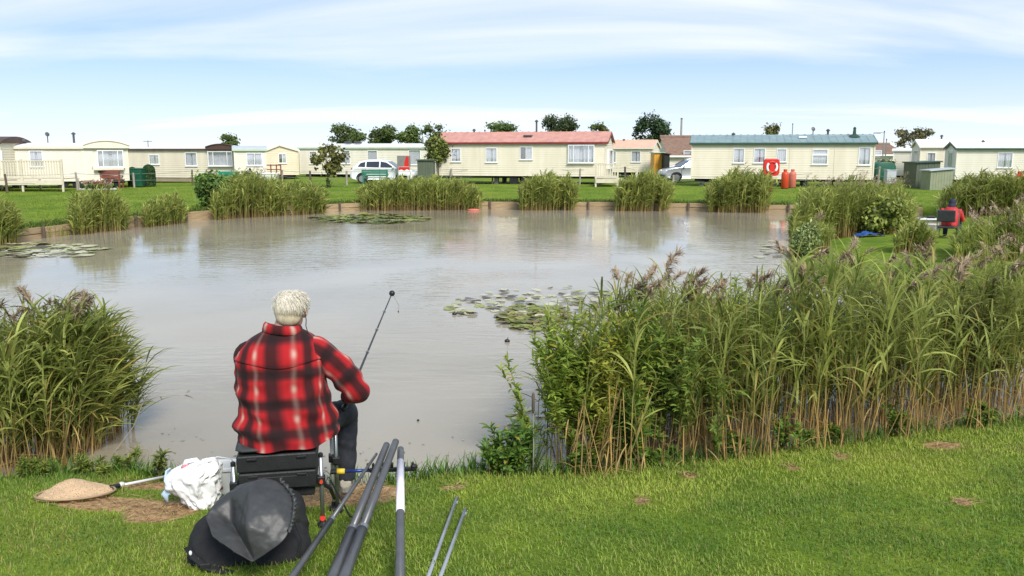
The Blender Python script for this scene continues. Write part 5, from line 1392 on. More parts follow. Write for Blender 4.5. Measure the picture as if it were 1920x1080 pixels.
herb('leafy yellow-green herb hanging over the water at the left end of the near right reeds', spots([(1045, 874), (1060, 872), (1080, 868), (1055, 860)], 14, .06), 1.16, LG, per=80, lean=-.05, flower=(3, (.75, .50, .04)))
herb('bushy yellow-tipped herb second from the left end of the near right reeds', spots([(1095, 868), (1130, 862), (1110, 850)], 14, .12), 1.20, YG, per=80, flower=(3, (.75, .50, .04)))
herb('bright green herb with pinkish tops in the middle of the leafy stretch', spots([(1165, 862), (1205, 856), (1180, 845)], 14, .12), 1.18, LG, per=80)
herb('leafy herb where the plumed reeds begin', spots([(1245, 852), (1290, 846)], 12, .12), 1.20, MG, per=70)
herb('tall pale green herb standing among plumed reeds left of centre', spots([(1390, 815), (1400, 812)], 6, .10), 1.42, LG, per=60)
herb('brown-leaved herb high in the plumed reeds at the right', spots([(1800, 775), (1830, 770)], 6, .12), 1.36, (.12, .12, .035), per=56)
herb('short bright herb with upright leaves at the foot of the leafy stretch', spots([(1165, 878), (1175, 876)], 5, .05), .55, (.12, .22, .035), leafL=.12, leafW=.022, per=30, low=.1)
herb('loose weeds with bare stems at the corner of the bank', spots([(955, 892), (975, 890), (1000, 890)], 8, .08), .36, (.11, .20, .035), per=26, low=.1)
herb('low nettle patch left of the cattail', spots([(925, 890), (940, 892), (960, 894)], 9, .06), .24, (.12, .21, .035), leafL=.06, leafW=.022, per=24, low=.1)
WEEDS = [(1100, 884, .20, 'left of the short bright herb'), (1222, 872, .12, 'where the leafy stretch ends'), (1352, 862, .22, 'below the pale green herb'), (1480, 850, .26, 'below the tallest plumes'),
         (1560, 838, .14, 'beside two small bare patches'), (1690, 822, .24, 'left of the large bare patch'), (1838, 803, .18, 'right of the large bare patch')]
for px, py, hh_, where in WEEDS:
    herb('small broad-leaved weed under the near right reeds ' + where, spots([(px, py), (px + 22, py - 3), (px - 16, py + 2)], 5, .06), hh_, (.13, .22, .035), leafL=.06, leafW=.020, per=16, name='bank_weed', low=.05, group='weeds at the foot of the near right reeds', spread=.25)
herb('thin pale sprig on the waterline beside the plastic bag', spots([(298, 900), (300, 902)], 3, .03), .22, (.16, .19, .05), leafL=.07, per=14, name='bank_weed', group='weeds on the near left bank')
herb('low scrub at the foot of the left reed bed', spots([(60, 893), (110, 893), (160, 892), (205, 890), (235, 890)], 14, .07), .13, (.19, .24, .05), leafL=.06, leafW=.010, per=26, name='bank_weed', group='weeds on the near left bank', low=.05)

# cattail at the bank corner
g = at_z(999, 895, .03)
r = root('cattail', 'single brown cattail at the corner of the near bank', 'cattail', (g.x, g.y, 0))
zt = at_y(997, 770, g.y).z
p = MB(); p.tube([(0, 0, -.05), (.005, 0, zt * .5), (.0, 0, zt)], [.005, .0045, .003], 6); p.build('stem', 'timber_grey', r)
p = MB(); p.tube([(.0, 0, zt - .02), (.001, 0, zt), (.001, 0, zt + .12), (.001, 0, zt + .135)], [.004, .011, .011, .003], 8); p.build('seed_head', 'bark', r, True)
S = Strips(); S.ribbons(np.zeros((7, 3)), rng.uniform(0, 6.28, 7), rng.uniform(1.2, 1.5, 7), rng.uniform(.3, .5, 7), .014, rng.uniform(.3, 1.4, 7), (.07, .12, .03), (.12, .15, .05), n=5); S.build('leaves', 'leaf', r)

# ------------------------------------------------------------------ water lilies
leafmat('lily', trans=.1, rough=.45)
def pad_mesh(col, curl):
    n = 12; v = [(0, 0, 0)]; cs = [col]
    for k in range(n + 1):
        a = .25 + (6.283 - .5) * k / n; rr = 1 + .06 * math.sin(3 * a + curl * 9)
        v.append((rr * math.cos(a), rr * math.sin(a), .02 + curl * .30 * max(0, math.sin(a + curl * 20)) ** 2)); cs.append(tuple(x * (1.1 if k % 2 else .9) for x in col))
    me = bpy.data.meshes.new('lily_pad'); me.from_pydata(v, [], [(0, k, k + 1) for k in range(1, n + 1)])
    a = me.attributes.new('tint', 'FLOAT_COLOR', 'POINT'); a.data.foreach_set('color', np.array([c + (1,) for c in map(tuple, cs)], np.float32).ravel()); me.materials.append(M['lily']); return me
PADS = {k: [pad_mesh(c, q) for c, q in v] for k, v in {
    'green': [((.17, .20, .035), .2), ((.24, .25, .05), .5), ((.11, .15, .025), 1.0), ((.30, .29, .08), .3), ((.13, .13, .04), .7)],
    'pale': [((.50, .48, .30), .05), ((.40, .40, .20), .1), ((.52, .50, .36), .08), ((.20, .20, .08), .3), ((.30, .32, .10), .2), ((.10, .08, .05), .9)],
    'moss': [((.19, .22, .03), .8), ((.26, .26, .045), .5), ((.12, .14, .025), 1.1), ((.20, .15, .05), .6)]}.items()}
def lilies(label, kind, n, spot, rad):
    r = None; k = 0
    while k < n:
        x, y = spot()
        if sdf(np.array([x]), np.array([y]))[0] > -.05: continue
        if r is None: r = root('lily_patch', label, 'lilies', (x, y, 0), group='floating lily pads'); o0 = Vector((x, y, 0))
        q = rad * random.uniform(.55, 1.3); me = random.choice(PADS[kind])
        o = obj('lily_pad', me, r, Vector((x, y, .006 + .0006 * k % .03)) - o0); o.scale = (q, q * random.uniform(.8, 1), q * random.uniform(.5, 1)); o.rotation_euler = (random.gauss(0, .05), random.gauss(0, .05), random.random() * 6.28); k += 1
    return r
def pix_spot(cx, cy, rx, ry):
    def f():
        while True:
            a, b = random.uniform(-1, 1), random.uniform(-1, 1)
            if a * a + b * b < 1: break
        p = at_z(cx + a * rx, cy + b * ry, 0); return p.x, p.y
    return f
lilies('olive lily pad patch floating off the far bank in mid pond', 'green', 290, pix_spot(694, 411, 110, 9), .17)
lilies('pale lily pad drift by the left bank at the photo edge', 'pale', 150, pix_spot(70, 470, 132, 14), .17)
lilies('scattered pale lily pads behind the near right reeds', 'pale', 290, pix_spot(1130, 574, 300, 36), .085)
lilies('mossy green lily mat at the left tip of the near right reeds', 'moss', 190, pix_spot(1000, 596, 66, 26), .075)
lilies('faint yellowish pads in the shallows beside the bank corner', 'pale', 16, pix_spot(985, 790, 40, 22), .05)
lilies('few dark pads on the water before the reed thicket', 'pale', 16, pix_spot(1440, 470, 26, 18), .12)
# specks of seed fluff and leaf bits drifting along the banks
S = Strips(); n = 2600; sg = rng.integers(0, len(POND), n); t = rng.random((n, 1)); nx_ = np.roll(POND, -1, 0)
q = POND[sg] * (1 - t) + nx_[sg] * t + rng.normal(0, .55, (n, 2)) * rng.random((n, 1)) ** .5
q = q[(sdf(q[:, 0], q[:, 1]) < -.03) & (q[:, 1] > 4)]; k = len(q)
c = np.array([.40, .36, .22]) * rng.uniform(.25, 1.2, (k, 1))
S.quads(np.stack([q[:, 0], q[:, 1], 0 * q[:, 0] + .006], -1), rng.uniform(.01, .045, k), np.tile([0., 0, 1], (k, 1)) + rng.normal(0, .05, (k, 3)), c, .6)
tag(S.build('pond_debris', 'lily'), 'drifting specks of leaf and seed along the pond edges', 'debris', kind='stuff')
# floating orange buoy
g = at_z(888, 395, 0)
r = root('marker_float', 'small orange float on the water near the far bank', 'float', (g.x, g.y, 0))
p = MB(); p.ell((0, 0, .02), (.28, .14, .06), 12, 6); p.build('hull', 'red_faded', r, True)
p = MB(); p.tube([(0, 0, .05), (0, 0, .14)], .02, 6); p.build('eye', 'plastic_black', r)
for i, (px, py, lab) in enumerate(((852, 590, 'dark bit of driftwood left of the mossy lily mat'), (951, 641, 'dark floating leaf below the mossy lily mat'), (784, 790, 'tiny dark float on the water right of the angler'), (747, 585, 'tiny dark float beside the tip of the fishing rod'))):
    g = at_z(px, py, 0); s_ = .035 if i < 2 else .012
    r = root('floating_debris' if i < 2 else 'fishing_float', lab, 'driftwood' if i < 2 else 'float', (g.x, g.y, 0))
    p = MB(); p.ell((0, 0, .01), (s_, s_ * .7, s_ * .8), 8, 5); p.build('body', 'plastic_black', r, True)
    p = MB(); p.tube([(0, 0, 0), (.3 * s_, 0, s_ * 1.8)], [s_ * .3, s_ * .08], 5); p.build('tip', 'plastic_black', r)
# ------------------------------------------------------------------ people
def remeshed(name, mb, mat, parent, vox=.008, it=6):
    """the union of the collected pieces as one continuous smooth surface"""
    o = mb.build(name + '_raw', mat, None)
    md = o.modifiers.new('r', 'REMESH'); md.mode = 'VOXEL'; md.voxel_size = vox
    s_ = o.modifiers.new('s', 'SMOOTH'); s_.iterations = it; s_.factor = .5
    me = bpy.data.meshes.new_from_object(o.evaluated_get(bpy.context.evaluated_depsgraph_get()))
    old = o.data; bpy.data.objects.remove(o); bpy.data.meshes.remove(old)
    me.name = name; me.shade_smooth()
    return obj(name, me, parent)
def grip(mb, c, ax, pd, rad=.014, scale=1.0):
    """a hand closed round an axis: palm on the pd side, four fingers, thumb"""
    c, ax, pd = Vector(c), Vector(ax).normalized(), Vector(pd); pd = (pd - ax * pd.dot(ax)).normalized(); q = ax.cross(pd)
    mb.ell(c + pd * (rad + .014) * scale, (.040 * scale, .022 * scale, .046 * scale), 12, 8, Matrix((q, pd, ax)).transposed())
    for i, (off, ln) in enumerate(((-.030, .88), (-.011, 1.0), (.009, 1.04), (.028, .95))):
        pts = []
        for k in range(7):
            a = -.35 + ln * 3.7 * k / 6; rr = (rad + .010) * scale
            pts.append(c + ax * off * scale + (pd * math.cos(a) + q * math.sin(a)) * rr * (1.35 if k == 0 else 1))
        mb.tube(pts, [.0095 * scale, .0095 * scale, .009 * scale, .009 * scale, .0085 * scale, .008 * scale, .0065 * scale], 7)
    pts = [c + ax * .030 * scale + pd * .03 * scale - q * .012 * scale, c + ax * .050 * scale + pd * .015 * scale - q * .030 * scale, c + ax * .058 * scale - pd * .006 * scale - q * .026 * scale, c + ax * .060 * scale - pd * .020 * scale - q * .010 * scale]
    mb.tube(pts, [.013 * scale, .011 * scale, .010 * scale, .007 * scale], 7)
def head_shape(mb, c, turn, s=1.0, nod=0.0):
    Rm = Matrix.Rotation(turn, 3, 'Z') @ Matrix.Rotation(-nod, 3, 'X'); c = Vector(c)
    P = lambda x, y, z: c + Rm @ (Vector((x, y, z)) * s)
    mb.ell(P(0, -.008, .022), (.074 * s, .095 * s, .092 * s), 18, 12, Rm)
    mb.ell(P(0, .022, -.045), (.058 * s, .070 * s, .070 * s), 16, 10, Rm)
    mb.ell(P(0, .062, -.092), (.028 * s, .026 * s, .020 * s), 10, 6, Rm)                      # chin
    mb.tube([P(0, .082, .012), P(0, .104, -.022), P(0, .092, -.034)], [.010 * s, .014 * s, .012 * s], 8)  # nose
    mb.tube([P(-.045, .066, .026), P(0, .086, .030), P(.045, .066, .026)], .011 * s, 7)       # brow
    mb.tube([P(-.024, .078, -.062), P(0, .088, -.060), P(.024, .078, -.062)], .008 * s, 7)    # lips
    for sx in (-1, 1):
        mb.tube([P(sx * .072, -.002, .020), P(sx * .093, -.016, .014), P(sx * .092, -.014, -.018), P(sx * .074, -.002, -.038)], [.008 * s, .011 * s, .010 * s, .008 * s], 7)   # ears
    return P
def uv_mesh(name, verts, faces, uvs, mat, parent):
    me = bpy.data.meshes.new(name); me.from_pydata([tuple(v) for v in verts], [], faces)
    ul = me.uv_layers.new(name='plaid')
    for pl in me.polygons:
        for li, vi in zip(pl.loop_indices, pl.vertices): ul.data[li].uv = uvs[pl.index][list(pl.vertices).index(vi)]
    me.materials.append(M[mat]); me.shade_smooth(); o = obj(name, me, parent)
    return o
def loft_uv(name, rings, uvr, mat, parent, solid=.0):
    """rings: list of lists of points (closed), uvr: matching (u,v) with one extra column for the seam"""
    n = len(rings[0]); V = [p for r_ in rings for p in r_]; F, U = [], []
    for i in range(len(rings) - 1):
        for k in range(n):
            k2 = (k + 1) % n
            F.append((i * n + k, i * n + k2, (i + 1) * n + k2, (i + 1) * n + k))
            U.append((uvr[i][k], uvr[i][k + 1], uvr[i + 1][k + 1], uvr[i + 1][k]))
    o = uv_mesh(name, V, F, U, mat, parent)
    if solid:
        md = o.modifiers.new('thickness', 'SOLIDIFY'); md.thickness = solid; md.offset = -1
    return o
def interp_rows(rows, n):
    rows = np.array(rows, float); t = np.linspace(0, 1, len(rows)); tt = np.linspace(0, 1, n); out = []
    k = len(rows)
    for x in tt:                                            # Catmull-Rom through the rows
        f = x * (k - 1); i = min(int(f), k - 2); f -= i
        a, b, c, d = rows[max(i - 1, 0)], rows[i], rows[i + 1], rows[min(i + 2, k - 1)]
        out.append(.5 * ((2 * b) + (c - a) * f + (2 * a - 5 * b + 4 * c - d) * f * f + (3 * b - a - 3 * c + d) * f ** 3))
    return np.array(out)
def nz3(p, s=1.0): return mnoise.noise(Vector(p) * s)

MAN = gnd(541, 974); MAN_RZ = R(11)
YM = MAN.y
man = root('person', 'white-haired angler in red and black plaid shirt sitting on a tackle box', 'person', MAN, MAN_RZ)
Mi = (Matrix.Translation(MAN) @ Matrix.Rotation(MAN_RZ, 4, 'Z')).inverted()
def lm(p): return Mi @ Vector(p)
butt, rtip = at_y(645, 766, YM + .24), at_y(735, 550, YM + 2.0)
rdir = (rtip - butt).normalized()
hand_w = butt + rdir * .12
hand = lm(hand_w); rloc = (Mi.to_3x3() @ rdir)
elbR, shR = Vector((.405, .02, .79)), Vector((.205, .0, 1.03))
wrR = hand + (elbR - hand).normalized() * .075
shL, elbL = Vector((-.180, .02, 1.02)), Vector((-.205, .12, .77)); handL = Vector((-.12, .40, .635)); wrL = handL + (elbL - handL).normalized() * .075
hipz = .56
kneeR, ankR = Vector((.352, .40, .52)), Vector((.335, .40, .02)); kneeL, ankL = Vector((-.16, .48, .53)), Vector((-.15, .50, .02))
b = MB()
b.tube([(0, -.02, .50), (0, -.01, .62), (0, .0, .80), (0, .02, 1.0), (0.005, .035, 1.10)], [(.16, .12), (.17, .12), (.17, .11), (.19, .10), (.10, .08)], 16)
b.tube([(0, .035, 1.06), (.01, .05, 1.14), (.040, .06, 1.22)], [.07, .056, .056], 12)
HP = head_shape(b, (.062, .075, 1.243), R(-16), 1.0, R(8))
for sh, el, wr, hd in ((shR, elbR, wrR, hand), (shL, elbL, wrL, handL)):
    b.tube([sh * .75 + Vector((0, .01, .25)), sh, sh.lerp(el, .5), el, el.lerp(wr, .5), wr, wr.lerp(hd, .6)], [.05, .055, .046, .040, .038, .026, .028], 10)
grip(b, hand, rloc, (wrR - hand).normalized(), .010)
grip(b, handL, (1, .2, 0), (wrL - handL).normalized() + Vector((0, 0, .6)), .022)
for kn, an, hx in ((kneeR, ankR, .10), (kneeL, ankL, -.10)):
    b.tube([(hx, -.02, .54), Vector((hx, -.02, .54)).lerp(kn, .5), kn, kn.lerp(an, .35), an + Vector((0, 0, .06))], [.075, .07, .052, .05, .035], 10)
    b.ell(an + Vector((0, .06, .03)), (.035, .10, .03), 10, 6)
remeshed('body', b, 'skin', man, .0085, 3)
for sx in (-1, 1):
    e = MB(); e.ell(HP(sx * .031, .078, .008), (.0115, .0115, .0115), 10, 8); e.build('eye', 'white_trim', man, True)

# shirt: lofted torso with folds, sleeves, yoke and collar
#      z     cx     cy     a     b
rows = [(.505, .035, -.010, .283, .190), (.545, .030, -.012, .285, .192), (.62, .018, -.012, .276, .180), (.72, .006, -.008, .262, .170), (.82, .0, -.002, .253, .162), (.92, .0, .004, .250, .158), (1.0, .0, .010, .244, .150),
        (1.055, .002, .018, .222, .135), (1.10, .006, .026, .168, .112), (1.135, .010, .034, .108, .086), (1.155, .012, .040, .078, .074)]
def torso(rows, n_r, n_a, fold=1.0, grow=0.0, vof=.93, uof=.02, a0=0.0, a1=6.2832, droop=True):
    R_ = interp_rows(rows, n_r); rings, uvs = [], []
    for z, cx, cy, a, b_ in R_:
        ring, uv_ = [], []
        for k in range(n_a + 1):
            th = -math.pi / 2 + (k / n_a - .5) * 2 * math.pi
            ca, sa = math.cos(th), math.sin(th); e = .80
            x = cx + (a + grow) * math.copysign(abs(ca) ** e, ca); y = cy + (b_ + grow) * math.copysign(abs(sa) ** e, sa)
            # folds: drag lines from the shoulder blades to the waist, bunching above the hem
            w = nz3((x * 3.2, y * 3.2 + 5, z * 2.1), 2.2) * .014 + nz3((x * 2.2 + z * 3.0, 3, z * 5.5), 2.6) * .013 * (1.1 - .6 * min(1, max(0, (z - .8) / .3)))
            w += .008 * math.sin(z * 46 + x * 9 + 2 * nz3((x, y, z), 4)) * max(0, 1 - abs(z - .60) / .10) * max(0, math.copysign(abs(x - cx) / .28, 1) - .25)
            w += .006 * math.sin((z - x * .9) * 40) * max(0, 1 - abs(z - .78) / .16) * (1 if x > .08 else .25)
            w *= fold * 1.5
            w += fold * .010 * (1 - 3.2 * abs(nz3((x * 2.6 + z * 1.6, y, z * 2.2 - x * 2.0), 2.3))) * (1 - .5 * min(1, max(0, (z - .95) / .1)))
            dz = 0
            if droop and z < .60: dz = -.012 * math.cos(th * 1 + math.pi / 2) * (1 - (z - .5) / .1) + max(0, x - .12) * .18 * (1 - (z - .5) / .1) + .006 * math.sin(th * 7)
            ring.append((x + ca * w, y + sa * w, z + dz)); uv_.append(((th + math.pi / 2) * (a * .62 + b_ * .38) * (1 if abs(th + math.pi / 2) < 9 else 1) + uof, z - vof))
        rings.append(ring[:-1]); uvs.append(uv_)
    return rings, uvs
rg, uv_ = torso(rows, 70, 96)
shirt = loft_uv('shirt', rg, uv_, 'plaid', man, .004)
yrows = [r_ for r_ in rows if r_[0] >= .92]
yrows = [(.975, 0.0, .008, .246, .152)] + [r_ for r_ in rows if r_[0] >= 1.0]
rg, uv_ = torso(yrows, 24, 96, fold=.55, grow=.0065, vof=1.125, droop=False)
rg = [[(x, y, z - (.020 * math.cos(min(1, abs(x) / .25) * 3.1) * (1 if i < 6 else 0) * (1 - i / 6) + .0)) for x, y, z in r_] for i, r_ in enumerate(rg)]
# the yoke covers the back only
nA = 96; lo, hi = 20, 76
V = [p for r_ in rg for p in r_[lo:hi + 1]]; nn = hi - lo + 1; F, U = [], []
for i in range(len(rg) - 1):
    for k in range(nn - 1):
        F.append((i * nn + k, i * nn + k + 1, (i + 1) * nn + k + 1, (i + 1) * nn + k)); U.append((uv_[i][lo + k], uv_[i][lo + k + 1], uv_[i + 1][lo + k + 1], uv_[i + 1][lo + k]))
yo = uv_mesh('yoke', V, F, U, 'plaid', shirt); md = yo.modifiers.new('t', 'SOLIDIFY'); md.thickness = .006; md.offset = -1
def sleeve(name, pts, rad, seed, vo):
    pts = interp_rows([tuple(p) for p in pts], 54); rad = np.interp(np.linspace(0, 1, 54), np.linspace(0, 1, len(rad)), rad)
    rings, uvs = [], []; Xv = None; s_ = 0; n = 40
    for i in range(54):
        p = Vector(pts[i]); t = (Vector(pts[min(i + 1, 53)]) - Vector(pts[max(i - 1, 0)])).normalized()
        if i: s_ += (p - Vector(pts[i - 1])).length
        if Xv is None: Xv = Vector((0, -1, 0))
        Xv = (Xv - t * Xv.dot(t)).normalized(); Yv = t.cross(Xv); ring, uu = [], []
        for k in range(n + 1):
            a = 2 * math.pi * (k / n - .5); d_ = Xv * math.cos(a) + Yv * math.sin(a)
            w = nz3(tuple(p + d_ * .1), 9) * .010 + .006 * math.sin(s_ * 60 + 2.2 * math.cos(a) + seed) * (.4 + .6 * math.exp(-((i - 27) / 9) ** 2))
            ring.append(tuple(p + d_ * (rad[i] + w))); uu.append((a * rad[i] * .95 + .03, s_ + vo))
        rings.append(ring[:-1]); uvs.append(uu)
    return loft_uv(name, rings, uvs, 'plaid', shirt, .004)
sleeve('sleeve', [shR + Vector((-.09, .01, -.015)), shR + Vector((-.012, 0, -.012)), shR.lerp(elbR, .5) + Vector((.012, -.02, .0)), elbR + Vector((.01, -.015, -.015)), elbR.lerp(wrR, .5) + Vector((.01, 0, -.01)), wrR.lerp(hand, .15)], [.075, .088, .083, .078, .066, .050], 0, .02)
sleeve('sleeve', [shL + Vector((.07, .01, -.015)), shL + Vector((.0, 0, -.015)), shL.lerp(elbL, .5) + Vector((.0, -.01, .0)), elbL + Vector((.0, -.015, -.01)), elbL.lerp(wrL, .5), wrL.lerp(handL, .15)], [.070, .080, .076, .072, .062, .050], 2, .08)
# collar
rings, uvs = [], []
for i, (dr, dz) in enumerate(((.004, -.004), (.010, .024), (.016, .030), (.026, .016), (.034, -.014), (.028, -.016))):
    ring, uu = [], []
    for k in range(49):
        a = 2 * math.pi * (k / 48 - .5) - math.pi / 2; front = max(0, math.sin(a))
        rr = 1 + .0 * front
        ring.append((.012 + (.080 + dr) * math.cos(a) * rr, .036 + (.076 + dr) * math.sin(a), 1.150 + dz - .035 * front - .012 * math.cos(a))); uu.append((a * .09, dr * 1.2 + .045))
    rings.append(ring[:-1]); uvs.append(uu)
loft_uv('collar', rings, uvs, 'plaid', shirt, .003)
# hair
h = MB(); h.ell(HP(0, -.018, .032), (.083, .097, .090), 20, 14, Matrix.Rotation(R(-16), 3, 'Z')); h.ell(HP(0, -.052, -.030), (.074, .055, .060), 16, 10)
hair = remeshed('hair', h, 'hair_under', man, .009, 4)
S = Strips(); n = 15000
u_ = rng.normal(size=(n, 3)); u_ /= np.linalg.norm(u_, axis=1, keepdims=True)
u_ = u_[~((u_[:, 1] > .45) & (u_[:, 2] < .55)) & (u_[:, 2] > -.75) & ~((u_[:, 1] > .1) & (u_[:, 2] < -.15)) & ~((np.abs(u_[:, 0]) > .6) & (u_[:, 2] < -.05) & (u_[:, 1] > -.35))]; n = len(u_)
B = np.array([tuple(HP(.086 * a, -.018 + .098 * c_, .030 + .094 * d_)) for a, c_, d_ in u_])
hc = np.array([.92, .85, .71]) * rng.uniform(.5, 1.1, (n, 1))
lw_ = np.clip((.35 - u_[:, 2:3]) / .8, 0, 1); hc = hc * (1 - lw_ * (1 - np.array([.74, .62, .44]) * rng.uniform(.6, 1.1, (n, 1))))
az = np.arctan2(u_[:, 1] - .25, u_[:, 0]) + rng.normal(.2, .3, n)
S.ribbons(B, az, -.05 - 1.45 * (1 - np.clip(u_[:, 2], -.3, 1)) + rng.normal(0, .09, n), rng.uniform(.035, .07, n), rng.uniform(.0014, .0032, n), rng.uniform(.25, .7, n), hc, hc * .95, n=4, roll=rng.normal(0, .4, n))
leafmat('hair_strand', rough=.5, trans=.12, var=.1); S.build('hair_strands', 'hair_strand', hair)
# glasses with cord
g_ = MB(); g_.tube([HP(.084, -.02, .004), HP(.086, .03, .012), HP(.078, .085, .012)], .0025, 5); g_.tube([HP(-.084, -.02, .004), HP(-.086, .03, .012), HP(-.078, .085, .012)], .0025, 5)
for sx in (-1, 1): g_.tube([HP(sx * .036 + .026 * math.cos(a), .098, .004 + .020 * math.sin(a)) for a in np.linspace(0, 6.283, 15)], .0018, 4)
gl = g_.build('glasses', 'plastic_black', man)
g_ = MB(); g_.tube([HP(.088, -.022, .0), HP(.094, -.02, -.05), HP(.096, -.03, -.085), (.155, -.01, 1.125), (.185, .0, 1.098)], .0028, 5); g_.build('cord', 'plastic_black', gl)
# jeans and shoes
j = MB()
j.tube([(0, -.04, .50), (0, -.02, .56), (0, .0, .64)], [(.20, .15), (.21, .16), (.19, .13)], 16)
for kn, an, hx in ((kneeR, ankR, .11), (kneeL, ankL, -.11)):
    hp_ = Vector((hx, -.02, .56)); j.tube([hp_, hp_.lerp(kn, .45) + Vector((0, 0, .01)), kn + Vector((0, .0, .0)), kn.lerp(an, .12) + Vector((0, .02, 0)), kn.lerp(an, .5), kn.lerp(an, .8), an + Vector((0, 0, .055))], [.105, .095, .082, .080, .070, .066, .068], 14)
jo = remeshed('jeans', j, 'denim', man, .011, 3)
for v in jo.data.vertices: v.co += v.normal * (.008 * nz3(tuple(v.co), 13) + .0035 * math.sin(v.co.z * 52 + v.co.x * 30 + 7 * nz3(tuple(v.co), 6)) * max(0, nz3(tuple(v.co), 4) + .3))
for an in (ankR, ankL):
    s_ = MB(); g0 = .0
    s_.tube([an + Vector((0, -.06, .04)), an + Vector((0, .0, .05)), an + Vector((0, .08, .04)), an + Vector((0, .15, .025)), an + Vector((0, .20, .02))], [(.036, .040), (.042, .050), (.046, .042), (.045, .030), (.028, .020)], 12)
    so = remeshed('shoe', s_, 'shoe_cream', man, .008, 2)
    q = MB(); q.prism([(an.x + .048 * math.copysign(abs(math.cos(a)) ** .8, math.cos(a)), an.y + .07 + .145 * math.sin(a)) for a in np.linspace(0, 6.283, 21)[:-1]], an.z - .012, an.z + .016, 'z'); q.build('sole', 'sole', so)

# fishing rod in his hand
r = root('fishing_rod', 'thin dark fishing rod with round black tip held by the plaid-shirted angler', 'fishing rod', butt)
L_ = (rtip - butt)
p = MB(); p.tube([(0, 0, 0), L_ * .25, L_ * .6, L_], [.0095, .0085, .0065, .0045], 8); p.build('blank', 'carbon_dark', r, True)
p = MB(); p.tube([L_ * -.012, (0, 0, 0), L_ * .012, L_ * .016], [.010, .019, .019, .010], 10); p.build('butt_cap', 'plastic_black', r, True)
p = MB(); p.ell(L_, (.024, .024, .024), 14, 10); p.build('tip_cup', 'plastic_black', r, True)
for f in (.42, .62, .8):
    p = MB(); q_ = L_.to_track_quat('Z', 'Y').to_matrix(); p.tube([L_ * f + q_ @ Vector((.011 * math.cos(a), .011 * math.sin(a), 0)) for a in np.linspace(0, 6.283, 11)], .0015, 4); p.build('guide_ring', 'metal_grey', r)
fl = bpy.data.objects.get('fishing_float')
p = MB(); q0 = L_; q1 = at_y(747, 586, YM + 2.4) - butt
p.tube([q0, q0.lerp(q1, .5) + Vector((.03, 0, -.02)), q1], .0010, 4); p.build('line', 'plastic_black', r)

# ------------------------------------------------------------------ tackle seat box
sb = root('tackle_seat_box', 'black tackle box seat with silver legs under the angler', 'seat box', MAN, MAN_RZ)
def gl_(x, y):                                              # ground height in the seat's own frame
    w = Matrix.Translation(MAN) @ Matrix.Rotation(MAN_RZ, 4, 'Z') @ Vector((x, y, 0)); return terr1(w.x, w.y) - MAN.z
p = MB(); p.span((-.255, -.19, .375), (.185, .17, .475)); dr = p.build('upper_tray', 'box_black', sb, bevel=.010)
p = MB(); p.span((-.250, -.187, .265), (.180, .165, .370)); d2 = p.build('drawer', 'box_black', sb, bevel=.010)
p = MB(); p.span((-.235, -.15, .20), (.165, .13, .262)); p.build('base_tray', 'box_black', sb, bevel=.010)
p = MB(); p.tube([(-.26, -.01, .502), (-.22, -.01, .502), (.16, -.01, .502), (.20, -.01, .502)], [(.15, .018), (.185, .026), (.185, .026), (.15, .018)], 16); p.build('cushion', 'bag_grey', sb, True)
for x in (-.17, .10):
    for o_, z in ((dr, .455), (d2, .352)):
        p = MB(); p.box((x, -.196, z), (.055, .014, .014)); p.build('clip', 'plastic_black', o_, bevel=.003)
p = MB(); p.box((-.035, -.193, .31), (.34, .008, .07)); p.build('front_panel', 'box_black', d2, bevel=.003)
for x, y, zt_, mt in ((-.275, -.17, .42, 'metal_grey'), (.205, -.17, .44, 'metal_grey'), (.262, .18, .60, 'metal_white'), (-.275, .18, .42, 'metal_grey'), (.285, .13, .58, 'metal_grey')):
    gz = gl_(x, y)
    p = MB(); p.tube([(x, y, gz + .03), (x, y, zt_)], .0125, 12); lo = p.build('leg', mt, sb, True)
    p = MB(); p.lathe([(.014, 0), (.014, .02), (.006, .026)], 10, (x, y, zt_ - .004)); p.build('leg_cap', 'plastic_black', lo)
    p = MB(); p.lathe([(.035, gz + .004), (.035, gz + .018), (.016, gz + .034), (.014, gz + .06)], 12, (x, y, 0)); p.build('foot', 'plastic_black', lo)
    p = MB(); p.box((x, y, .30), (.045, .045, .05)); p.build('leg_clamp', 'plastic_black', sb, bevel=.006)
    p = MB(); p.tube([(x, y - .022, .30), (x, y - .045, .30)], [.009, .010], 10); p.build('knob', 'red_orange' if x == .205 else 'plastic_black', sb)
p = MB(); p.tube([(.20, -.155, gl_(.2, -.15) + .05), (.205, -.185, gl_(.2, -.17) + .055)], [.014, .016], 10); p.build('knob', 'red_paint', sb)
p = MB(); p.tube([(.25, .02, .22), (.31, -.05, .12), (.36, -.12, .04), (.42, -.10, .02), (.47, -.14, .005 + gl_(.47, -.14))], .006, 6); p.build('strap', 'plastic_black', sb)
p = MB(); p.tube([(.21, -.10, .25), (.25, -.06, .20), (.26, .0, .14), (.27, .08, .08)], .012, 7); p.build('strap', 'plastic_black', sb)

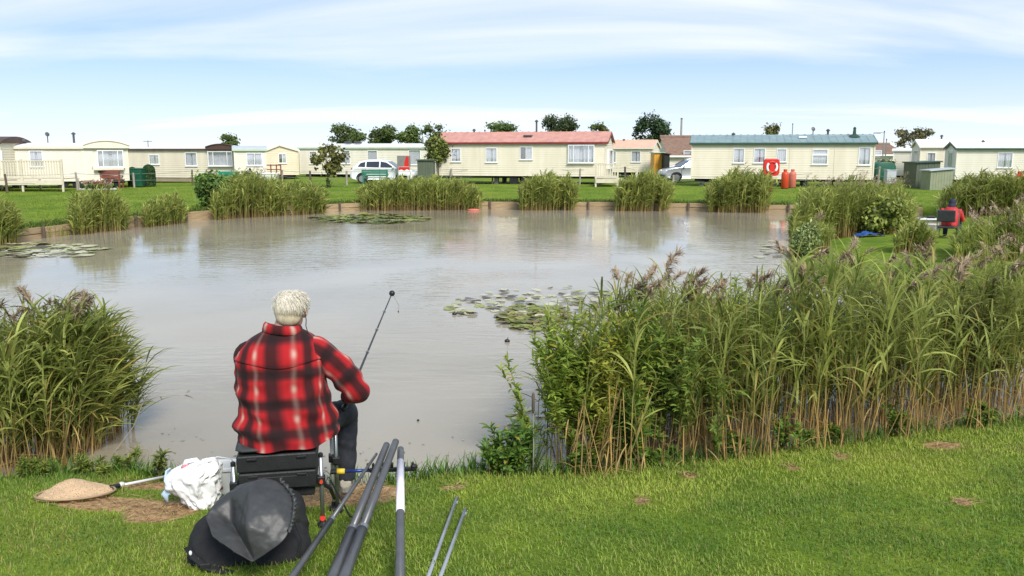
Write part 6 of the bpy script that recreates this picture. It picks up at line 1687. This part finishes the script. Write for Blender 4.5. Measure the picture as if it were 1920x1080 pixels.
# pole rest clipped to the seat box
c0, c1 = at_y(632, 884, YM + .06), at_y(776, 879, YM + .10)
r = root('pole_rest', 'blue and black pole rest bar with yellow end reaching out from the seat box', 'pole rest', c0)
d_ = c1 - c0
p = MB(); p.tube([d_ * .10, d_ * .42], .010, 10); p.build('bar', 'blue_alloy', r, True)
p = MB(); p.tube([(0, 0, 0), d_ * .10], [.018, .016], 10); p.build('end_grip', 'yellow', r, True)
p = MB(); p.tube([d_ * -.08, (0, 0, 0)], [.016, .016], 10); p.build('clamp', 'plastic_black', r)
p = MB(); p.bar(d_ * .42, d_ * 1.0, .022, .026); p.build('cradle', 'plastic_black', r, bevel=.004)
for f in (.40, .47, .555, .60, .68, .715, .87, .985):
    p = MB(); p.tube([d_ * f, d_ * f + Vector((0, 0, .038)), d_ * f + Vector((.004, 0, .044))], [.008, .008, .005], 7); p.build('prong', 'plastic_black', r, True)
p = MB(); p.lathe([(.012, -.01), (.020, .0), (.020, .02), (.012, .03)], 10, tuple(d_ * 1.0)); p.build('end_knob', 'plastic_black', r)

def fishing_pole(label, top, bot, Yt, r0, r1, bands=(), mat='carbon', collar=None):
    a = at_y(top[0], top[1], Yt); g = gnd(bot[0], bot[1]); b_ = Vector((g.x, g.y, g.z + max(r1, .012)))
    r = root('pole_section', label, 'fishing pole', b_); d_ = a - b_
    fr = collar or .0
    p = MB()
    if collar: p.tube([(0, 0, 0), d_ * fr], r1 * 1.22, 14); p.build('thick_section', mat, r, True); p = MB()
    p.tube([d_ * fr, d_ * .97, d_], [r1 if not collar else r1, r0, r0 * .98], 14); p.build('shaft', mat, r, True)
    if collar:
        p = MB(); p.tube([d_ * (fr - .004), d_ * (fr + .012)], r1 * 1.3, 14); p.build('joint_ring', 'metal_grey', r)
    p = MB(); p.tube([d_ * .995, d_ * 1.003], [r0 * .8, r0 * .75], 12); p.build('bore', 'plastic_black', r)
    for f0, f1, mt in bands:
        p = MB(); p.tube([d_ * f0, d_ * f1], [r1 + (r0 - r1) * f0 + .0012, r1 + (r0 - r1) * f1 + .0012], 14); p.build('label_sleeve', mt, r, True)
    return r
fishing_pole('thinnest of the dark pole sections, leaning nearest to the black bag', (706, 851), (505, 1150), YM + .12, .008, .014, collar=.50)
fishing_pole('grey pole section second from the black bag', (725, 834), (600, 1150), YM + .14, .020, .022, collar=.40)
fishing_pole('grey pole section third from the black bag, highest on the rest', (742, 828), (622, 1152), YM + .15, .021, .022, collar=.40)
fishing_pole('upright-looking thick pole section with a long white printed label', (751, 842), (750, 1152), YM + .14, .020, .024, bands=[(.525, .895, 'label_white')])
for lab, t_, bt in (('grey bank stick with red tip, nearer to the thick poles', (857, 946), (795, 1110)), ('grey bank stick with red tip, farther from the thick poles', (873, 968), (817, 1112))):
    a, b_ = gnd(*t_), gnd(*bt); a = a + Vector((0, 0, .045)); b_ = b_ + Vector((0, 0, .018))
    r = root('bank_stick', lab, 'bank stick', b_); d_ = a - b_
    p = MB(); p.tube([(0, 0, 0), d_], .0105, 12); p.build('shaft', 'stick_grey', r, True)
    p = MB(); p.tube([d_, d_ * 1.018], [.009, .007], 10); p.build('tip', 'red_orange', r, True)
    p = MB(); p.box(d_ * .93 + Vector((.010, 0, .0)), (.014, .02, .014)); p.build('clip', 'stick_grey', r, bevel=.003)

# ------------------------------------------------------------------ black holdall with grey hood
g = gnd(470, 1034)
bag = root('holdall', 'black holdall with crumpled grey leatherette hood on the grass behind the angler', 'bag', g, R(12))
def bag_loft(rows, n, amp, sc, seed, ex=.62):
    m_ = MB(); R_ = interp_rows(rows, 34); vs = []
    for z, cx, cy, a, b_ in R_:
        for k in range(n):
            th = 2 * math.pi * k / n; ca, sa = math.cos(th), math.sin(th)
            x, y = cx + a * math.copysign(abs(ca) ** ex, ca), cy + b_ * math.copysign(abs(sa) ** ex, sa)
            w = amp * nz3((x + seed, y, z * 1.3), sc) + amp * .7 * (1 - abs(nz3((x * 1.5 + z, y + seed, z), sc * .8)) * 4)
            vs.append((x + ca * w, y + sa * w, z + .4 * amp * nz3((x, y, z + seed), sc)))
    m_.rings(vs, 34, n); return m_
bb = bag_loft([(-.03, 0, 0, .300, .20), (.03, .0, 0, .305, .21), (.09, .0, .02, .290, .17), (.14, .0, .05, .26, .10), (.17, .0, .06, .10, .05)], 72, .014, 7, 1)
b2 = bag_loft([(-.02, .10, .10, .17, .13), (.14, .125, .10, .175, .13), (.24, .115, .11, .145, .10), (.29, .10, .12, .05, .04)], 60, .014, 7, 2); bb.add(b2.v, b2.f)
b2 = bag_loft([(-.02, -.22, .02, .085, .12), (.10, -.22, .03, .080, .11), (.17, -.20, .05, .06, .08), (.19, -.19, .06, .02, .02)], 48, .010, 9, 3); bb.add(b2.v, b2.f)
remeshed('body', bb, 'bag_black', bag, .010, 2)
Bi = (Matrix.Translation(g) @ Matrix.Rotation(R(12), 4, 'Z')).inverted()
HV = {'t1': (476, 897, 4.06), 't2': (524, 898, 4.06), 't3': (550, 930, 3.99), 't4': (549, 968, 3.90), 't5': (541, 997, 3.83), 't6': (462, 987, 3.785), 't7': (466, 935, 3.90), 'tc': (510, 945, 3.88), 'm1': (432, 915, 4.06),
      'l1': (396, 944, 3.99), 'l2': (386, 972, 3.93), 'l3': (399, 1003, 3.84), 'b1': (476, 1053, 3.765), 'b2': (436, 1034, 3.79), 'd1': (533, 1016, 3.79), 'v1': (434, 978, 3.97), 'v2': (452, 1008, 3.87),
      'k1': (440, 912, 4.28), 'k2': (530, 904, 4.28), 'k3': (572, 962, 4.10), 'k4': (388, 962, 4.22)}
nm = list(HV); cov = MB(); cov.v = [tuple(Bi @ at_y(*HV[k])) for k in nm]; ix = {k: i for i, k in enumerate(nm)}
for f in ('t1 t7 tc', 't1 tc t2', 't2 tc t3', 'tc t4 t3', 't7 t6 tc', 't6 t5 tc', 'tc t5 t4', 't6 v2 b1', 't6 b1 d1', 't6 d1 t5', 'v2 v1 l3', 'v2 l3 b2', 'v2 b2 b1', 't6 v1 v2', 'l1 l2 v1', 'l2 l3 v1', 'l1 v1 m1', 'm1 v1 t7', 'v1 t6 t7', 'm1 t7 t1',
          'l1 m1 k1 k4', 'm1 t1 k1', 't1 t2 k2 k1', 't2 t3 k3 k2', 't3 t4 k3', 't4 t5 k3', 'l2 l1 k4'): cov.f.append(tuple(ix[q] for q in f.split()))
hood = cov.build('hood', 'bag_grey', bag, True)
hard = {frozenset(q.split()) for q in ('t6 t5', 't7 t6', 't1 t7', 'm1 v1', 'v1 v2', 'v2 b1', 'l3 v2', 't6 b1', 'l1 v1', 't2 t3', 't3 t4', 't4 t5', 't1 t2', 'l1 l2', 'l2 l3', 'l3 b2', 'b2 b1', 'b1 d1', 'd1 t5')}
hood.data.attributes.new('crease_edge', 'FLOAT', 'EDGE').data.foreach_set('value', [.80 if frozenset(nm[i] for i in e.vertices) in hard else .12 for e in hood.data.edges])
sv = hood.modifiers.new('sub', 'SUBSURF'); sv.levels = sv.render_levels = 5
for sc_, st_ in ((.11, .024), (.04, .002)):
    tx = bpy.data.textures.new('crumple', 'CLOUDS'); tx.noise_scale = sc_; dm = hood.modifiers.new('crumple', 'DISPLACE'); dm.texture = tx; dm.strength = st_
sol = hood.modifiers.new('thick', 'SOLIDIFY'); sol.thickness = .005
p = MB(); q_ = interp_rows([tuple(Bi @ at_y(*HV[k])) for k in ('t2', 't3', 't4', 't5')], 46)
p.tube([Vector(q) + Vector((.003 * math.sin(i * 1.9), -.004 + .004 * math.sin(i * 1.3), 0)) for i, q in enumerate(q_)], [.009 + .005 * math.sin(i * 1.9) for i in range(46)], 8); p.build('gathered_edge', 'bag_grey', hood, True)
p = MB(); p.tube([(-.285, -.16, .13), (-.25, -.215, .10), (-.18, -.262, .06), (-.06, -.290, .03)], [(.020, .004)] * 4, 8); p.build('strap', 'bag_black', bag, True)
p = MB(); p.box((-.19, -.268, .07), (.05, .012, .03)); p.build('buckle', 'box_black', bag, bevel=.004)
p = MB(); p.ell((-.262, -.222, .125), (.008, .006, .013), 8, 6); p.build('toggle', 'white_trim', bag, True)
p = MB(); p.tube([(.24, -.14, .20), (.27, -.17, .12), (.25, -.205, .04)], .004, 6); p.build('zip', 'plastic_black', bag)

# ------------------------------------------------------------------ bucket, plastic bag, landing net
g = gnd(415, 925)
r = root('bait_bucket', 'white square bait bucket with a carry hole beside the seat box', 'bucket', g, R(8))
p = MB(); o_, i_ = [(-.085, -.085), (.085, -.085), (.085, .085), (-.085, .085)], .84
vs = [(x * i_, y * i_, 0) for x, y in o_] + [(x, y, .20) for x, y in o_] + [(x * .93, y * .93, .20) for x, y in o_] + [(x * i_ * .92, y * i_ * .92, .01) for x, y in o_]
p.add(vs, [(0, 1, 2, 3)] + [(k, (k + 1) % 4, 4 + (k + 1) % 4, 4 + k) for k in range(4)] + [(4 + k, 4 + (k + 1) % 4, 8 + (k + 1) % 4, 8 + k) for k in range(4)] + [(8 + k, 8 + (k + 1) % 4, 12 + (k + 1) % 4, 12 + k) for k in range(4)] + [(12, 13, 14, 15)]); p.build('tub', 'bucket_white', r, bevel=.006)
for s_ in (-1, 1):
    p = MB(); p.box((0, s_ * .090, .195), (.19, .014, .022)); p.box((s_ * .090, 0, .1951), (.014, .166, .022)); p.build('rim', 'bucket_white', r, bevel=.003)
p = MB(); p.tube([(-.092, 0, .19), (-.085, -.03, .25), (0, -.05, .275), (.085, -.03, .25), (.092, 0, .19)], .005, 7); p.build('handle', 'bucket_white', r, True)
p = MB(); p.box((.01, -.0845, .075), (.04, .004, .016), rot=Matrix.Rotation(.25, 3, 'Y')); p.build('printed_mark', 'lamp_red', r)
g = gnd(364, 950)
r = root('plastic_bag', 'crumpled white plastic carrier bag on the soil beside the bait bucket', 'plastic bag', g, R(6))
def crumple(rows, n, seed, amp=.020):
    m_ = MB(); R_ = interp_rows(rows, 40); vs = []
    for z, cx, cy, a, b_ in R_:
        for k in range(n):
            th = 2 * math.pi * k / n; ca, sa = math.cos(th), math.sin(th)
            q = (ca * 1.1 + seed, sa * 1.1, z * 5)
            w = amp * (1 - 3.4 * abs(nz3(q, 1.5))) + amp * .7 * (1 - 3.2 * abs(nz3(q, 3.3))) + amp * .3 * (1 - 3 * abs(nz3(q, 7)))
            vs.append((cx + ca * (a + w), cy + sa * (b_ + w * .7), z + .5 * amp * nz3(q, 2.5)))
    m_.rings(vs, 40, n); return m_
crumple([(-.02, .07, -.03, .02, .02), (.03, .055, -.02, .07, .05), (.09, .03, 0, .105, .075), (.15, .005, 0, .135, .09), (.20, .0, .01, .14, .085), (.24, .03, .02, .12, .065), (.275, .06, .02, .075, .04), (.295, .075, .02, .03, .015)], 110, 3, .026).build('bag', 'bag_white', r, True)
for cx_, s_ in ((.085, 1), (-.02, -1)):
    p = MB(); p.tube([(cx_ - .03, .0, .25), (cx_ - .01, .0, .30), (cx_ + .045, .01, .305), (cx_ + .075, .02, .26)], [(.020, .003), (.016, .003), (.016, .003), (.020, .003)], 8); p.build('handle', 'bag_white', r, True)
p = MB(); p.tube([(-.13, -.03, .13), (-.155, -.02, .19), (-.15, 0, .245), (-.13, 0, .26)], [(.004, .03), (.006, .03), (.006, .022), (.004, .008)], 10); p.build('blue_corner', 'film_blue', r, True)
p = MB(); p.tube([(-.13, -.03, .13), (-.165, -.03, .10), (-.15, -.03, .05)], [(.004, .028), (.005, .024), (.004, .006)], 10); p.build('blue_corner', 'film_blue', r, True)
p = MB(); p.ell((-.03, .0, .262), (.034, .022, .020), 10, 7); p.build('pink_packet', 'pink', r, True)

a0, a1 = gnd(80, 946), gnd(212, 921)
r = root('landing_net', 'landing net with tan mesh and pale handle lying on the soil', 'landing net', a1)
ax = (a0 - a1); ax.z = 0; ln = ax.length; ax.normalize(); sd_ = Vector((-ax.y, ax.x, 0))
if sd_.y < 0: sd_ = -sd_
def hoop(t):                                               # spoon-shaped frame lying on the ground
    w = .185 * math.sin(math.pi * min(1, max(0, t))) ** .55; return ax * (ln * t)
fr_, n = [], 40
for k in range(n + 1):
    a = 2 * math.pi * k / n; q = ax * (ln * (.5 - .5 * math.cos(a))) + sd_ * (.175 * math.sin(a) + .12 * (.5 - .5 * math.cos(a)) * .6)
    w = a1 + q; fr_.append(Vector((q.x, q.y, terr1(w.x, w.y) - a1.z + .03)))
p = MB(); p.tube(fr_, .0065, 8); p.build('frame', 'timber', r, True)
m_ = MB(); nu, nv = 34, 16; vs = []
for i in range(nu + 1):
    u1 = i / nu; kf_ = min(n // 2, max(0, math.acos(max(-1, min(1, 1 - 2 * u1))) / (2 * math.pi) * n)); k0 = int(kf_); f = kf_ - k0
    front = fr_[n - k0].lerp(fr_[max(n - k0 - 1, n // 2)], f); backp = fr_[k0].lerp(fr_[min(k0 + 1, n // 2)], f) + sd_ * .10 * math.sin(math.pi * u1)
    pk = .078 * max(.04, 1 - abs(u1 - .42) / .60) ** 1.1
    for k in range(nv + 1):
        v1 = k / nv; q = front.lerp(backp, v1); hgt = pk * min(v1 / .68, (1 - v1) / .32) ** 1.25 - .02 * math.sin(math.pi * min(1, v1 * 3)) * (v1 < .33)
        w = a1 + q; gz = terr1(w.x, w.y) - a1.z + .008
        vs.append((q.x, q.y, max(gz, q.z * (1 - v1) + gz * v1 + hgt + .010 * nz3((q.x * 22, q.y * 22, 1), 1) * math.sin(math.pi * v1))))
m_.add(vs, [(i * (nv + 1) + k, (i + 1) * (nv + 1) + k, (i + 1) * (nv + 1) + k + 1, i * (nv + 1) + k + 1) for i in range(nu) for k in range(nv)]); m_.build('mesh_bag', 'netting', r, True)
hd = gnd(312, 906); d_ = Vector((hd.x - a1.x, hd.y - a1.y, terr1(hd.x, hd.y) - a1.z + .05))
p = MB(); p.tube([(0, 0, .03), d_], .0095, 10); p.build('handle', 'metal_white', r, True)
p = MB(); p.tube([d_ * -.06 + Vector((0, 0, .03)), d_ * .12 + Vector((0, 0, .027))], .016, 10); p.build('collar', 'plastic_black', r, True)
p = MB(); p.ell(d_ * .16 + Vector((0, 0, .03)), (.022, .022, .018), 10, 7); p.build('joint', 'metal_white', r, True)

# ------------------------------------------------------------------ second angler on the right bank
g = gnd(1778, 446); RZ2 = R(-36)
p2 = root('person', 'second angler in red jacket and dark hood sitting on the right bank', 'person', g, RZ2); p2.scale = (.94, .94, .94)
b = MB()
b.tube([(0, 0, .32), (0, .03, .45), (0, .10, .66), (0, .16, .78)], [(.15, .12), (.15, .12), (.17, .10), (.10, .08)], 14)
b.tube([(0, .15, .74), (0, .20, .84)], [.06, .055], 10)
HP2 = head_shape(b, (0, .23, .90), 0, 1.0, R(25))
for sx in (-1, 1):
    hd = Vector((sx * .10, .52, .52)); el = Vector((sx * .27, .22, .48)); sh = Vector((sx * .18, .13, .74))
    b.tube([sh, sh.lerp(el, .5), el, el.lerp(hd, .5), hd], [.05, .045, .04, .036, .026], 9); grip(b, hd + Vector((0, .05, 0)), (0, 1, .4), (sx * .3, -.5, -.2), .012)
    b.tube([(sx * .09, 0, .34), (sx * .13, .22, .38), (sx * .16, .45, .40), (sx * .16, .46, .22), (sx * .16, .44, .05)], [.075, .07, .055, .05, .035], 9)
remeshed('body', b, 'skin', p2, .012, 2)
j = MB(); j.tube([(0, -.01, .30), (0, .02, .45), (0, .08, .62), (0, .14, .76), (0, .17, .82)], [(.19, .15), (.20, .16), (.22, .15), (.16, .11), (.085, .08)], 16)
for sx in (-1, 1): j.tube([(sx * .17, .12, .74), (sx * .23, .17, .60), (sx * .275, .22, .48), (sx * .20, .36, .49), (sx * .12, .48, .515)], [.085, .075, .068, .06, .045], 10)
jk = remeshed('jacket', j, 'jacket_red', p2, .014, 3)
for v in jk.data.vertices: v.co += v.normal * .010 * nz3(tuple(v.co), 14)
j = MB(); j.ell(HP2(0, -.012, .020), (.095, .105, .110), 14, 10); j.tube([HP2(0, -.04, -.05), (0, .14, .80), (0, .10, .74)], [.085, .10, .06], 12); remeshed('hood', j, 'navy', p2, .012, 3)
j = MB(); j.tube([(0, -.03, .30), (0, .0, .36), (0, .03, .44)], [(.18, .14), (.18, .15), (.15, .12)], 12)
for sx in (-1, 1): j.tube([(sx * .09, 0, .34), (sx * .13, .22, .38), (sx * .16, .45, .41), (sx * .16, .46, .22), (sx * .16, .44, .04)], [.095, .088, .074, .064, .058], 10)
remeshed('trousers', j, 'navy', p2, .012, 3)
for sx in (-1, 1):
    s_ = MB(); s_.tube([(sx * .16, .39, .03), (sx * .16, .47, .04), (sx * .16, .60, .025)], [(.04, .04), (.045, .045), (.03, .02)], 10); s_.build('boot', 'plastic_black', p2, True)
ch = root('fishing_chair', 'low fishing chair with dark grey back panel under the second angler', 'chair', g, RZ2)
p = MB(); p.box((0, 0, .275), (.50, .46, .05)); p.build('seat', 'chair_grey', ch, bevel=.02)
p = MB(); p.box((-.05, -.235, .56), (.42, .05, .30), rot=Matrix.Rotation(R(8), 3, 'X')); p.build('backrest', 'chair_grey', ch, bevel=.03)
for sx in (-1, 1):
    p = MB(); p.tube([(sx * .24, -.20, .28), (sx * .245, -.245, .55), (sx * .245, -.265, .72)], .013, 7); p.build('back_post', 'metal_grey', ch)
    for y in (-.22, .22):
        p = MB(); p.tube([(sx * .24, y, .28), (sx * .27, y * 1.15, -.03)], .012, 7); p.build('leg', 'metal_grey', ch)
r = root('tackle_tray', 'pale tackle tray standing on thin legs left of the second angler', 'tray', gnd(1738, 430) , R(-10))
p = MB(); p.box((0, 0, .36), (.62, .36, .05)); p.build('tray', 'bucket_white', r, bevel=.01)
p = MB(); p.box((.1, 0, .42), (.22, .2, .08)); p.build('bait_box', 'plastic_black', r, bevel=.01)
for sx in (-1, 1):
    for sy in (-1, 1):
        p = MB(); p.tube([(sx * .27, sy * .14, .34), (sx * .29, sy * .15, -.02)], .010, 6); p.build('leg', 'metal_grey', r)
g = gnd(1628, 444)
r = root('groundsheet', 'crumpled blue groundsheet on the grass of the right bank', 'tarp', g, R(5))
m_ = MB(); n = 16; vs = []
for i in range(n + 1):
    for k in range(n + 1):
        x, y = (i / n - .5) * .66, (k / n - .5) * .5; vs.append((x, y, .03 + .10 * max(0, 1 - (x / .36) ** 2) * (.4 + 1.1 * abs(nz3((x * 6, y * 6, 0), 1))) + .02 * nz3((x * 20, y * 20, 2), 1)))
m_.add(vs, [(i * (n + 1) + k, (i + 1) * (n + 1) + k, (i + 1) * (n + 1) + k + 1, i * (n + 1) + k + 1) for i in range(n) for k in range(n)]); ts = m_.build('sheet', 'blue_tarp', r, True)
md = ts.modifiers.new('t', 'SOLIDIFY'); md.thickness = .008
for sx in (-1, 1):
    p = MB(); p.tube([(sx * .30, -.24, -.02), (sx * .31, -.26, .06)], .008, 6); p.build('peg', 'metal_grey', r)
